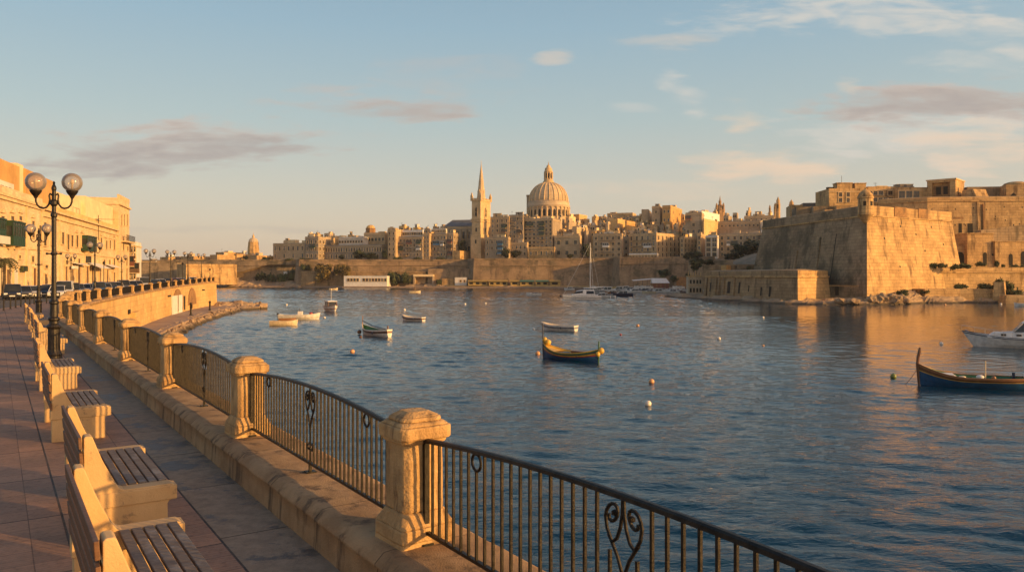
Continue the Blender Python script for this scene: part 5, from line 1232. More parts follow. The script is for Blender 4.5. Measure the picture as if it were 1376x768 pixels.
bld(652, 683, 686, 318, 347, 474, 'low stone house with a tall blue glazed shaft right of the church tower', cols=5, rows=3, wrand=.1, roof=1, balc=[(.66, .62, 3.4, 'blue'), (.66, .42, 3.4, 'blue'), (.66, .2, 3.4, 'blue')], style='mix')
bld(662, 671, 676, 315, 320, 478, 'little sunlit domed kiosk roof above the house with the blue shaft', 'houselit', roof=0, corn=False)
bld(686, 708, 710, 325, 347, 474, 'small rough stone house with planted terrace left of the low golden hall', cols=4, rows=2, roof=1)
bld(710, 745, 746, 331, 348, 468, 'low golden hall with five small arched windows above the city wall', 'fort', yaw=18, cols=5, rows=1, wh=(1.0, 2.2), roof=0)
bld(745, 779, 781.5, 316, 348, 472, 'square shaded house right of the low golden hall', cols=3, rows=2, wh=(2.0, 2.4), roof=2, style='green')
bld(760, 778, 781, 313.5, 318, 474, 'upper storey block of the square shaded house', cols=4, rows=1, wh=(.9, 1.1), roof=0)
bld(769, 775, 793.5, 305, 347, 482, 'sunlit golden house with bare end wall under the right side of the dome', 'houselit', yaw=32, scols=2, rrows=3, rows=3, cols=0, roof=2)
bld(797, 835.5, 838, 313, 348, 458, 'square shaded apartment block behind the tall yacht mast', cols=5, rows=4, wh=(1.6, 1.7), roof=2, balc=[(.5, .66, 9, 'open'), (.45, .46, 4, 'white'), (.45, .2, 9, 'open')], style='brown')
bld(845, 882, 914, 312.5, 348, 450, 'large corner block with a bright sunlit side of tall windows, right of the mast', yaw=42, cols=5, rows=4, scols=6, rrows=4, wh=(1.3, 2.3), roof=3, balc=[(.35, .66, 6, 'open'), (.7, .66, 5, 'open'), (.35, .44, 6, 'open'), (.7, .44, 5, 'white'), (.35, .22, 6, 'open'), (.7, .22, 5, 'open')], depth=None)
bld(914, 919, 936, 317.5, 347, 452, 'lower golden wing right of the large sunlit corner block', 'houselit', yaw=42, scols=4, rrows=4, rows=4, cols=1, wh=(1.1, 1.8), roof=2)
bld(845, 883, 888, 340, 348, 446, 'low white two-storey building at the foot of the large corner block', 'white', yaw=20, cols=9, rows=2, wh=(1.3, 1.2), roof=0)
bld(838, 845, 846, 318, 348, 470, 'shadowed infill house between the mast block and the large corner block', cols=1, rows=3, roof=1)
bld(921, 943, 948, 285, 345, 462, 'tall shaded block with few windows right of the twin stone towers', cols=3, rows=6, wrand=.25, wh=(1.5, 2.0), roof=2)
bld(925, 943, 967, 283, 345, 470, 'tall block with a blank white sunlit upper wall left of the distant domed church', 'white', yaw=33, rows=4, rrows=6, scols=0, cols=2, roof=0, corn=False)
bld(944, 946, 966, 293.5, 345, 458, 'pale sunlit block below the blank white wall', 'houselit', yaw=33, scols=4, rows=5, rrows=5, cols=0, roof=1)
bld(937, 942, 948, 313, 345, 440, 'narrow shaded house left of the white-windowed block', cols=1, rows=4, roof=1)
bld(948, 964, 966, 316, 347, 430, 'pale block with two columns of dark square windows above the dark trees', 'whiteh', yaw=24, cols=2, rows=4, wh=(2.2, 2.0), roof=2)
bld(966, 1044, 1048, 312, 347, 425, 'long pale five-bay block with flat roof behind the dark trees', 'house', yaw=22, cols=9, rows=4, wh=(1.3, 1.8), roof=3, style='mix', wrand=.1)
bld(957, 1021, 1024, 296, 308, 470, 'long flat-roofed warehouse on the skyline below the distant domed church', 'house', yaw=22, cols=12, rows=1, wh=(1.2, 1.2), roof=0)
bld(1000, 1040, 1046, 289, 300, 500, 'flat shaded block right of the distant domed church', cols=6, rows=1, roof=2)
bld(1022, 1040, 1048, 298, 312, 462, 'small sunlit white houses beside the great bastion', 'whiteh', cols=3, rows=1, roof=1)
bld(862, 871.5, 877, 281, 303, 520, 'plain square stone tower, left of the skyline pair', 'house', yaw=14, roof=0, cols=0, corn=False)
bld(876, 887, 891, 276.5, 303, 510, 'square stone tower block with dark roof band, middle of the skyline group', 'house', yaw=18, cols=1, rows=2, roof=1)
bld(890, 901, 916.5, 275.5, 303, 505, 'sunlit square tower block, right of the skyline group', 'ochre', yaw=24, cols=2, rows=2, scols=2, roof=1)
bld(816, 850, 855, 285.5, 300, 560, 'long block with a dark flat roof on the skyline right of the dome', 'house', cols=8, rows=1, roof=1)
bld(846, 866, 870, 289.5, 300, 545, 'low grey block right of the dark flat roof on the skyline', 'house', cols=3, rows=1, roof=0)
bld(770, 778, 789, 287.5, 300, 540, 'small square sunlit tower house right of the dome', 'houselit', yaw=28, roof=0, cols=1, rows=1)
bld(797, 801, 808, 290, 302, 535, 'little sunlit house second right of the dome', 'houselit', yaw=28, roof=0)
bld(814, 817, 820, 297.5, 312, 490, 'narrow sunlit slab house between the mast and the skyline', 'houselit', yaw=28, roof=0)
bld(818, 830, 842, 293.5, 314, 495, 'sunlit block with a blank end wall above the mast block', 'houselit', yaw=27, roof=1)
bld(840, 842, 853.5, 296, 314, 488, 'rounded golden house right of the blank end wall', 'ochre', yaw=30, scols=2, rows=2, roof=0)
# domed church
def dome_church():
    d = 530; r = thing('domed_church', 'great ribbed stone church dome on a colonnaded drum with tall lantern', 'church dome', (X(737, d), d, Z(300, d)))
    s = d / F; z0 = Z(300, d); zz = lambda y: Z(y, d) - z0
    Rd = 28.6 * s
    mb = MB(); mb.lathe([(Rd, -14), (Rd, zz(296)), (Rd * .965, zz(295)), (Rd * .965, zz(280)), (Rd * 1.0, zz(279.2)), (Rd * 1.02, zz(277)), (Rd * .985, zz(276.5)), (Rd * .975, zz(272.5)), (Rd * .99, zz(272)), (Rd * .93, zz(271))], 64); mb.build('drum', M['houselit'], r)
    n = 26
    for k in range(n):
        a = 2 * math.pi * k / n; rr = Rd * .985; b = MB(); b.tube([(0, 0, zz(295)), (0, 0, zz(280))], .42, 8); b.box(-.6, .6, -.6, .6, zz(280.6), zz(279.6)); b.box(-.6, .6, -.6, .6, zz(295.6), zz(294.6)); b.build('column', M['trim'], r, (rr * math.cos(a), rr * math.sin(a), 0), a)
        a2 = a + math.pi / n; w = MB(); hw = .78
        w.add([(Rd * .972, -hw, zz(292)), (Rd * .972, hw, zz(292)), (Rd * .972, hw, zz(284.5)), (Rd * .972, 0, zz(282.4)), (Rd * .972, -hw, zz(284.5))], [(0,1,2,3,4)]); w.build('arched_window', M['dark'], r, (0, 0, 0), a2, recalc=False)
    Rc = 26.2 * s; zt = zz(245); zb2 = zz(271); H = zt - zb2
    prof = [(Rc * math.cos(t) ** .92, zb2 + H * math.sin(t)) for t in [math.pi/2 * q / 20 * .955 for q in range(21)]]
    mb = MB(); mb.lathe(prof, 64); mb.build('dome', M['domestone'], r, smooth=True)
    for k in range(24):
        a = 2 * math.pi * k / 24; ca, sa = math.cos(a), math.sin(a); mb = MB(); mb.tube([((pr + .12) * ca, (pr + .12) * sa, z) for pr, z in prof], [lerp(.42, .2, q / 20) for q in range(21)], 6); mb.build('rib', M['trim'], r)
    mb = MB(); g = [(zz(246.5), 7.8), (zz(244), 7.6), (zz(243.5), 6.4), (zz(241.5), 6.2), (zz(241), 5.0), (zz(232), 4.9), (zz(231.5), 5.9), (zz(230), 6.0), (zz(229.5), 5.0), (zz(226), 4.8), (zz(225.5), 3.2), (zz(222.5), 2.2), (zz(221.5), .8), (zz(217), .12)]
    mb.lathe([(x * s, z) for z, x in g], 16); ln = mb.build('lantern', M['houselit'], r)
    for k in range(10):
        a = 2 * math.pi * k / 10; b = MB(); b.tube([(5.7 * s, 0, zz(241)), (5.7 * s, 0, zz(231.8))], .28, 6); b.build('lantern_column', M['trim'], ln, (0, 0, 0), a); b = MB(); b.box(4.97 * s, 5.02 * s, -.5, .5, zz(239.5), zz(233.5)); b.build('lantern_window', M['dark'], ln, (0, 0, 0), a + .314)
    mb = MB(); mb.box(-29 * s, -22 * s, 4, 10, -10, zz(262)); mb.box(-29.5 * s, -21.5 * s, 3.5, 10.5, zz(262), zz(261)); mb.build('bell_turret', M['house'], r)
M['domestone'] = stone('dome_limestone', (.60, .46, .29), (.50, .37, .22), course=.8, blk=1.4, mortar=.2, patch=9, stain_amt=.5, stain=(.22, .17, .12), bumpd=.05)
dome_church()
def cupola_church(px, yb, yt, wpx, d, label, twin=False):
    s = d / F; zb = Z(yb, d); r = thing('distant_church', label, 'church', (X(px, d), d, zb)); H = Z(yt, d) - zb; w = wpx * s / 2
    mb = MB(); mb.lathe([(w, -10), (w, H * .28), (w * 1.1, H * .30), (w * .95, H * .32)], 8, phase=.5); mb.build('body', M['scar2'], r)
    mb = MB(); mb.lathe([(w * .92, H * .32), (w * .8, H * .44), (w * .5, H * .54), (w * .3, H * .58), (w * .28, H * .70), (w * .33, H * .71), (w * .16, H * .78), (.05, H)], 12); mb.build('dome', M['scar2'], r)
    for k in range(4):
        a = math.pi / 2 * k + .6; mb = MB(); mb.lathe([(w * .22, H * .2), (w * .2, H * .50), (w * .05, H * .64)], 6, (w * .95 * math.cos(a), w * .95 * math.sin(a), 0)); mb.build('pinnacle', M['scar2'], r)
    return r
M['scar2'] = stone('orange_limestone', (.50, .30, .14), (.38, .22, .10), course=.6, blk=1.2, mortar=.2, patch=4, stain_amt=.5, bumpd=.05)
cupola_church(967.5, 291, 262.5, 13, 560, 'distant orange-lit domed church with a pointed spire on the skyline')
def belfry(px, yb, yt, wpx, d, label):
    s = d / F; zb = Z(yb, d); r = thing('distant_bell_tower', label, 'bell tower', (X(px, d), d, zb), R(-25)); H = Z(yt, d) - zb; w = wpx * s / 2
    mb = MB(); mb.lathe([(w, -8), (w, H * .45), (w * 1.12, H * .47), (w * .8, H * .5), (w * .78, H * .68), (w * .9, H * .70), (w * .45, H * .80), (w * .4, H * .88), (.05, H)], 8, phase=.5); mb.build('tower_body', M['fort'], r)
    b = MB(); b.box(-w * .25, w * .25, -w * .97, -w * .5, H * .12, H * .38); b.build('belfry_opening', M['dark'], r)
belfry(1045.5, 282, 264, 6, 520, 'taller of the two distant bell towers, the one on the left, above the great bastion'); belfry(1041.5, 282, 272, 3.6, 520, 'tiny pinnacle turret directly left of the taller bell tower'); belfry(1063.5, 281, 268, 7, 520, 'shorter of the two distant bell towers, the one on the right'); belfry(1034.5, 283, 275, 3, 520, 'smallest distant turret, leftmost above the great bastion')

# ================================================================== rooftop clutter: many small houses climbing the hill
BINS = [  # phrase, px0, px1, y front row, y back row, depth front, rows, per row
    ('left of the orange rooftop cupola', 412, 488, 320, 315, 512, 2, 7), ('right of the orange rooftop cupola', 522, 602, 311, 305, 500, 2, 7),
    ('beside the church tower', 662, 705, 292, 288, 505, 1, 4), ('at the foot of the great dome', 705, 770, 293, 289, 500, 2, 6),
    ('between dome and tall mast', 752, 815, 309, 292, 488, 4, 6), ('under the skyline dark flat roof', 808, 862, 311, 292, 480, 4, 6),
    ('above the sunlit corner block', 858, 925, 309, 291, 486, 4, 7), ('at the foot of the skyline towers', 858, 925, 299, 288, 520, 2, 6), ('behind the blank white wall', 925, 972, 300, 283, 500, 3, 3),
    ('right of the distant domed church', 972, 1046, 299, 284, 500, 3, 5)]
for phrase, a, b, yf, yb_, d0, nr, npr in BINS:
    for r_ in range(nr):
        t = r_ / max(1, nr - 1) if nr > 1 else 0; y = lerp(yf, yb_, t); d = d0 + 16 * r_
        for k in range(npr):
            w = (b - a) / npr; x0 = a + w * (k + rnd.uniform(-.15, .25)); x1 = x0 + w * rnd.uniform(.7, 1.05); dy = rnd.uniform(-2.2, 2.0)
            yaw = rnd.choice((24, 30, 36, 44)); xc = lerp(x0, x1, rnd.uniform(.2, .6))
            row = ['front-row', 'second-row', 'third-row', 'rearmost-row'][r_] if nr > 1 else 'flat-roofed'
            m_ = rnd.choice(['house', 'houselit', 'houselit', 'cream', 'houselit'])
            bld(x0, xc, x1, y + dy, y + dy + 9, d + rnd.uniform(-3, 3), 'small limestone house %s, %s from left, %s' % (phrase, ORD[k], row.replace('-', ' ')), m_, yaw=yaw, name='rooftop_house', cat='house',
                cols=2, rows=1, wh=(1.1, 1.5), wrand=.3, roof=rnd.choice((0, 1, 1)), depth=rnd.uniform(4, 7), corn=False, group='small houses climbing the hill', extra_base=14)

# ================================================================== RIGHT BANK FORTRESS
def offset_poly(P, o):
    n = len(P); out = []
    for i in range(n):
        p, a, b = Vector(P[i]), Vector(P[i - 1]), Vector(P[(i + 1) % n])
        t1 = (p - a).normalized(); t2 = (b - p).normalized(); n1 = Vector((t1.y, -t1.x)); n2 = Vector((t2.y, -t2.x)); m = (n1 + n2).normalized(); k = o / max(.35, m.dot(n1)); out.append(tuple(p + m * k))
    return out
def bastion(name, label, P, z0, zc, zp, mats, batter=.15, pw=2.2, cat='bastion'):
    # P: outline at cordon height, counter-clockwise seen from above
    root = thing(name, label, cat, (P[0][0], P[0][1], z0)); H = zc - z0
    foot = offset_poly(P, H * batter); mb = MB(); mb.prism([tuple(p) for p in P], foot, zc, z0)
    mb.m = [mats[1] if isinstance(mats, tuple) and False else 0 for _ in mb.m]
    wall_mats = [M[m_] for m_ in mats['list']]
    for i, mi in mats['faces'].items(): mb.m[i] = mi
    child_world(mb, 'wall_face', wall_mats, root)
    c = offset_poly(P, .30); mb = MB(); mb.prism(c, c, zc + .35, zc - .05); child_world(mb, 'cordon', M['fort'], root)
    q = offset_poly(P, -.05); qi = offset_poly(P, -pw); n = len(P); mb = MB()
    zt = [zp] * n
    o_, i_ = [(*p, zp - .4) for p in q], [(*p, zp) for p in qi]; ob, ib = [(*p, zc + .352) for p in q], [(*p, zc + .352) for p in qi]
    mb.add(o_ + i_ + ob + ib, [(i, (i+1) % n, n + (i+1) % n, n + i) for i in range(n)] + [(i, 2*n + i, 2*n + (i+1) % n, (i+1) % n) for i in range(n)] + [(n + i, n + (i+1) % n, 3*n + (i+1) % n, 3*n + i) for i in range(n)])
    mb.m = [0] * len(mb.m)
    for i, mi in mats['faces'].items(): mb.m[n + i] = mi; mb.m[i] = mi
    child_world(mb, 'parapet', wall_mats, root)
    return root
BC = (X(1165, 205), 205.0); BR = (X(1279, 227), 227.0); BRB = (127.0, 262.0); BLB = (84.0, 262.0); BL = (X(1052, 249), 249.0)
# order ccw: corner, right, right back, left back, left
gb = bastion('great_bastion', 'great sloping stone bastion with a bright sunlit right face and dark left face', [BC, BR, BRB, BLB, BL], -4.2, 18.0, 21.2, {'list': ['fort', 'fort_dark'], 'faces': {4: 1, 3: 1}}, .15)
def on_face(A, B, t, z, zc, batter, proud=.05):   # point on a battered face
    A, B = Vector(A), Vector(B); tt = (B - A).normalized(); n = Vector((tt.y, -tt.x)); p = A.lerp(B, t) + n * ((zc - z) * batter + proud); return Vector((p.x, p.y, z)), tt, n
def face_rect(root, name, A, B, t0, t1, z0, z1, zc, batter, mat, proud=.05, thick=.6, arch=False):
    a, tt, n = on_face(A, B, t0, z0, zc, batter, proud); b, _, _ = on_face(A, B, t1, z0, zc, batter, proud); c, _, _ = on_face(A, B, t1, z1, zc, batter, proud); e, _, _ = on_face(A, B, t0, z1, zc, batter, proud)
    fr = [a, b, c, e]
    if arch:
        mid = (c + e) / 2; rr = (c - e).length / 2; fr = [a, b] + [mid + (c - e) / 2 * math.cos(math.pi * k / 8) + Vector((0, 0, rr * math.sin(math.pi * k / 8))) for k in range(9)]
    bk = [p - Vector((n.x, n.y, 0)) * thick for p in fr]; m = len(fr); mb = MB(); mb.add(fr + bk, [tuple(range(m)), tuple(range(2*m-1, m-1, -1))] + [(i, m+i, m+(i+1) % m, (i+1) % m) for i in range(m)])
    return child_world(mb, name, M[mat], root)
# brown filled embrasures of the sunlit parapet
for t0, t1 in ((.30, .44), (.58, .70)): face_rect(gb, 'filled_embrasure', BC, BR, t0, t1, 18.4, 21.0, 18, 0, 'scar', .12, 1.0)
for t, z in ((.35, 15.5), (.52, 13.5), (.28, 4.5), (.72, 15.8), (.84, 11), (.6, 9), (.15, 12)): face_rect(gb, 'putlog_hole', BC, BR, t, t + .012, z, z + .55, 18, .15, 'dark', .02, .2)
face_rect(gb, 'drain_slot', BC, BR, .37, .378, 16.4, 17.9, 18, .15, 'dark', .02, .2); face_rect(gb, 'drain_slot', BL, BC, .70, .708, 0, 14, 18, .15, 'dark', .03, .2); face_rect(gb, 'rib', BL, BC, .52, .535, -2, 13.5, 18, .15, 'fort_dark', .35, .6); face_rect(gb, 'rib', BL, BC, .24, .26, -2, 10, 18, .15, 'fort_dark', .4, .6)
# sentry turret
st = thing('sentry_turret', 'round stone sentry turret with a domed cap on the corner of the great bastion', 'turret', (BC[0] - .3, BC[1] + .2, 17.0))
mb = MB(); mb.lathe([(.3, -1.0), (1.1, 0), (1.9, 1.2), (2.05, 1.4), (1.9, 1.5), (1.85, 5.5), (2.05, 5.7), (2.05, 5.9), (1.9, 6.0)], 16); mb.build('turret_body', M['fort'], st)
mb = MB(); mb.lathe([(1.95, 6.0), (1.7, 6.7), (1.15, 7.4), (.45, 7.9), (.2, 8.0), (.18, 8.3), (.02, 8.5)], 16); mb.build('dome', M['fort'], st, smooth=True)
for a in (-62, -120, -10): mb = MB(); mb.box(1.75, 1.92, -.35, .35, 3.6, 4.8); mb.build('lookout_window', M['dark'], st, (0, 0, 0), R(a))
# outer low bastion
LC = (X(1072, 200), 200.0); LR = (X(1113, 210), 210.0); LRB = (86.0, 226.0); LLB = (68, 262.0); LL = (X(948, 250), 250.0)
lb = bastion('low_bastion', 'low stone bastion at the water with a small sunlit right face', [LC, LR, LRB, LLB, LL], -4.4, 1.9, 4.1, {'list': ['fort', 'fort_mid'], 'faces': {4: 1}}, .10, pw=3.0)  # left face darker, its shade put into the stone colour
for t0, t1, z0, z1 in ((.07, .085, -2.6, .2), (.29, .325, -2.9, .6), (.42, .44, -2.8, .5), (.53, .54, -2.2, -.4), (.66, .675, -3.2, -.8), (.745, .765, -3.3, -.6)):
    face_rect(lb, 'narrow_doorway', LL, LC, t0, t1, z0, z1, 1.9, .10, 'dark', .03, .3)
for t in (.02, .14, .18, .24, .36): face_rect(lb, 'pilaster', LL, LC, t, t + .02, -4, 1.7, 1.9, .10, 'fort_mid', .4, .7)
# plinth wall between the two bastions
def slab(name, label, pts, z0, z1, mat, cat='wall', batter=0.0):
    n = len(pts); foot = offset_poly(pts, batter) if batter else pts; r = thing(name, label, cat, (pts[0][0], pts[0][1], z0)); mb = MB(); mb.prism(pts, foot, z1, z0); child_world(mb, 'wall_face', M[mat], r); return r
pl = slab('plinth_wall', 'low block wall with a dark doorway between the two bastions', [(X(1113, 211), 211), (X(1167, 202), 202), (X(1166, 216), 216), (X(1112, 222), 222)], -4.6, Z(384, 200), 'fort_dark')
face_rect(pl, 'doorway', (X(1113, 211), 211), (X(1167, 202), 202), .18, .27, -2.9, Z(385.5, 200), 0, 0, 'dark', .03, .3); face_rect(pl, 'coping', (X(1113, 211), 211), (X(1167, 202), 202), 0, 1, Z(385, 200), Z(384, 200) + .1, 0, 0, 'fort', .15, .5)
slab('building_block', 'weathered stone block behind the pavilion on the low bastion', [(X(944, 256), 256), (X(986, 251), 251), (X(990, 262), 262), (X(948, 268), 268)], -2, Z(356, 255), 'fort_dark', 'building')
o = slab('sunlit_gable', 'small bright orange-lit wall block on top of the low bastion', [(X(969, 252), 252), (X(976, 245), 245), (X(982, 249), 249), (X(976, 256), 256)], 1, Z(356, 250), 'ochre', 'building')  # ochre puts the orange sunlight into the block's own colour
slab('terrace_block', 'flat terrace block between the low bastion and the great bastion', [(X(985, 268), 268), (X(1060, 262), 262), (X(1060, 290), 290), (X(985, 300), 300)], -2, Z(355, 265), 'citywall', 'building')
# high back wall
HB = [(X(1180, 270), 270.0), (X(1246, 262), 262.0), (X(1420, 258), 258.0), (X(1600, 262), 262.0), (X(1600, 290), 290.0), (X(1180, 290), 290.0)]
hb = bastion('high_fort_wall', 'high golden fort wall rising behind the great bastion at the right edge', [HB[1], HB[2], HB[3], HB[4], HB[5], HB[0]], -2, Z(271, 262), Z(263.5, 262), {'list': ['fort'], 'faces': {}}, .05, pw=2.5)
A_, B_ = HB[1], HB[2]; zc_ = Z(271, 262)
for t0, t1, za, zb_ in ((.24, .265, 300.5, 313), (.31, .35, 300.5, 314), ): face_rect(hb, 'window', A_, B_, t0, t1, Z(zb_, 262), Z(za, 262), zc_, .05, 'dark', .05, .3)
face_rect(hb, 'buttress', A_, B_, .385, .405, 2, zc_ - .2, zc_, .05, 'fort', .5, .8); face_rect(hb, 'buttress', A_, B_, .425, .437, 2, zc_ - 1, zc_, .05, 'scar', .7, .9)
face_rect(hb, 'masonry_patch', A_, B_, .20, .28, Z(294.5, 262), Z(291.5, 262), zc_, .05, 'scar', .06, .3)
rl = random.Random(5)
for k in range(22): t = rl.uniform(.02, .95); z = Z(rl.uniform(276, 305), 262); face_rect(hb, 'putlog_hole', A_, B_, t, t + .006, z, z + .5, zc_, .05, 'dark', .04, .2)
# buildings on top of the fort
rt, L, W, H = bld(1114, 1165, 1178, 253, 276, 285, 'large flat-roofed palace block with few small windows behind the sentry turret', 'fort', yaw=2, cols=5, rows=2, wh=(1.2, 1.5), style='brown', skip={(1, 0), (0, 3), (1, 3), (0, 4), (1, 4), (0,0)}, roof=0, depth=14)
for u, w_, yt in ((-10, 5.5, 246), (-3.5, 4, 246.5)): mb = MB(); mb.box(u, u + w_, 2, 6, H - .8, Z(yt + 3, 285) - Z(276, 285) + 1); mb.box(u - .2, u + w_ + .2, 1.8, 6.2, Z(yt + 3, 285) - Z(276, 285) + 1, Z(yt + 3, 285) - Z(276, 285) + 1.3); mb.build('roof_room', M['fort'], rt)
for u in (-14, ): mb = MB(); mb.box(u, u + 2.5, .6, 2, H - .1, H + .6); mb.build('roof_panel', M['dark'], rt)
mb = MB(); mb.tube([(-8, 3, H), (-8, 3, H + 5)], .07, 6); mb.build('flagpole', M['iron'], rt)
bld(1166, 1207, 1208, 250.5, 276, 288, 'continuing palace wing with wide windows right of the sentry turret', 'fort', yaw=1, cols=6, rows=2, wh=(1.9, 1.5), style='brown', skip={(0, 5), (1, 3)}, roof=1, depth=14)
bld(1207, 1246, 1247, 251.5, 272, 284, 'low wing with three large dark windows left of the fort gatehouse', 'fort', yaw=1, cols=4, rows=1, wh=(2.2, 3.2), style='brown', skip={(0, 3)}, roof=2, depth=12)
# gatehouse with recessed portal
gh = thing('gatehouse', 'square fort gatehouse with a recessed carved portal on the skyline', 'gatehouse', (X(1284, 276), 276, Z(268, 276)), R(-43)); z0 = Z(268, 276); hh = Z(239, 276) - z0
mb = MB(); mb.box(-9.2, -7.6, 0, 12, -6, hh - 1.2); mb.box(-1.8, 0, 0, 12, -6, hh - 1.2); mb.box(-7.6, -1.8, 1.6, 12, -6, hh - 1.2); mb.box(-9.2, 0, 0, 12, hh - 1.198, hh); mb.build('wall', M['fort'], gh)
mb = MB(); mb.box(-9.5, .3, -.3, -.003, hh - .5, hh); mb.box(.003, .3, -.3, 12, hh - .5, hh); mb.build('cornice', M['trim'], gh)
mb = MB(); mb.box(-7.4, -2.0, 1.45, 1.598, 0, hh - 2.2); mb.build('portal', M['scar'], gh); mb = MB(); mb.box(-6.6, -5.0, 1.3, 1.44, 2.2, 5.0); mb.box(-4.2, -2.8, 1.3, 1.44, 2.2, 5.0); mb.box(-6.6, -2.8, 1.3, 1.44, .1, 1.2); mb.build('portal_opening', M['dark'], gh)
mb = MB(); mb.box(-.005, .06, 3, 4, 2.0, 4.4); mb.build('window', M['dark'], gh)
mb = MB(); mb.box(-11.5, -9.21, 1, 10, -6, hh - 3.5); mb.build('side_wing', M['fort'], gh)
mb = MB(); mb.prism([(1.5, 3), (5, 2), (8, 6), (3, 9)], [(.2, 0), (9, 0), (11, 9), (.2, 11)], 3.5, -6); mb.build('ramp_block', M['fort'], gh)
bld(1300, 1349, 1350, 250.5, 268, 282, 'long dark unlit wall block between the gatehouse and the small domed building', 'fort_dark', yaw=6, roof=0, corn=False, depth=10, name='wall_block')
db = thing('domed_building', 'small square building with a shallow dome at the right edge skyline', 'building', (X(1352, 276), 276, Z(268, 276)), R(-14)); hh = Z(248, 276) - Z(268, 276)
mb = MB(); mb.box(0, 10.5, 0, 9, -6, hh); mb.build('wall', M['fort'], db); mb = MB(); mb.lathe([(4.4, hh), (3.6, hh + .8), (2, hh + 1.3), (.2, hh + 1.5)], 14, (4.5, 4.5, 0)); mb.build('dome', M['fort'], db, smooth=True)
mb = MB(); mb.add([(1.4, -.05, .2), (3.2, -.05, .2), (3.2, -.05, 1.4), (2.3, -.05, 2.4), (1.4, -.05, 1.4)], [(0,1,2,3,4)]); mb.build('arched_opening', M['dark'], db, recalc=False)
for x0, xc, x1, yt, yb, d, m_, lab in ((1062, 1079, 1081, 275, 290, 300, 'fort', 'low stepped roof block right of the distant bell towers'), (1079, 1113, 1114, 272, 288, 300, 'roofslate', 'long grey flat roof left of the palace block'),
                                      (1070, 1095, 1100, 277.5, 292, 285, 'fort_dark', 'shaded ramp block on top of the great bastion, left part'), (1093, 1124, 1125, 276.5, 290, 278, 'fort_dark', 'dark flat block on top of the great bastion, right part'),
                                      (1124, 1150, 1152, 275.5, 290, 272, 'fort', 'sunlit terrace wall left of the sentry turret'), (1108, 1119, 1121, 281, 292, 268, 'fort', 'little sunlit wall on the great bastion parapet')):
    bld(x0, xc, x1, yt, yb, d, lab, m_, yaw=12, roof=0, corn=False, depth=12, name='fort_building')
# building with arches right of the great bastion
ab = thing('arcaded_building', 'ochre casemate building with dark arched doorways below the high fort wall', 'building', (X(1282, 246), 246, Z(354, 246)))
def AX(px): return X(px, 246) - X(1282, 246)
def AZ(y): return Z(y, 246) - Z(354, 246)
mb = MB(); mb.box(AX(1282), AX(1300), 1.5, 12, -6, AZ(330)); mb.box(AX(1300), AX(1335), 0, 12, -6, AZ(314)); mb.box(AX(1335), AX(1460), -.8, 12, -6, AZ(325)); mb.build('wall', M['scar3'] if 'scar3' in M else M['fort'], ab)
mb = MB(); mb.box(AX(1299), AX(1336), -.3, 11, AZ(314.0), AZ(312.8)); mb.box(AX(1334), AX(1460), -1.1, 11, AZ(325.0), AZ(324)); mb.build('cornice', M['fort'], ab)
def arch_door(px0, px1, yt, y):
    w = AX(px1) - AX(px0); h = AZ(yt); mb = MB(); pts = [(0, -.5), (w, -.5)] + [(w/2 + w/2 * math.cos(math.pi * k / 8), h - w/2 + w/2 * math.sin(math.pi * k / 8)) for k in range(9)]
    mb.add([(AX(px0) + x, y - .06, z) for x, z in pts] + [(AX(px0) + x, y + .3, z) for x, z in pts], [tuple(range(11)), tuple(range(21, 10, -1))] + [(i, 11 + i, 11 + (i+1) % 11, (i+1) % 11) for i in range(11)]); mb.build('arched_doorway', M['dark'], ab)
arch_door(1287.5, 1299, 338, 1.5); arch_door(1321, 1326, 339, 0); arch_door(1353.5, 1358.5, 341, -.8); arch_door(1369.5, 1377, 337.5, -.8); arch_door(1390, 1396, 338, -.8)
mb = MB(); mb.tube([(AX(1334), -.06, AZ(342)), (AX(1334), .3, AZ(342))], .35, 12); mb.build('round_window', M['dark'], ab)
# sloping outer wall
sl = thing('sloping_ramp_wall', 'shaded grey sloping ramp wall rising to the right below the high fort wall', 'wall', (X(1318, 254), 254, Z(330, 254)))
mb = MB(); mb.add([(0, 0, -8), (X(1460, 254) - X(1318, 254), 0, -8), (X(1460, 254) - X(1318, 254), 0, Z(292, 254) - Z(330, 254)), (0, 0, Z(309, 254) - Z(330, 254)), (0, 3, -8), (X(1460, 254) - X(1318, 254), 3, -8), (X(1460, 254) - X(1318, 254), 3, Z(292, 254) - Z(330, 254)), (0, 3, Z(309, 254) - Z(330, 254))], [(0,1,2,3),(7,6,5,4),(3,2,6,7),(0,3,7,4),(1,5,6,2)]); mb.build('wall_face', M['fort_dark'], sl)  # dark stone colour stands in for the shadow on the ramp
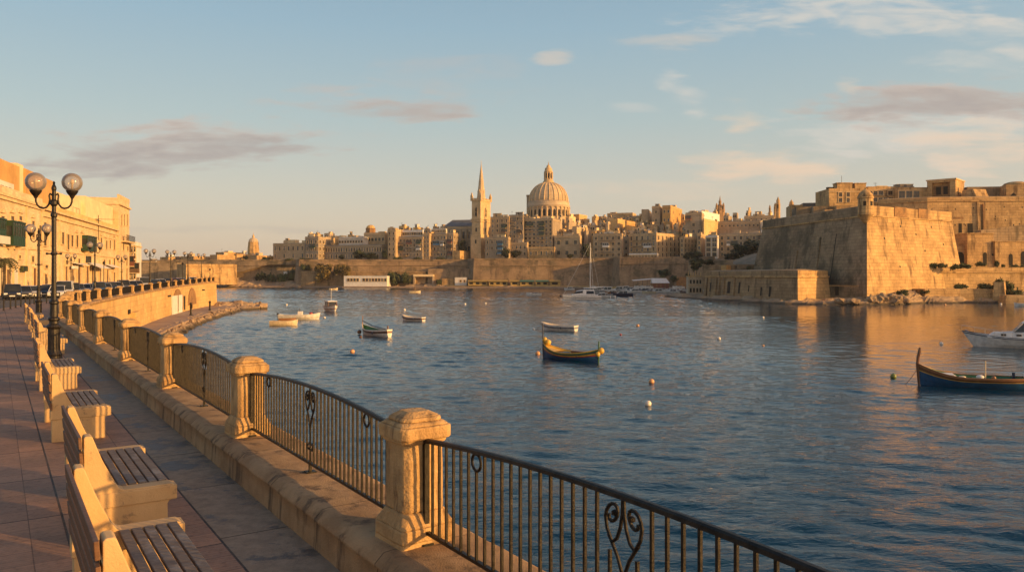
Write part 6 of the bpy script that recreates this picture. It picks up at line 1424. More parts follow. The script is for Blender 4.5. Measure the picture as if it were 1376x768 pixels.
# lower terraces
quad_wall('terrace_wall', 'pitted golden terrace wall at the foot of the great bastion', [(1206, 214), (1245, 219), (1300, 222), (1480, 226)], Z(364, 220), -4.5, 'fort', batter=.06, thick=22, parapet=1.1, cordon=Z(365, 220) - .3)
quad_wall('waterside_wall', 'low smooth block wall just above the waterline at right', [(1243, 206), (1290, 207), (1334, 206)], Z(388, 207), -5.2, 'fort', batter=.12, thick=6)
slab('buttress', 'broken stone buttress standing on the shore near the right edge', [(X(1336, 205), 205), (X(1349, 204), 204), (X(1351, 210), 210), (X(1338, 212), 212)], -5, Z(379, 206), 'fort', 'buttress', .5)
quad_wall('waterside_wall', 'curved pale landing wall at the right edge of the shore', [(1344, 203), (1352, 200), (1376, 199), (1420, 202)], Z(396.5, 200), -5.2, 'fort', batter=.3, thick=6)
rocks('fort_shore_rock', [(X(p, d), d, -5.5) for p, d in ((884, 262), (900, 245), (945, 228), (1000, 208), (1060, 193), (1110, 188), (1160, 190), (1200, 189), (1240, 200), (1310, 202), (1420, 200))],
      [(X(p, d), d, z) for p, d, z in ((905, 275, -3.8), (925, 262, -3.6), (950, 250, -3.4), (1000, 229, -3.5), (1060, 203, -3.9), (1112, 203, -3.2), (1160, 202, -3.0), (1205, 212, -.8), (1245, 213, -1.6), (1310, 214, -2.0), (1420, 214, -2.2))], 170, .7, .2, seed=11, cols=12, crest=.8)
for k, (px, d, w_, h_, lab) in enumerate(((1172, 194, 3.4, 2.6, 'large sunlit boulder at the foot of the great bastion'), (1183, 195, 5.5, 3.2, 'biggest sunlit rock below the great bastion'), (1199, 195, 5.0, 3.3, 'sunlit rock right of the biggest one below the great bastion'), (1130, 192, 3.0, 1.4, 'low dark boulder below the plinth wall'), (1146, 191.5, 3.4, 1.3, 'low flat boulder left of the sunlit rocks'), (1214, 197, 4, 2.6, 'shaded boulder left of the smooth waterside wall'))):
    bm = bmesh.new(); bmesh.ops.create_icosphere(bm, subdivisions=3, radius=1)
    for v in bm.verts:
        f = 1 + noise.fractal(v.co * 1.4 + Vector((k * 7, 0, 0)), 1, 2, 3) * .35 + (noise.cell(v.co * 2.2 + Vector((k, 3, 1))) - .5) * .16; v.co = Vector((v.co.x * w_/2 * f, v.co.y * w_/2.4 * f, v.co.z * h_/1.6 * f))
    me = bpy.data.meshes.new('boulder'); bm.to_mesh(me); bm.free(); me.materials.append(M['rock']); o = link('boulder', me, None, (X(px, d), d, -4.0)); tag(o, lab, 'boulder')

# ================================================================== WATERFRONT BUILDINGS
bld(462, 520, 522, 370.5, 385.5, 455, 'long white two-storey waterside building at the rocky shore', 'white', yaw=6, cols=14, rows=2, wh=(1.4, 1.6), skip={(0, k) for k in range(14)} | {(1, 0), (1, 5)}, roof=0, depth=9, name='waterside_building', corn=False)
cn = thing('canopy_building', 'open-fronted canopy building with a bright flat roof on the shore', 'building', (X(555.5, 462), 462, -3.9), R(-3)); Wd = X(583, 462) - X(555.5, 462); zt = Z(368.5, 462) + 3.9
mb = MB(); mb.box(0, Wd, -.2, 6, zt - 1.3, zt); mb.build('roof', M['cream'], cn); mb = MB(); mb.box(0, 1, 0, 5.8, 0, zt - 1.31); mb.box(Wd - 1, Wd, 0, 5.8, 0, zt - 1.31); mb.box(1, Wd - 1, 5, 5.8, 0, zt - 1.31); mb.build('wall', M['house'], cn); mb = MB(); mb.box(1, Wd - 1, 1.5, 1.7, 0, 1.4); mb.build('counter', M['shutter'], cn)
bld(594, 610, 611, 374, 381.5, 458, 'low tan shed left of the sloping city wall', 'fort', yaw=4, roof=0, depth=6, corn=False, name='shed')
bld(611, 627, 628.5, 372.5, 381.5, 456, 'low white shed with two dark square windows on the shore', 'whiteh', yaw=4, cols=3, rows=1, wh=(1.0, 1.1), skip={(0, 0)}, roof=0, depth=6, corn=False, name='shed')
M['kiosk'] = simple('yellow_painted_kiosk', (.42, .29, .09), .6, .1, 1); M['kgreen'] = simple('teal_awning_canvas', (.04, .17, .15), .7, .1, 1)
def kiosk(px0, px1, d, label, green):
    r = thing('quay_kiosk', label, 'kiosk', (X(px0, d), d, -3.4), 0, 'yellow kiosks along the far quay'); w_ = X(px1, d) - X(px0, d)
    mb = MB(); mb.box(0, w_, .3, 3, 0, 2.3); mb.build('wall', M['kiosk'], r); mb = MB(); n = max(1, int(w_ / 3))
    for k in range(n): mb.box(w_ * (k + .2) / n, w_ * (k + .75) / n, .25, .29, .7, 1.9)
    mb.build('openings', M['dark'], r)
    mb = MB(); mb.add([(-.2, 3.2, 3.2), (w_ + .2, 3.2, 3.2), (w_ + .2, -.8, 2.5), (-.2, -.8, 2.5), (-.2, 3.2, 3.05), (w_ + .2, 3.2, 3.05), (w_ + .2, -.8, 2.35), (-.2, -.8, 2.35)], [(0,1,2,3),(4,7,6,5),(0,4,5,1),(1,5,6,2),(2,6,7,3),(3,7,4,0)]); mb.build('awning', M['kgreen' if green else 'kiosk'], r)
for a, b, g, lab in ((629, 655, 0, 'long yellow kiosk at the left end of the far quay'), (657, 682, 0, 'plain yellow kiosk left of the green-awned kiosks'), (686, 698, 0, 'small yellow kiosk beside the first green awning'), (699, 718, 1, 'kiosk with a teal awning, left of the pair'), (720, 737, 1, 'kiosk with a teal awning, right of the pair'), (739, 753, 0, 'yellow kiosk nearest the moored catamaran')): kiosk(a, b, lerp(450, 443, (a - 629) / 120), lab, g)
# marina buildings
bh = thing('boathouse', 'white-roofed boathouse with reddish doors behind the marina', 'boathouse', (X(877, 380), 380, -3.9), R(-5)); w_ = X(899, 380) - X(877, 380)
mb = MB(); mb.box(0, w_, 0, 9, 0, 2.6); mb.build('wall', M['scar'], bh); mb = MB(); mb.add([(-.3, -.3, 2.6), (w_ + .3, -.3, 2.6), (w_ + .3, 9.3, 2.6), (-.3, 9.3, 2.6), (-.3, 4.5, 5.0), (w_ - 1, 4.5, 5.0)], [(0,1,5,4),(3,4,5,2),(0,4,3),(1,2,5),(0,3,2,1)]); mb.build('roof', M['white'], bh); mb = MB()
for k in range(4): mb.box(w_ * (k + .15) / 4, w_ * (k + .85) / 4, -.06, -.005, .1, 2.2)
mb.build('doors', M['redbrown'], bh)
aw = thing('boat_shelter', 'long flat white canopy shelter left of the boathouse', 'shelter', (X(851, 385), 385, -3.9)); w_ = X(876, 385) - X(851, 385)
mb = MB(); mb.add([(0, 0, 3.8), (w_, 0, 4.6), (w_, 5, 4.9), (0, 5, 4.1), (0, 0, 3.6), (w_, 0, 4.4), (w_, 5, 4.7), (0, 5, 3.9)], [(0,1,2,3),(4,7,6,5),(0,4,5,1),(1,5,6,2),(2,6,7,3),(3,7,4,0)]); mb.build('roof', M['canvas'], aw); mb = MB()
for k in range(5): mb.tube([(w_ * k / 4, .2, 0), (w_ * k / 4, .2, 3.7 + .8 * k / 4)], .1, 6); 
mb.build('posts', M['iron'], aw)
slab('marina_shed', 'small red-brown shed right of the boathouse with flat pale roof', [(X(909, 372), 372), (X(922, 372), 372), (X(922, 378), 378), (X(909, 378), 378)], -4, Z(372, 372), 'scar', 'shed')
# ornate pavilion at the water
pv = thing('waterside_pavilion', 'ornate pale stone pavilion with balustraded top at the left foot of the low bastion', 'pavilion', (X(925, 268), 268, -3.6), R(-6)); w_ = X(944.5, 268) - X(925, 268); h_ = Z(371.5, 268) + 3.6
mb = MB(); mb.box(0, w_, 0, 6, -1.5, h_); mb.build('wall', M['houselit'], pv); mb = MB(); mb.box(-.2, w_ + .2, -.2, 6.2, h_, h_ + .25); mb.box(-.15, w_ + .15, -.15, -.01, h_ * .45, h_ * .45 + .2)
for k in range(7): x = w_ * k / 6; mb.lathe([(.22, h_ + .25), (.1, h_ + .6), (.2, h_ + .9), (.05, h_ + 1.6 + .5 * (k % 3 == 0))], 6, (x, 0, 0))
mb.build('balustrade', M['houselit'], pv)
for k in range(4): x = w_ * (k + .75) / 4.6; b = MB(); b.box(x - .28, x + .28, -.05, .02, h_ * .58, h_ * .80); b.build('window', M['dark'], pv); b = MB(); b.box(x - .3, x + .3, -.05, .02, .3, h_ * .30); b.build('doorway', M['dark'], pv)
# ================================================================== TREES, BUSHES
def crown_mesh(seed, n=1500, s=.10, squash=1.0, lobes=13, low=False):
    r = random.Random(seed); cl = []
    for k in range(lobes):
        a = r.uniform(0, 6.28); rr = r.uniform(.15, .62); z = r.uniform(-.45, .62); cl.append((rr * math.cos(a) * (1 - .3 * z), rr * math.sin(a) * (1 - .3 * z), z, r.uniform(.16, .42)))
    if low: cl = [(x * 1.35, y * 1.35, abs(z) * .8, q_ * .9) for x, y, z, q_ in cl]
    mb = MB()
    for k in range(n):
        c = r.choice(cl); v = Vector((r.gauss(0, 1), r.gauss(0, 1), r.gauss(0, 1))).normalized() * c[3] * (r.uniform(.55, 1.1) if r.random() < .85 else r.uniform(1.0, 1.45))
        p = Vector((c[0], c[1], c[2])) + v; nrm = (v.normalized() + Vector((r.gauss(0, .5), r.gauss(0, .5), r.gauss(0, .5)))).normalized()
        t = nrm.orthogonal().normalized(); b = nrm.cross(t); q = s * r.uniform(.6, 1.5); an = r.uniform(0, 6.28); t, b = t * math.cos(an) + b * math.sin(an), b * math.cos(an) - t * math.sin(an)
        mb.add([p - t * q, p - b * q * .6 - t * q * .1, p + t * q, p + b * q * .6], [(0, 1, 2, 3)])
    return mb.mesh('crown', M['leaf'], recalc=False)
CR = [crown_mesh(s_) for s_ in (1, 2, 3, 4)]; CRW = []; CRB = [crown_mesh(s_, 1300, .09, low=True, lobes=16) for s_ in (11, 12, 13)]
for m_ in CRB: m_.materials.clear(); m_.materials.append(M['leafgreen'])
for m_ in CR[:2]: q = m_.copy(); q.materials.clear(); q.materials.append(M['leafwarm']); CRW.append(q)
tk = MB(); tk.tube([(0, 0, 0), (.1, 0, .9), (0, .1, 1.8)], [.16, .12, .08], 7)
for a in (0, 2.1, 4.2): tk.tube([(.05, .05, 1.2), (.5 * math.cos(a), .5 * math.sin(a), 1.9), (.9 * math.cos(a), .9 * math.sin(a), 2.5)], [.09, .06, .03], 6)
TRUNK = tk.mesh('trunk', M['bark'])
def tree(px, yt, yb, wpx, d, label, kind='tree', warm=False, cat='tree', group=None, k=[0]):
    s = d / F; zb = Z(yb, d); h = Z(yt, d) - zb; w = wpx * s; k[0] += 1
    r = thing('bushy_tree' if kind == 'tree' else 'wild_bush', label, cat, (X(px, d), d, zb), rnd.uniform(0, 6.28), group)
    me = (CRW if warm else CR)[k[0] % (2 if warm else 4)]
    lift = .50 if kind == 'tree' else .34
    if kind == 'bush' and not warm: me = CRB[k[0] % 3]; lift = 0
    c = link('crown', me, r, (0, 0, h * lift)); c.scale = (w / 1.75, w / 1.75, h * (1 - lift) / .88)
    if lift == 0: c.scale = (w / 2.2, w / 2.2, h / .95); c.location.z = -.1; return r
    t = link('trunk', TRUNK, r, (0, 0, 0)); sc = h * lift / 2.2; t.scale = (max(.4, w * .12), max(.4, w * .12), sc)
    return r
TR = [(1012, 321, 347, 52, 395, 'largest dark tree mass in front of the long pale block'), (992, 328, 347, 26, 398, 'dark tree left of the largest dark tree'), (1032, 324, 348, 24, 392, 'dark tree right of the largest one, touching the great bastion'), (982, 340, 350, 26, 396, 'low dark tree left below the long pale block'),
      (935, 337, 350, 22, 405, 'rounded dark tree right of the golden wing'), (924, 339, 350, 12, 410, 'small dark tree left of the rounded one'), (936, 346, 368, 24, 300, 'big dark tree hanging over the wall above the pavilion'), (952, 348, 357, 18, 300, 'flat dark tree right of the one over the wall'),
      (788, 327, 348, 17, 462, 'dark tree behind the tall yacht mast'), (680, 333, 348, 14, 466, 'green tree left of the low golden hall'), (693, 336, 348, 20, 465, 'broad dark tree just left of the low golden hall'), (621, 322, 340, 14, 490, 'dark round tree before the cathedral nave'),
      (905, 369, 381, 14, 372, 'dark tree between the boathouse and the red-brown shed'), (893, 361, 374, 20, 385, 'dark spreading tree above the boathouse roof'), (924, 366, 380, 8, 330, 'slim dark tree left of the pavilion'),
      (1006, 357, 366, 8, 262, 'little round tree on the low bastion terrace'), (1028, 353, 361, 26, 262, 'dark clipped trees beside the great bastion foot'), (481, 336, 349, 22, 484, 'green tree before the long low building'), (458, 342, 350, 10, 484, 'dark round tree before the long low building'), (497, 339, 349, 24, 484, 'low olive tree at the right end of the long low building'),
      (517, 334, 349, 10, 484, 'narrow dark tree left of the tall narrow end bay'), (356, 345, 352, 14, 500, 'small tree at the left end of the far city'), (766, 341, 348, 12, 462, 'small dark tree below the square shaded house'), (310, 361, 374, 9, 470, 'dark bushy tree at the end of the sunlit fort wall'),
      (330, 343, 350, 12, 500, 'small dark tree at the foot of the distant domed tower')]
for px, yt, yb, w, d, lab in TR: tree(px, yt, yb, w, d, lab)
BU = [(435, 353, 375, 30, 465, 1, 'largest reddish autumn bush on the shaded city wall'), (458, 353, 369, 20, 465, 1, 'golden autumn bush right of the largest reddish one'), (466, 357, 371, 14, 464, 1, 'smaller golden bush left of the long white building'), (411, 352, 361, 18, 472, 0, 'green bush at the top of the left city wall corner'),
      (365, 364, 377, 14, 484, 0, 'dark bush below the far left city wall'), (378, 362, 376, 18, 484, 0, 'dark bush left of the small white hut'), (392, 356, 374, 14, 484, 0, 'dark bush right of the small white hut'), (350, 362, 375, 16, 484, 0, 'leftmost dark bush below the far city wall'),
      (528, 358, 378, 22, 463, 0, 'dark green scrub right of the long white building'), (542, 362, 378, 22, 462, 0, 'dark green scrub left of the canopy building'), (576, 362, 370, 8, 466, 0, 'small bush above the canopy building'), (590, 372, 380, 10, 458, 0, 'bush right of the canopy building'),
      (534, 343, 349, 16, 476, 0, 'low hedge bush below the tall narrow end bay'), (560, 344, 349, 16, 476, 0, 'low hedge bush below the stacked balconies'), (592, 343, 349, 20, 476, 0, 'low hedge bush below the blue balcony'), (412, 345, 350, 26, 486, 0, 'low hedge at the foot of the tall square building'), (390, 346, 350, 16, 490, 0, 'low hedge before the arched windows'),
      (1252, 349, 358, 14, 218, 0, 'green bush left on the lower terrace below the bastion'), (1266, 351, 358, 16, 217, 0, 'green bush second on the lower terrace'), (1290, 351, 360, 28, 217, 0, 'broad grassy bush on the middle of the lower terrace'), (1236, 352, 358, 10, 218, 0, 'dark little bush at the left end of the lower terrace'), (1318, 349, 356, 16, 226, 0, 'bush before the middle arched doorway'), (1339, 347, 357, 8, 226, 0, 'upright bush right of the middle arched doorway'), (1348, 352, 358, 6, 225, 0, 'small bush left of the right arched doorways'), (1362, 353, 359, 14, 225, 0, 'bush under the rightmost arches'), (1376, 353, 360, 14, 225, 0, 'bush cut by the right frame edge on the terrace'),
      (1213, 384, 396, 20, 200, 0, 'low green scrub on the rocks below the great bastion'), (1244, 386, 393, 20, 207, 0, 'low scrub left end above the smooth waterside wall'), (1290, 379, 387, 26, 211, 0, 'scrub along the middle of the pitted terrace wall foot'), (1325, 376, 388, 32, 210, 0, 'dark scrub sloping up beside the broken buttress'), (1345, 370, 384, 22, 211, 0, 'dark bush above the broken buttress'), (1362, 384, 400, 34, 207, 0, 'large dark bush behind the curved landing wall'), (1357, 374, 388, 14, 210, 0, 'dark bush right of the broken buttress')]
for px, yt, yb, w, d, wm, lab in BU: tree(px, yt, yb, w, d, lab, 'bush', bool(wm), 'bush')
bld(381, 386, 387, 365, 373.5, 486.5, 'tiny white hut among bushes below the far left city wall', 'white', yaw=15, roof=0, corn=False, depth=1.2, name='hut', extra_base=1, cols=1, rows=1, wh=(.8, 1.2))
# palm
def palm(px, yt, yb, d, label):
    zb = -.13; r = thing('palm_tree', label, 'palm tree', (X(px, d), d, zb)); H = Z(yt, d) - zb; mb = MB(); mb.tube([(0, 0, 0), (.1, 0, H * .4), (.05, .1, H * .82)], [.22, .16, .14], 8); mb.build('trunk', M['bark'], r)
    for k in range(22):
        a = k * 2.4; el = [.9, .5, .15][k % 3]; mb = MB(); pts = []
        for q in range(7): t = q / 6; pts.append(Vector((math.cos(a) * 1.9 * t * math.cos(el * .6), math.sin(a) * 1.9 * t * math.cos(el * .6), H * .82 + .9 * el * t * 1.6 - 1.7 * t * t)))
        side = Vector((-math.sin(a), math.cos(a), 0))
        for q in range(6):
            for e in (-1, 1):
                for f in (0, .5):
                    p = pts[q].lerp(pts[q + 1], f); l_ = .55 * (1 - abs(q - 2.5) / 5); mb.add([p, p + side * e * l_ + Vector((0, 0, -.22)), pts[q].lerp(pts[q+1], min(1, f + .35))], [(0, 1, 2)])
        mb.build('frond', M['palm'], r, recalc=False)
palm(5, 338, 385, 93, 'palm tree at the left edge in front of the golden house')

# ================================================================== BOATS
def hull(L, B, H, bow=1.35, stern=1.1, bands=None, transom=.0, n=18, draft=.25, rake=.12, fine=2.2, sheerlow=1.0):
    """+x to the bow; returns (outer MB, inner MB, rim fn). bands: [(fraction, material index)]"""
    fr = [0, .18, .42] + [b[0] for b in bands]
    st = []
    for i in range(n + 1):
        s_ = -1 + 2 * i / n
        if s_ >= 0: w = (1 - abs(s_) ** fine)
        else: w = (1 - (1 - transom) * abs(s_) ** (fine + .2))
        w = max(w, .012) * B / 2
        sh = H * (sheerlow + (bow - 1) * max(0, s_) ** 2.2 + (stern - 1) * max(0, -s_) ** 2.2)
        st.append((s_, w, sh))
    wf = lambda f: {True: 0}.get(False, min(1, (.05 + 1.0 * (f ** .42)) if f > 0 else .04))
    rows = []
    for (s_, w, sh) in st:
        row = []
        for f in fr: z = -draft + (sh + draft) * f; x = s_ * L / 2 + rake * L * .5 * max(0, s_) ** 6 * (f - .5) * .6; row.append((x, w * wf(f), z))
        rows.append(row)
    out = MB()
    m_idx = [0, 0] + [b[1] for b in bands]
    nf = len(fr)
    for sgn in (1, -1):
        vs = [(x, sgn * y, z) for row in rows for x, y, z in row]; out.add(vs, [])
        base = len(out.v) - len(vs)
        for i in range(n):
            for j in range(nf - 1):
                a = base + i * nf + j; out.f.append((a, a + 1, a + nf + 1, a + nf)); out.m.append(m_idx[j])
    # transom / end faces
    for i in (0, n):
        r_ = rows[i]
        for j in range(nf - 1): out.add([(r_[j][0], r_[j][1], r_[j][2]), (r_[j+1][0], r_[j+1][1], r_[j+1][2]), (r_[j+1][0], -r_[j+1][1], r_[j+1][2]), (r_[j][0], -r_[j][1], r_[j][2])], [(0, 1, 2, 3)], m_idx[j])
    # keel strip
    for i in range(n): out.add([rows[i][0], rows[i+1][0], (rows[i+1][0][0], -rows[i+1][0][1], rows[i+1][0][2]), (rows[i][0][0], -rows[i][0][1], rows[i][0][2])], [(0, 1, 2, 3)], 0)
    def level(f, inset=.05, top=None):   # outline at height fraction, inset inwards
        R_ = []
        for (s_, w, sh), row in zip(st, rows):
            x = row[-1][0] if f > .9 else lerp(s_ * L / 2, row[-1][0], f); y = max(.004, w * wf(f) - inset); z = -draft + (sh + draft) * f; R_.append((x * (1 - inset / L * 2), y, z if top is None else top))
        return R_
    def deck(f=None, inset=.05, i0=0, i1=None, z=None, zf=None):
        i1 = n if i1 is None else i1; lv = level(.98 if f is None else f, inset, z); mb = MB()
        for i in range(i0, i1): a, b = lv[i], lv[i+1]; mb.add([(a[0], a[1], a[2]), (b[0], b[1], b[2]), (b[0], -b[1], b[2]), (a[0], -a[1], a[2])], [(0, 3, 2, 1)])
        return mb
    def inner(f, inset=.06):
        t, b = level(1.0, inset * .7), level(f, inset + .04); mb = MB()
        for sg in (1, -1):
            for i in range(n): mb.add([(t[i][0], sg * t[i][1], t[i][2] - .01), (t[i+1][0], sg * t[i+1][1], t[i+1][2] - .01), (b[i+1][0], sg * b[i+1][1], b[i+1][2]), (b[i][0], sg * b[i][1], b[i][2])], [(0, 1, 2, 3)])
        if transom: mb.add([(t[0][0] + .04, t[0][1], t[0][2] - .01), (t[0][0] + .04, -t[0][1], t[0][2] - .01), (b[0][0] + .06, -b[0][1], b[0][2]), (b[0][0] + .06, b[0][1], b[0][2])], [(0, 1, 2, 3)])
        return mb
    def gun(r=.035):
        mb = MB()
        for sg in (1, -1): mb.tube([(row[-1][0], sg * (row[-1][1]), row[-1][2] + .01) for row in rows], r, 6)
        if transom: mb.tube([(rows[0][-1][0], rows[0][-1][1], rows[0][-1][2] + .01), (rows[0][-1][0], -rows[0][-1][1], rows[0][-1][2] + .01)], r, 6)
        return mb
    return out, inner, deck, gun, rows, st
def boat_root(name, label, px, py, heading, cat='boat', group=None, d=None):
    d = d or F * (EYE - WZ) / (py - HZ); return thing(name, label, cat, (X(px, d), d, WZ), R(heading), group)
def mats(*k): return [M['boat_' + x] for x in k]
def outboard(root, x, z, col='black'):
    mb = MB(); mb.box(x - .28, x + .02, -.16, .16, z + .05, z + .42); mb.build('outboard_motor', M['boat_' + col], root, bevel=.05); mb = MB(); mb.box(x - .18, x - .08, -.06, .06, z - .7, z + .05); mb.build('motor_leg', M['boat_black'], root)

# --- colourful luzzu in the middle
b1 = boat_root('fishing_boat', 'blue, green and yellow wooden fishing boat with tall dark stem post, centre of the harbour', 766.5, 483, 138, group=None)
o, inn, dk, gn, rows, st = hull(5.9, 2.1, .62, 2.05, 1.7, [(.62, 0), (.70, 1), (.80, 2), (.88, 3), (1.0, 4)], 0, n=22, draft=.25)
o.build('hull', mats('blue', 'red', 'yellow', 'navy', 'green'), b1)
inn(.55).build('inner_planking', M['boat_yellow'], b1); dk(.55, .12).build('floor_boards', M['boat_cream'], b1); gn(.04).build('gunwale', M['boat_yellow'], b1)
dk(.93, .06, 16, 22).build('fore_deck', M['boat_yellow'], b1); dk(.93, .06, 0, 4).build('aft_deck', M['boat_yellow'], b1)
mb = MB(); mb.tube([(2.98, 0, -.2), (3.02, 0, .9), (3.05, 0, 1.9), (3.08, 0, 3.0)], [.07, .08, .06, .05], 8); mb.build('stem_post', M['boat_navy'], b1); mb = MB(); mb.tube([(-2.93, 0, -.2), (-2.97, 0, .8), (-2.98, 0, 1.75)], [.06, .07, .06], 8); mb.build('stern_post', M['boat_green'], b1)
for x in (-1.3, .1, 1.2): mb = MB(); mb.box(x - .12, x + .12, -.88, .88, .42, .47); mb.build('thwart', M['boat_green'], b1)
mb = MB(); mb.box(-1.9, -.3, -.5, .35, .55, .82); mb.build('engine_cover', M['boat_brown'], b1, bevel=.04)
mb = MB(); mb.box(.3, 1.1, -.6, .5, .42, .62); mb.build('folded_net', M['boat_black'], b1, bevel=.08)
def blob(name, root, c, r, mat, sq=1.0):
    mb = MB(); mb.lathe([(max(.001, r * math.sin(math.pi * k / 8)), -r * sq * math.cos(math.pi * k / 8)) for k in range(9)], 12, c); return mb.build(name, M[mat], root, smooth=True)
blob('fender', b1, (-3.15, -.1, .95), .26, 'boat_yellow', 1.1); blob('fender', b1, (-3.1, .3, .7), .2, 'boat_yellow', 1.1)
blob('rope_bundle', b1, (2.5, 0, 1.35), .30, 'boat_yellow', .9); blob('rope_bundle', b1, (2.75, .1, 1.55), .22, 'boat_yellow', 1.2)
mb = MB(); mb.tube([(3.05, 0, 1.2), (3.5, .15, .3), (3.8, .3, -.05)], .014, 5); mb.build('mooring_rope', M['boat_brown'], b1)
# --- big blue boat at right
b2 = boat_root('fishing_boat', 'large blue wooden fishing boat with a tall carved prow, lower right corner', 1305, 519.5, 158)
o, inn, dk, gn, rows, st = hull(6.0, 2.2, .66, 2.1, 1.1, [(.72, 0), (.76, 1), (.90, 2), (1.0, 3)], .55, n=22, draft=.25, fine=2.6)
o.build('hull', mats('blue', 'yellow', 'brown', 'wood'), b2); inn(.6).build('inner_planking', M['boat_green'], b2); dk(.6, .12).build('floor_boards', M['boat_green'], b2); gn(.035).build('gunwale', M['boat_wood'], b2)
dk(.93, .08, 14, 21).build('fore_deck', M['boat_cream'], b2); 
mb = MB(); mb.tube([(3.0, 0, -.15), (3.06, 0, .7), (3.10, 0, 1.35), (3.06, 0, 1.8), (2.98, 0, 2.2), (2.95, 0, 2.45)], [.07, .09, .10, .10, .10, .07], 8); mb.build('stem_post', M['boat_brown'], b2)
mb = MB(); mb.box(-3.03, -2.99, -.5, .5, .36, .64); mb.build('transom_band', M['boat_wood'], b2); mb = MB(); mb.box(-3.03, -2.99, -.42, .42, .06, .34); mb.build('transom_panel', M['boat_sky'], b2)
for x in (-1.6, -.3): mb = MB(); mb.box(x - .14, x + .14, -.92, .92, .48, .53); mb.build('thwart', M['boat_green'], b2)
mb = MB(); mb.tube([(-.75, .3, .4), (-.75, .3, 1.75)], .035, 8); mb.build('short_mast', M['boat_cream'], b2)
blob('fender', b2, (-.45, .35, .70), .24, 'boat_white', .6); blob('rope_coil', b2, (.5, .0, .62), .22, 'boat_cream', .35); blob('bucket', b2, (-1.2, .4, .68), .13, 'boat_wood', 1)
mb = MB(); mb.box(1.0, 2.0, -.5, .5, .72, .80); mb.build('white_hatch', M['boat_white'], b2, bevel=.03)
mb = MB(); mb.tube([(3.05, 0, 1.1), (3.5, .1, .4), (3.85, .2, -.05)], .018, 5); mb.build('mooring_rope', M['boat_brown'], b2)
mb = MB(); mb.box(-2.5, -2.35, -.5, -.35, .55, 1.0); mb.build('tiller', M['boat_navy'], b2)
# --- motor cruiser
b3 = boat_root('motor_cruiser', 'white motor cruiser with three portholes, cut off by the right edge', 1352, 469, 150)
b3.location = Vector((47.9, 79.6, WZ)) - Vector((math.cos(R(150)), math.sin(R(150)), 0)) * 3.3
o, inn, dk, gn, rows, st = hull(9.0, 3.0, 1.02, 1.5, 1.0, [(.30 if 0 else .5, 0), (.88, 0), (.94, 1), (1.0, 0)], .85, n=24, draft=.3, rake=.45, fine=2.4)
o.build('hull', mats('white', 'navy'), b3, smooth=False); dk(.99, .04).build('deck', M['boat_white'], b3); gn(.03).build('gunwale', M['boat_navy'], b3)
def extr(mb, prof, w0, w1=None, mi=0):   # profile in x,z extruded across y, top narrower
    zs_ = [p[1] for p in prof]; lo, hi = min(zs_), max(zs_); w1 = w0 if w1 is None else w1; ww = lambda z: lerp(w0, w1, (z - lo) / (hi - lo)); n = len(prof)
    mb.add([(x, -ww(z), z) for x, z in prof] + [(x, ww(z), z) for x, z in prof], [tuple(range(n)), tuple(range(2*n-1, n-1, -1))] + [(i, (i+1) % n, n + (i+1) % n, n + i) for i in range(n)], mi); return mb
extr(MB(), [(2.9, 1.05), (2.3, 1.48), (-.2, 1.62), (-3.6, 1.55), (-3.6, .9), (2.9, .95)], 1.18, 1.0).build('cabin_trunk', M['boat_white'], b3, bevel=.04)
extr(MB(), [(.6, 1.62), (-.2, 2.45), (-2.6, 2.5), (-2.7, 1.6)], 1.0, .85).build('windscreen', M['glass'], b3)
extr(MB(), [(-.05, 2.48), (-.25, 2.62), (-3.0, 2.66), (-3.0, 2.52)], .95, .9).build('hardtop', M['boat_white'], b3, bevel=.03)
mb = MB()
for sy in (-1, 1):
    mb.tube([(.65, sy * 1.01, 1.60), (-.15, sy * .88, 2.5)], .04, 6); mb.tube([(-1.3, sy * .99, 1.6), (-1.3, sy * .88, 2.5)], .035, 6); mb.tube([(-2.7, sy * .99, 1.6), (-2.7, sy * .88, 2.5)], .04, 6)
mb.build('window_frame', M['boat_white'], b3)
for x in (1.5, .2, -.6): mb = MB(); mb.box(x - .22, x + .22, -1.14, 1.14, 1.2, 1.40); mb.build('porthole', M['glass'], b3)
mb = MB()
for sy in (-1, 1):
    pts = [(rows[i][-1][0], sy * max(.05, rows[i][-1][1] - .08), rows[i][-1][2] + .55) for i in range(12, 25)]; mb.tube(pts, .015, 5)
    for i in range(12, 25, 2): q = rows[i][-1]; mb.tube([(q[0], sy * max(.05, q[1] - .08), q[2]), (q[0], sy * max(.05, q[1] - .08), q[2] + .55)], .013, 5)
mb.build('pulpit_rail', M['chrome'], b3)
mb = MB(); mb.tube([(4.5, 0, 1.5), (4.8, 0, 1.62)], .06, 6); mb.build('anchor_roller', M['chrome'], b3)
mb = MB(); mb.box(-3.5, -.8, -.85, .85, 2.67, 2.72); mb.tube([(-2.0, 0, 2.7), (-2.1, 0, 3.6)], .03, 6); mb.build('radar_arch', M['boat_white'], b3)
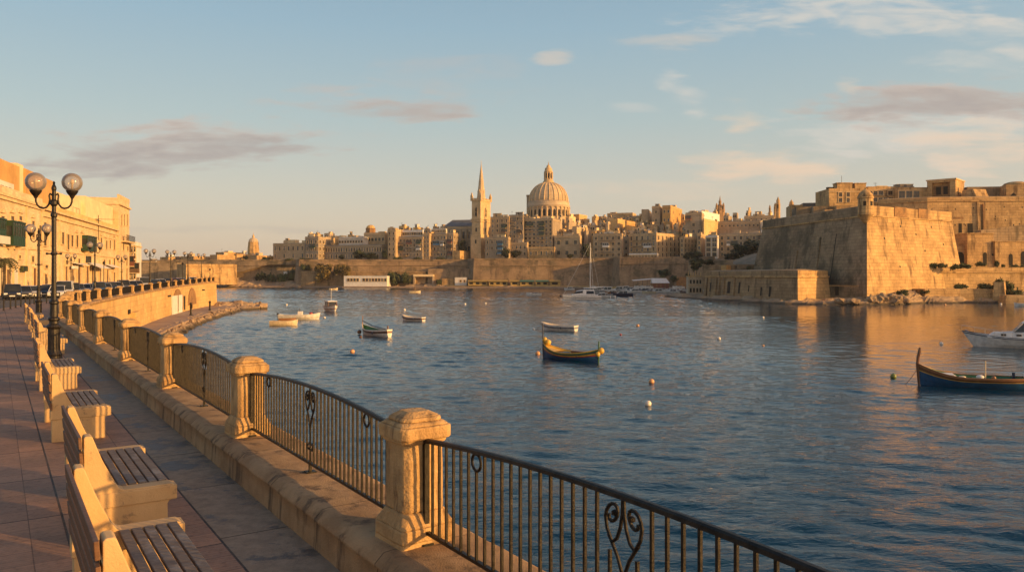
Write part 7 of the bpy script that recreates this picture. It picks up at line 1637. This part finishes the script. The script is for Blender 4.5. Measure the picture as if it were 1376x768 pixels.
# --- small boats
def small(name, label, px, py, heading, L, B, H, bands, mt, bow=1.5, stern=1.1, transom=.6, inside='cream', group=None, motor=False, thw=2, gcol=None):
    r = boat_root(name, label, px, py, heading, group=group); o, inn, dk, gn, rows, st = hull(L, B, H, bow, stern, bands, transom, n=16, draft=.18)
    o.build('hull', mats(*mt), r); inn(.5).build('inner_planking', M['boat_' + inside], r); dk(.5, .1).build('floor_boards', M['boat_' + inside], r); gn(.03).build('gunwale', M['boat_' + (gcol or mt[0])], r)
    for k in range(thw): x = lerp(-L * .28, L * .2, k / max(1, thw - 1)); mb = MB(); mb.box(x - .1, x + .1, -B * .42, B * .42, H * .72, H * .72 + .05); mb.build('thwart', M['boat_' + inside], r)
    if motor: outboard(r, -L / 2, H * .9)
    mb = MB(); mb.tube([(L * .5, 0, H * 1.1), (L * .5 + .5, .1, H * .35), (L * .5 + .95, .15, -.03)], .016, 5); mb.build('mooring_rope', M['boat_brown'], r)
    if L > 3.6:
        mb = MB(); mb.tube([(-L * .25, B * .18, H * .78), (L * .28, B * .1, H * .84)], .025, 5); mb.box(L * .28, L * .38, B * .1 - .07, B * .1 + .07, H * .82, H * .85); mb.build('oar', M['boat_wood'], r)
        blob('rope_coil', r, (L * .3, 0, H * .75), .17, 'boat_brown', .4); blob('fender', r, (-L * .15, B * .5, H * .6), .11, 'boat_navy', 1.4)
    return r
b4 = small('rowing_boat', 'white and brown open boat with a green bow and upright pole, left of centre', 505, 451, 132, 6.0, 2.1, .72, [(.62, 0), (.86, 1), (1.0, 0)], ('white', 'brown'), 1.8, 1.25, .35, 'green')
mb = MB(); mb.tube([(2.9, 0, .3), (3.0, 0, 1.3), (3.0, 0, 2.3)], .05, 6); mb.build('bow_pole', M['boat_wood'], b4); mb = MB(); mb.tube([(3.0, 0, 1.7), (0, .3, 1.15), (-2.8, .4, .95)], .05, 6); mb.build('covered_boom', M['boat_black'], b4); blob('fender', b4, (2.9, .5, .35), .26, 'boat_brown')
mb = MB(); mb.tube([(-2.6, 0, .7), (-2.6, 0, 1.35)], .08, 6); mb.build('rudder_post', M['boat_brown'], b4)
small('rowing_boat', 'small white rowing boat with a dark side band, alone left of the church reflection', 555, 431, 152, 4.1, 1.7, .62, [(.55, 0), (.82, 1), (1.0, 0)], ('white', 'brown'), 1.55, 1.0, .7, 'cream')
small('rowing_boat', 'white open boat with a dark side panel directly behind the colourful fishing boat', 751, 444, 150, 5.0, 1.9, .72, [(.55, 0), (.80, 1), (1.0, 0)], ('white', 'slate'), 1.5, 1.0, .75, 'cream')
small('dinghy', 'small pale dinghy nearest the rocky point, in front of the long white skiff', 381, 437, 12, 3.9, 1.6, .6, [(.7, 0), (1.0, 0)], ('cream',), 1.4, 1.05, .7, 'wood')
b5 = small('skiff', 'long white open skiff with a centre console near the rocky point', 402, 429, 4, 6.6, 2.0, .75, [(.45, 0), (.55, 1), (1.0, 0)], ('white', 'cream'), 1.45, 1.05, .8, 'white', motor=True)
mb = MB(); mb.box(-.2, .55, -.4, .4, .5, 1.35); mb.build('console', M['boat_white'], b5, bevel=.06); mb = MB(); mb.tube([(.1, 0, 1.35), (.1, 0, 1.8)], .06, 6); mb.build('steering_post', M['boat_black'], b5); blob('red_bag', b5, (1.9, 0, .95), .3, 'boat_red', .8); blob('dark_bag', b5, (2.3, .2, .9), .2, 'boat_black', .9)
small('tender', 'tiny tan tender tucked between the skiff and the pale dinghy', 386, 431.5, 20, 2.6, 1.2, .4, [(.7, 0), (1.0, 0)], ('wood',), 1.3, 1.0, .7, 'brown', thw=1)
small('dinghy', 'tiny cream boat far off beyond the cabin boat, near the shore', 448, 389.8, 5, 4.2, 1.8, .9, [(.7, 0), (1.0, 0)], ('cream',), 1.4, 1.0, .7, 'white', thw=1)
# cabin boat seen from astern
b6 = boat_root('cabin_boat', 'small white cabin boat seen from its bow, left part of the harbour', 445, 418, -62); o, inn, dk, gn, rows, st = hull(5.6, 2.3, 1.0, 1.35, 1.0, [(.5, 0), (.62, 1), (1.0, 0)], .8, n=14)
o.build('hull', mats('white', 'wood'), b6); dk(.95, .05).build('deck', M['boat_white'], b6); gn(.04).build('gunwale', M['boat_wood'], b6)
extr(MB(), [(1.2, 1.0), (.9, 1.9), (-1.4, 2.0), (-1.5, 1.0)], .85, .75).build('cabin', M['glass'], b6); extr(MB(), [(1.2, 1.95), (1.1, 2.1), (-1.8, 2.15), (-1.8, 2.0)], .95).build('cabin_roof', M['boat_white'], b6)
mb = MB()
for x, z in ((1.2, 1.0), (-1.5, 1.0), (0, 1)):
    for sy in (-1, 1): mb.tube([(x, sy * .86, .95), (x * .85, sy * .8, 2.0)], .06, 5)
mb.build('cabin_pillars', M['boat_wood'], b6); mb = MB(); mb.tube([(0, 0, 2.1), (0, 0, 4.4)], .04, 6); mb.build('mast', M['boat_white'], b6); blob('masthead_lamp', b6, (0, 0, 4.4), .2, 'boat_cream')
# far little boat with a person
b7 = boat_root('sailing_dinghy', 'tiny far boat with a dark furled sail near the shore below the cathedral', 557.5, 393.5, 10); o, inn, dk, gn, rows, st = hull(4.6, 1.8, .8, 1.3, 1, [(.6, 0), (1, 0)], .6, n=12)
o.build('hull', mats('cream'), b7); inn(.5).build('inner_planking', M['boat_wood'], b7); mb = MB(); mb.tube([(0, 0, .3), (0, 0, 3.4)], .08, 6); mb.build('mast', M['boat_brown'], b7); mb = MB(); extr(mb, [(-1.6, 1.0), (-.1, 1.2), (-.1, 2.9), (-.3, 1.5)], .15); mb.build('furled_sail', M['boat_brown'], b7)
def motorboat(name, label, px, py, heading, L, col='white', cabin=1.0, group=None, d=None, band='white'):
    r = boat_root(name, label, px, py, heading, group=group, d=d); o, inn, dk, gn, rows, st = hull(L, L * .33, L * .12 + .2, 1.35, 1.0, [(.5, 0), (.8, 1), (1.0, 0)], .85, n=12)
    o.build('hull', mats(col, band), r); dk(.96, .05).build('deck', M['boat_white'], r); h = L * .12 + .2; s_ = L / 6
    if cabin:
        extr(MB(), [(1.2 * s_, h), (.5 * s_, h + .75 * cabin), (-1.5 * s_, h + .8 * cabin), (-1.6 * s_, h)], .75 * s_, .65 * s_).build('cabin_windows', M['glass'], r); extr(MB(), [(.7 * s_, h + .75 * cabin), (.5 * s_, h + .95 * cabin), (-1.9 * s_, h + 1.0 * cabin), (-1.9 * s_, h + .82 * cabin)], .78 * s_).build('cabin_roof', M['boat_white'], r)
        extr(MB(), [(1.9 * s_, h - .02), (1.2 * s_, h + .3), (.9 * s_, h + .3), (.9 * s_, h - .02)], .7 * s_, .6 * s_).build('foredeck', M['boat_white'], r)
        mb = MB()
        for sy in (-1, 1):
            for xa, xb in ((1.2, .55), (-.3, -.3), (-1.55, -1.5)): mb.tube([(xa * s_, sy * .76 * s_, h), (xb * s_, sy * .67 * s_, h + .8 * cabin)], .05 * s_, 5)
        mb.build('cabin_frame', M['boat_' + ('white' if col != 'white' else 'white')], r)
    return r
motorboat('motorboat', 'small white motorboat alone in front of the kiosks, left of the catamaran', 717.5, 397, 176, 5.4, 'white', .35)
# catamaran with tall mast
cat_ = boat_root('catamaran', 'large white sailing catamaran with a tall bare mast', 782, 402, 177, 'catamaran')
for sy in (-2.2, 2.2):
    o, inn, dk, gn, rows, st = hull(11.4, 1.5, 1.25, 1.15, .9, [(.5, 0), (.62, 1), (1.0, 0)], .7, n=18, draft=.3); o.v = [(x, y + sy, z) for x, y, z in o.v]; o.build('hull', mats('white', 'slate'), cat_); k = dk(.97, .03); k.v = [(x, y + sy, z) for x, y, z in k.v]; k.build('deck', M['boat_white'], cat_)
mb = MB(); mb.box(-4.8, 2.2, -2.2, 2.2, .8, 1.25); mb.build('bridge_deck', M['boat_white'], cat_)
extr(MB(), [(3.2, 1.25), (1.4, 2.6), (-1.2, 3.0), (-3.6, 2.9), (-3.9, 1.25)], 2.6, 1.9).build('cabin', M['boat_white'], cat_, bevel=.1)
extr(MB(), [(2.75, 1.7), (1.5, 2.5), (-.2, 2.62), (-.2, 2.0)], 2.52, 2.15).build('cabin_windows', M['glass'], cat_); extr(MB(), [(-1.2, 1.7), (-1.3, 2.6), (-3.5, 2.55), (-3.7, 1.7)], 2.5, 2.1).build('cockpit_windows', M['glass'], cat_)
extr(MB(), [(-.5, 3.4), (-.7, 3.55), (-4.4, 3.5), (-4.4, 3.35)], 1.9).build('bimini_top', M['boat_white'], cat_)
mb = MB()
for x in (-.8, -4.2):
    for sy in (-1.7, 1.7): mb.tube([(x, sy, 2.4), (x, sy, 3.4)], .05, 5)
mb.build('bimini_posts', M['chrome'], cat_)
mh = Z(326, cat_.location.y) - WZ; mx = -(X(793, cat_.location.y) - cat_.location.x)
mb = MB(); mb.tube([(mx, 0, 1.2), (mx, 0, mh)], [.13, .09], 8); ms = mb.build('mast', M['boat_white'], cat_); mb = MB(); mb.tube([(mx, -1.1, mh * .60), (mx, 1.1, mh * .60)], .05, 5); mb.tube([(mx, -.9, mh * .85), (mx, .9, mh * .85)], .05, 5); mb.build('spreader', M['boat_white'], ms)
mb = MB(); mb.tube([(mx, 0, 3.6), (mx - 4.6, 0, 3.8)], .14, 8); mb.build('boom', M['boat_white'], cat_)
mb = MB(); mb.tube([(mx, 0, mh * .98), (5.6, 0, 1.4)], .035, 4); mb.tube([(mx, 0, mh * .98), (mx - 1, 2.6, 1.3)], .025, 4); mb.tube([(mx, 0, mh * .98), (mx - 1, -2.6, 1.3)], .025, 4); mb.tube([(mx, 0, mh), (-5.5, 0, 1.4)], .025, 4); mb.build('rigging', M['boat_white'], cat_)
MAR = [(808, 400.5, 160, 6.0, 'white', .8, 'white motorboat touching the stern of the catamaran'), (817, 400, 150, 5.0, 'white', .4, 'low white open motorboat right of the catamaran'), (836, 398, 170, 7.5, 'navy', 1.0, 'dark blue motorboat with white deck right of the catamaran'),
       (802, 392.5, 170, 7.0, 'white', 1.2, 'white cabin boat behind the catamaran'), (815, 392.5, 175, 8.0, 'white', 1.3, 'white cabin cruiser behind and right of the catamaran'), (831, 391.5, 170, 7.5, 'white', 1.3, 'white cabin cruiser behind the dark blue motorboat'), (822, 395, 160, 5.5, 'wood', .6, 'tan motorboat behind the low white one'),
       (846, 391, 165, 7, 'slate', .8, 'grey motorboat at the left end of the marina quay'), (856, 391.5, 175, 6.5, 'white', .7, 'white motorboat second along the marina quay'), (866, 391.8, 172, 7.0, 'navy', .7, 'navy motorboat third along the marina quay'), (877, 391.5, 178, 6.0, 'white', .6, 'white motorboat in front of the boathouse doors'),
       (888, 391.8, 170, 7.0, 'white', .5, 'long white motorboat right of the boathouse doors'), (899, 391.8, 175, 6.0, 'slate', .6, 'grey motorboat fourth from the right at the marina'), (908, 392, 172, 6.0, 'white', .5, 'white motorboat second from the right at the marina'), (918, 392, 176, 6.5, 'white', .4, 'low white motorboat nearest the pavilion'),
       (795, 389, 172, 6, 'slate', 1.0, 'grey cabin boat half hidden behind the catamaran cabin'), (765, 389.5, 170, 5, 'white', .8, 'small boat moored left behind the catamaran'), (840, 389.5, 172, 6, 'white', 1.2, 'white cabin boat behind the grey motorboat'), (852, 393.5, 178, 6.5, 'white', .9, 'white cabin boat in front of the grey motorboat at the marina'), (872, 394, 172, 5.5, 'cream', .5, 'cream motorboat in front of the canopy shelter'), (884, 394, 168, 6.5, 'white', 1.1, 'white cabin cruiser in front of the boathouse'), (903, 394, 175, 6.0, 'white', .8, 'white cabin boat in front of the red-brown shed'), (913, 393.5, 170, 5.0, 'wood', .4, 'tan open motorboat left of the pavilion')]
for px, py, h, L, c, cb, lab in MAR: motorboat('motorboat', lab, px, py, h, L, c, cb, group='motorboats moored at the marina', band='slate' if rnd.random() < .4 else c)
# parked things on the marina quay: upturned / stored boats
for k, (px, d, lab) in enumerate(((870, 370, 'stored white boat on the quay under the canopy shelter'), (860, 372, 'stored boat on the quay at the left of the canopy shelter'), (912, 362, 'stored boat on the quay right of the boathouse'))):
    r = motorboat('stored_boat', lab, px, 0, 170, 5.5, 'white', .4, d=d); r.location.z = -3.6
small('dinghy', 'tiny white boat at the right edge below the landing wall', 1374, 411, 160, 3.4, 1.5, .6, [(.7, 0), (1, 0)], ('white',), 1.4, 1, .7, 'white', thw=1)
# ---- buoys
def buoy(px, py, r, mat, label, kind='ball'):
    r *= .86
    d = F * (EYE - WZ) / (py - HZ); root = thing('mooring_buoy', label, 'buoy', (X(px, d), d, WZ), 0, 'mooring buoys in the harbour'); b = MB(); b.lathe([(max(.001, r * math.sin(math.pi * k / 10)), -r * math.cos(math.pi * k / 10) + r * .45) for k in range(11)], 16); b.build('float', M[mat], root, smooth=True)
    b = MB(); b.tube([(r * .1 * math.cos(a), 0, r * 1.45 + r * .1 * math.sin(a)) for a in [math.pi * 2 * q / 8 for q in range(9)]], r * .05, 5, caps=False); b.tube([(0, 0, r * 1.3), (0, 0, r * 1.42)], r * .08, 6); b.build('mooring_ring', M['iron'], root)
BY = [(473.5, 473.5, .26, 'buoy_orange', 'orange-white buoy below the brown and white boat at left'), (722.5, 476, .26, 'buoy_orange', 'orange buoy left of the colourful fishing boat'), (717, 443, .24, 'buoy_white', 'white buoy left of the white boat behind the fishing boat'), (857, 438.5, .28, 'buoy_orange', 'pale orange buoy alone right of the fishing boat'),
      (875.5, 514, .22, 'buoy_orange', 'small pinkish buoy in open water, upper of the centre-right pair'), (871, 544, .21, 'buoy_white', 'dark and white buoy in open water, lower of the centre-right pair'), (966, 456, .26, 'buoy_white', 'bright white buoy in open water left of the bastion reflection'), (1200.5, 507, .24, 'buoy_green', 'olive green buoy left of the big blue boat'),
      (1265, 462.5, .22, 'buoy_white', 'grey-white buoy left of the motor cruiser'), (1345, 408.8, .30, 'buoy_white', 'small white buoy below the waterside wall at right'), (1270, 409.8, .3, 'buoy_orange', 'orange buoy at the foot of the smooth waterside wall'), (436, 427.5, .25, 'buoy_white', 'small buoy right of the long white skiff'), (385, 410, .3, 'buoy_white', 'tiny far buoy beyond the rocky point'),
      (543.5, 417, .32, 'buoy_white', 'white buoy above the small white rowing boat'), (625, 409, .32, 'buoy_white', 'white buoy near the church spire reflection, left one'), (652.5, 408, .30, 'buoy_white', 'white buoy near the church spire reflection, right one'), (753.5, 398.5, .45, 'boat_black', 'dark buoy at the bow of the catamaran'),
      (834, 450, .15, 'boat_red', 'tiny red float right of the white boat'), (1025.5, 465, .15, 'buoy_orange', 'tiny orange float in open water right of the bright white buoy'), (1025.5, 427, .22, 'buoy_white', 'tiny white float in front of the low bastion'), (484.5, 453.5, .2, 'boat_brown', 'small dark float at the bow of the brown and white boat')]
for a in BY: buoy(*a)
# drop prototypes never used
for c in list(cars.values()):
    if c.get('label') == 'x':
        for ch in list(c.children):
            for g in list(ch.children): bpy.data.objects.remove(g)
            bpy.data.objects.remove(ch)
        bpy.data.objects.remove(c)
# ================================================================== evening air over the harbour
hz = MB(); hz.box(-9000, 9000, -1000, 12100, -8, 95); ho = hz.build('haze', []); ho['kind'] = 'stuff'; ho.data.materials.clear()
hm = bpy.data.materials.new('haze_air'); hm.use_nodes = True; ht = hm.node_tree; ht.nodes.clear(); hv = ht.nodes.new('ShaderNodeVolumePrincipled'); hout = ht.nodes.new('ShaderNodeOutputMaterial')
hv.inputs['Color'].default_value = (.95, .93, .90, 1); hv.inputs['Density'].default_value = 0.00010; hv.inputs['Anisotropy'].default_value = .2; ht.links.new(hv.outputs[0], hout.inputs['Volume']); ho.data.materials.append(hm)
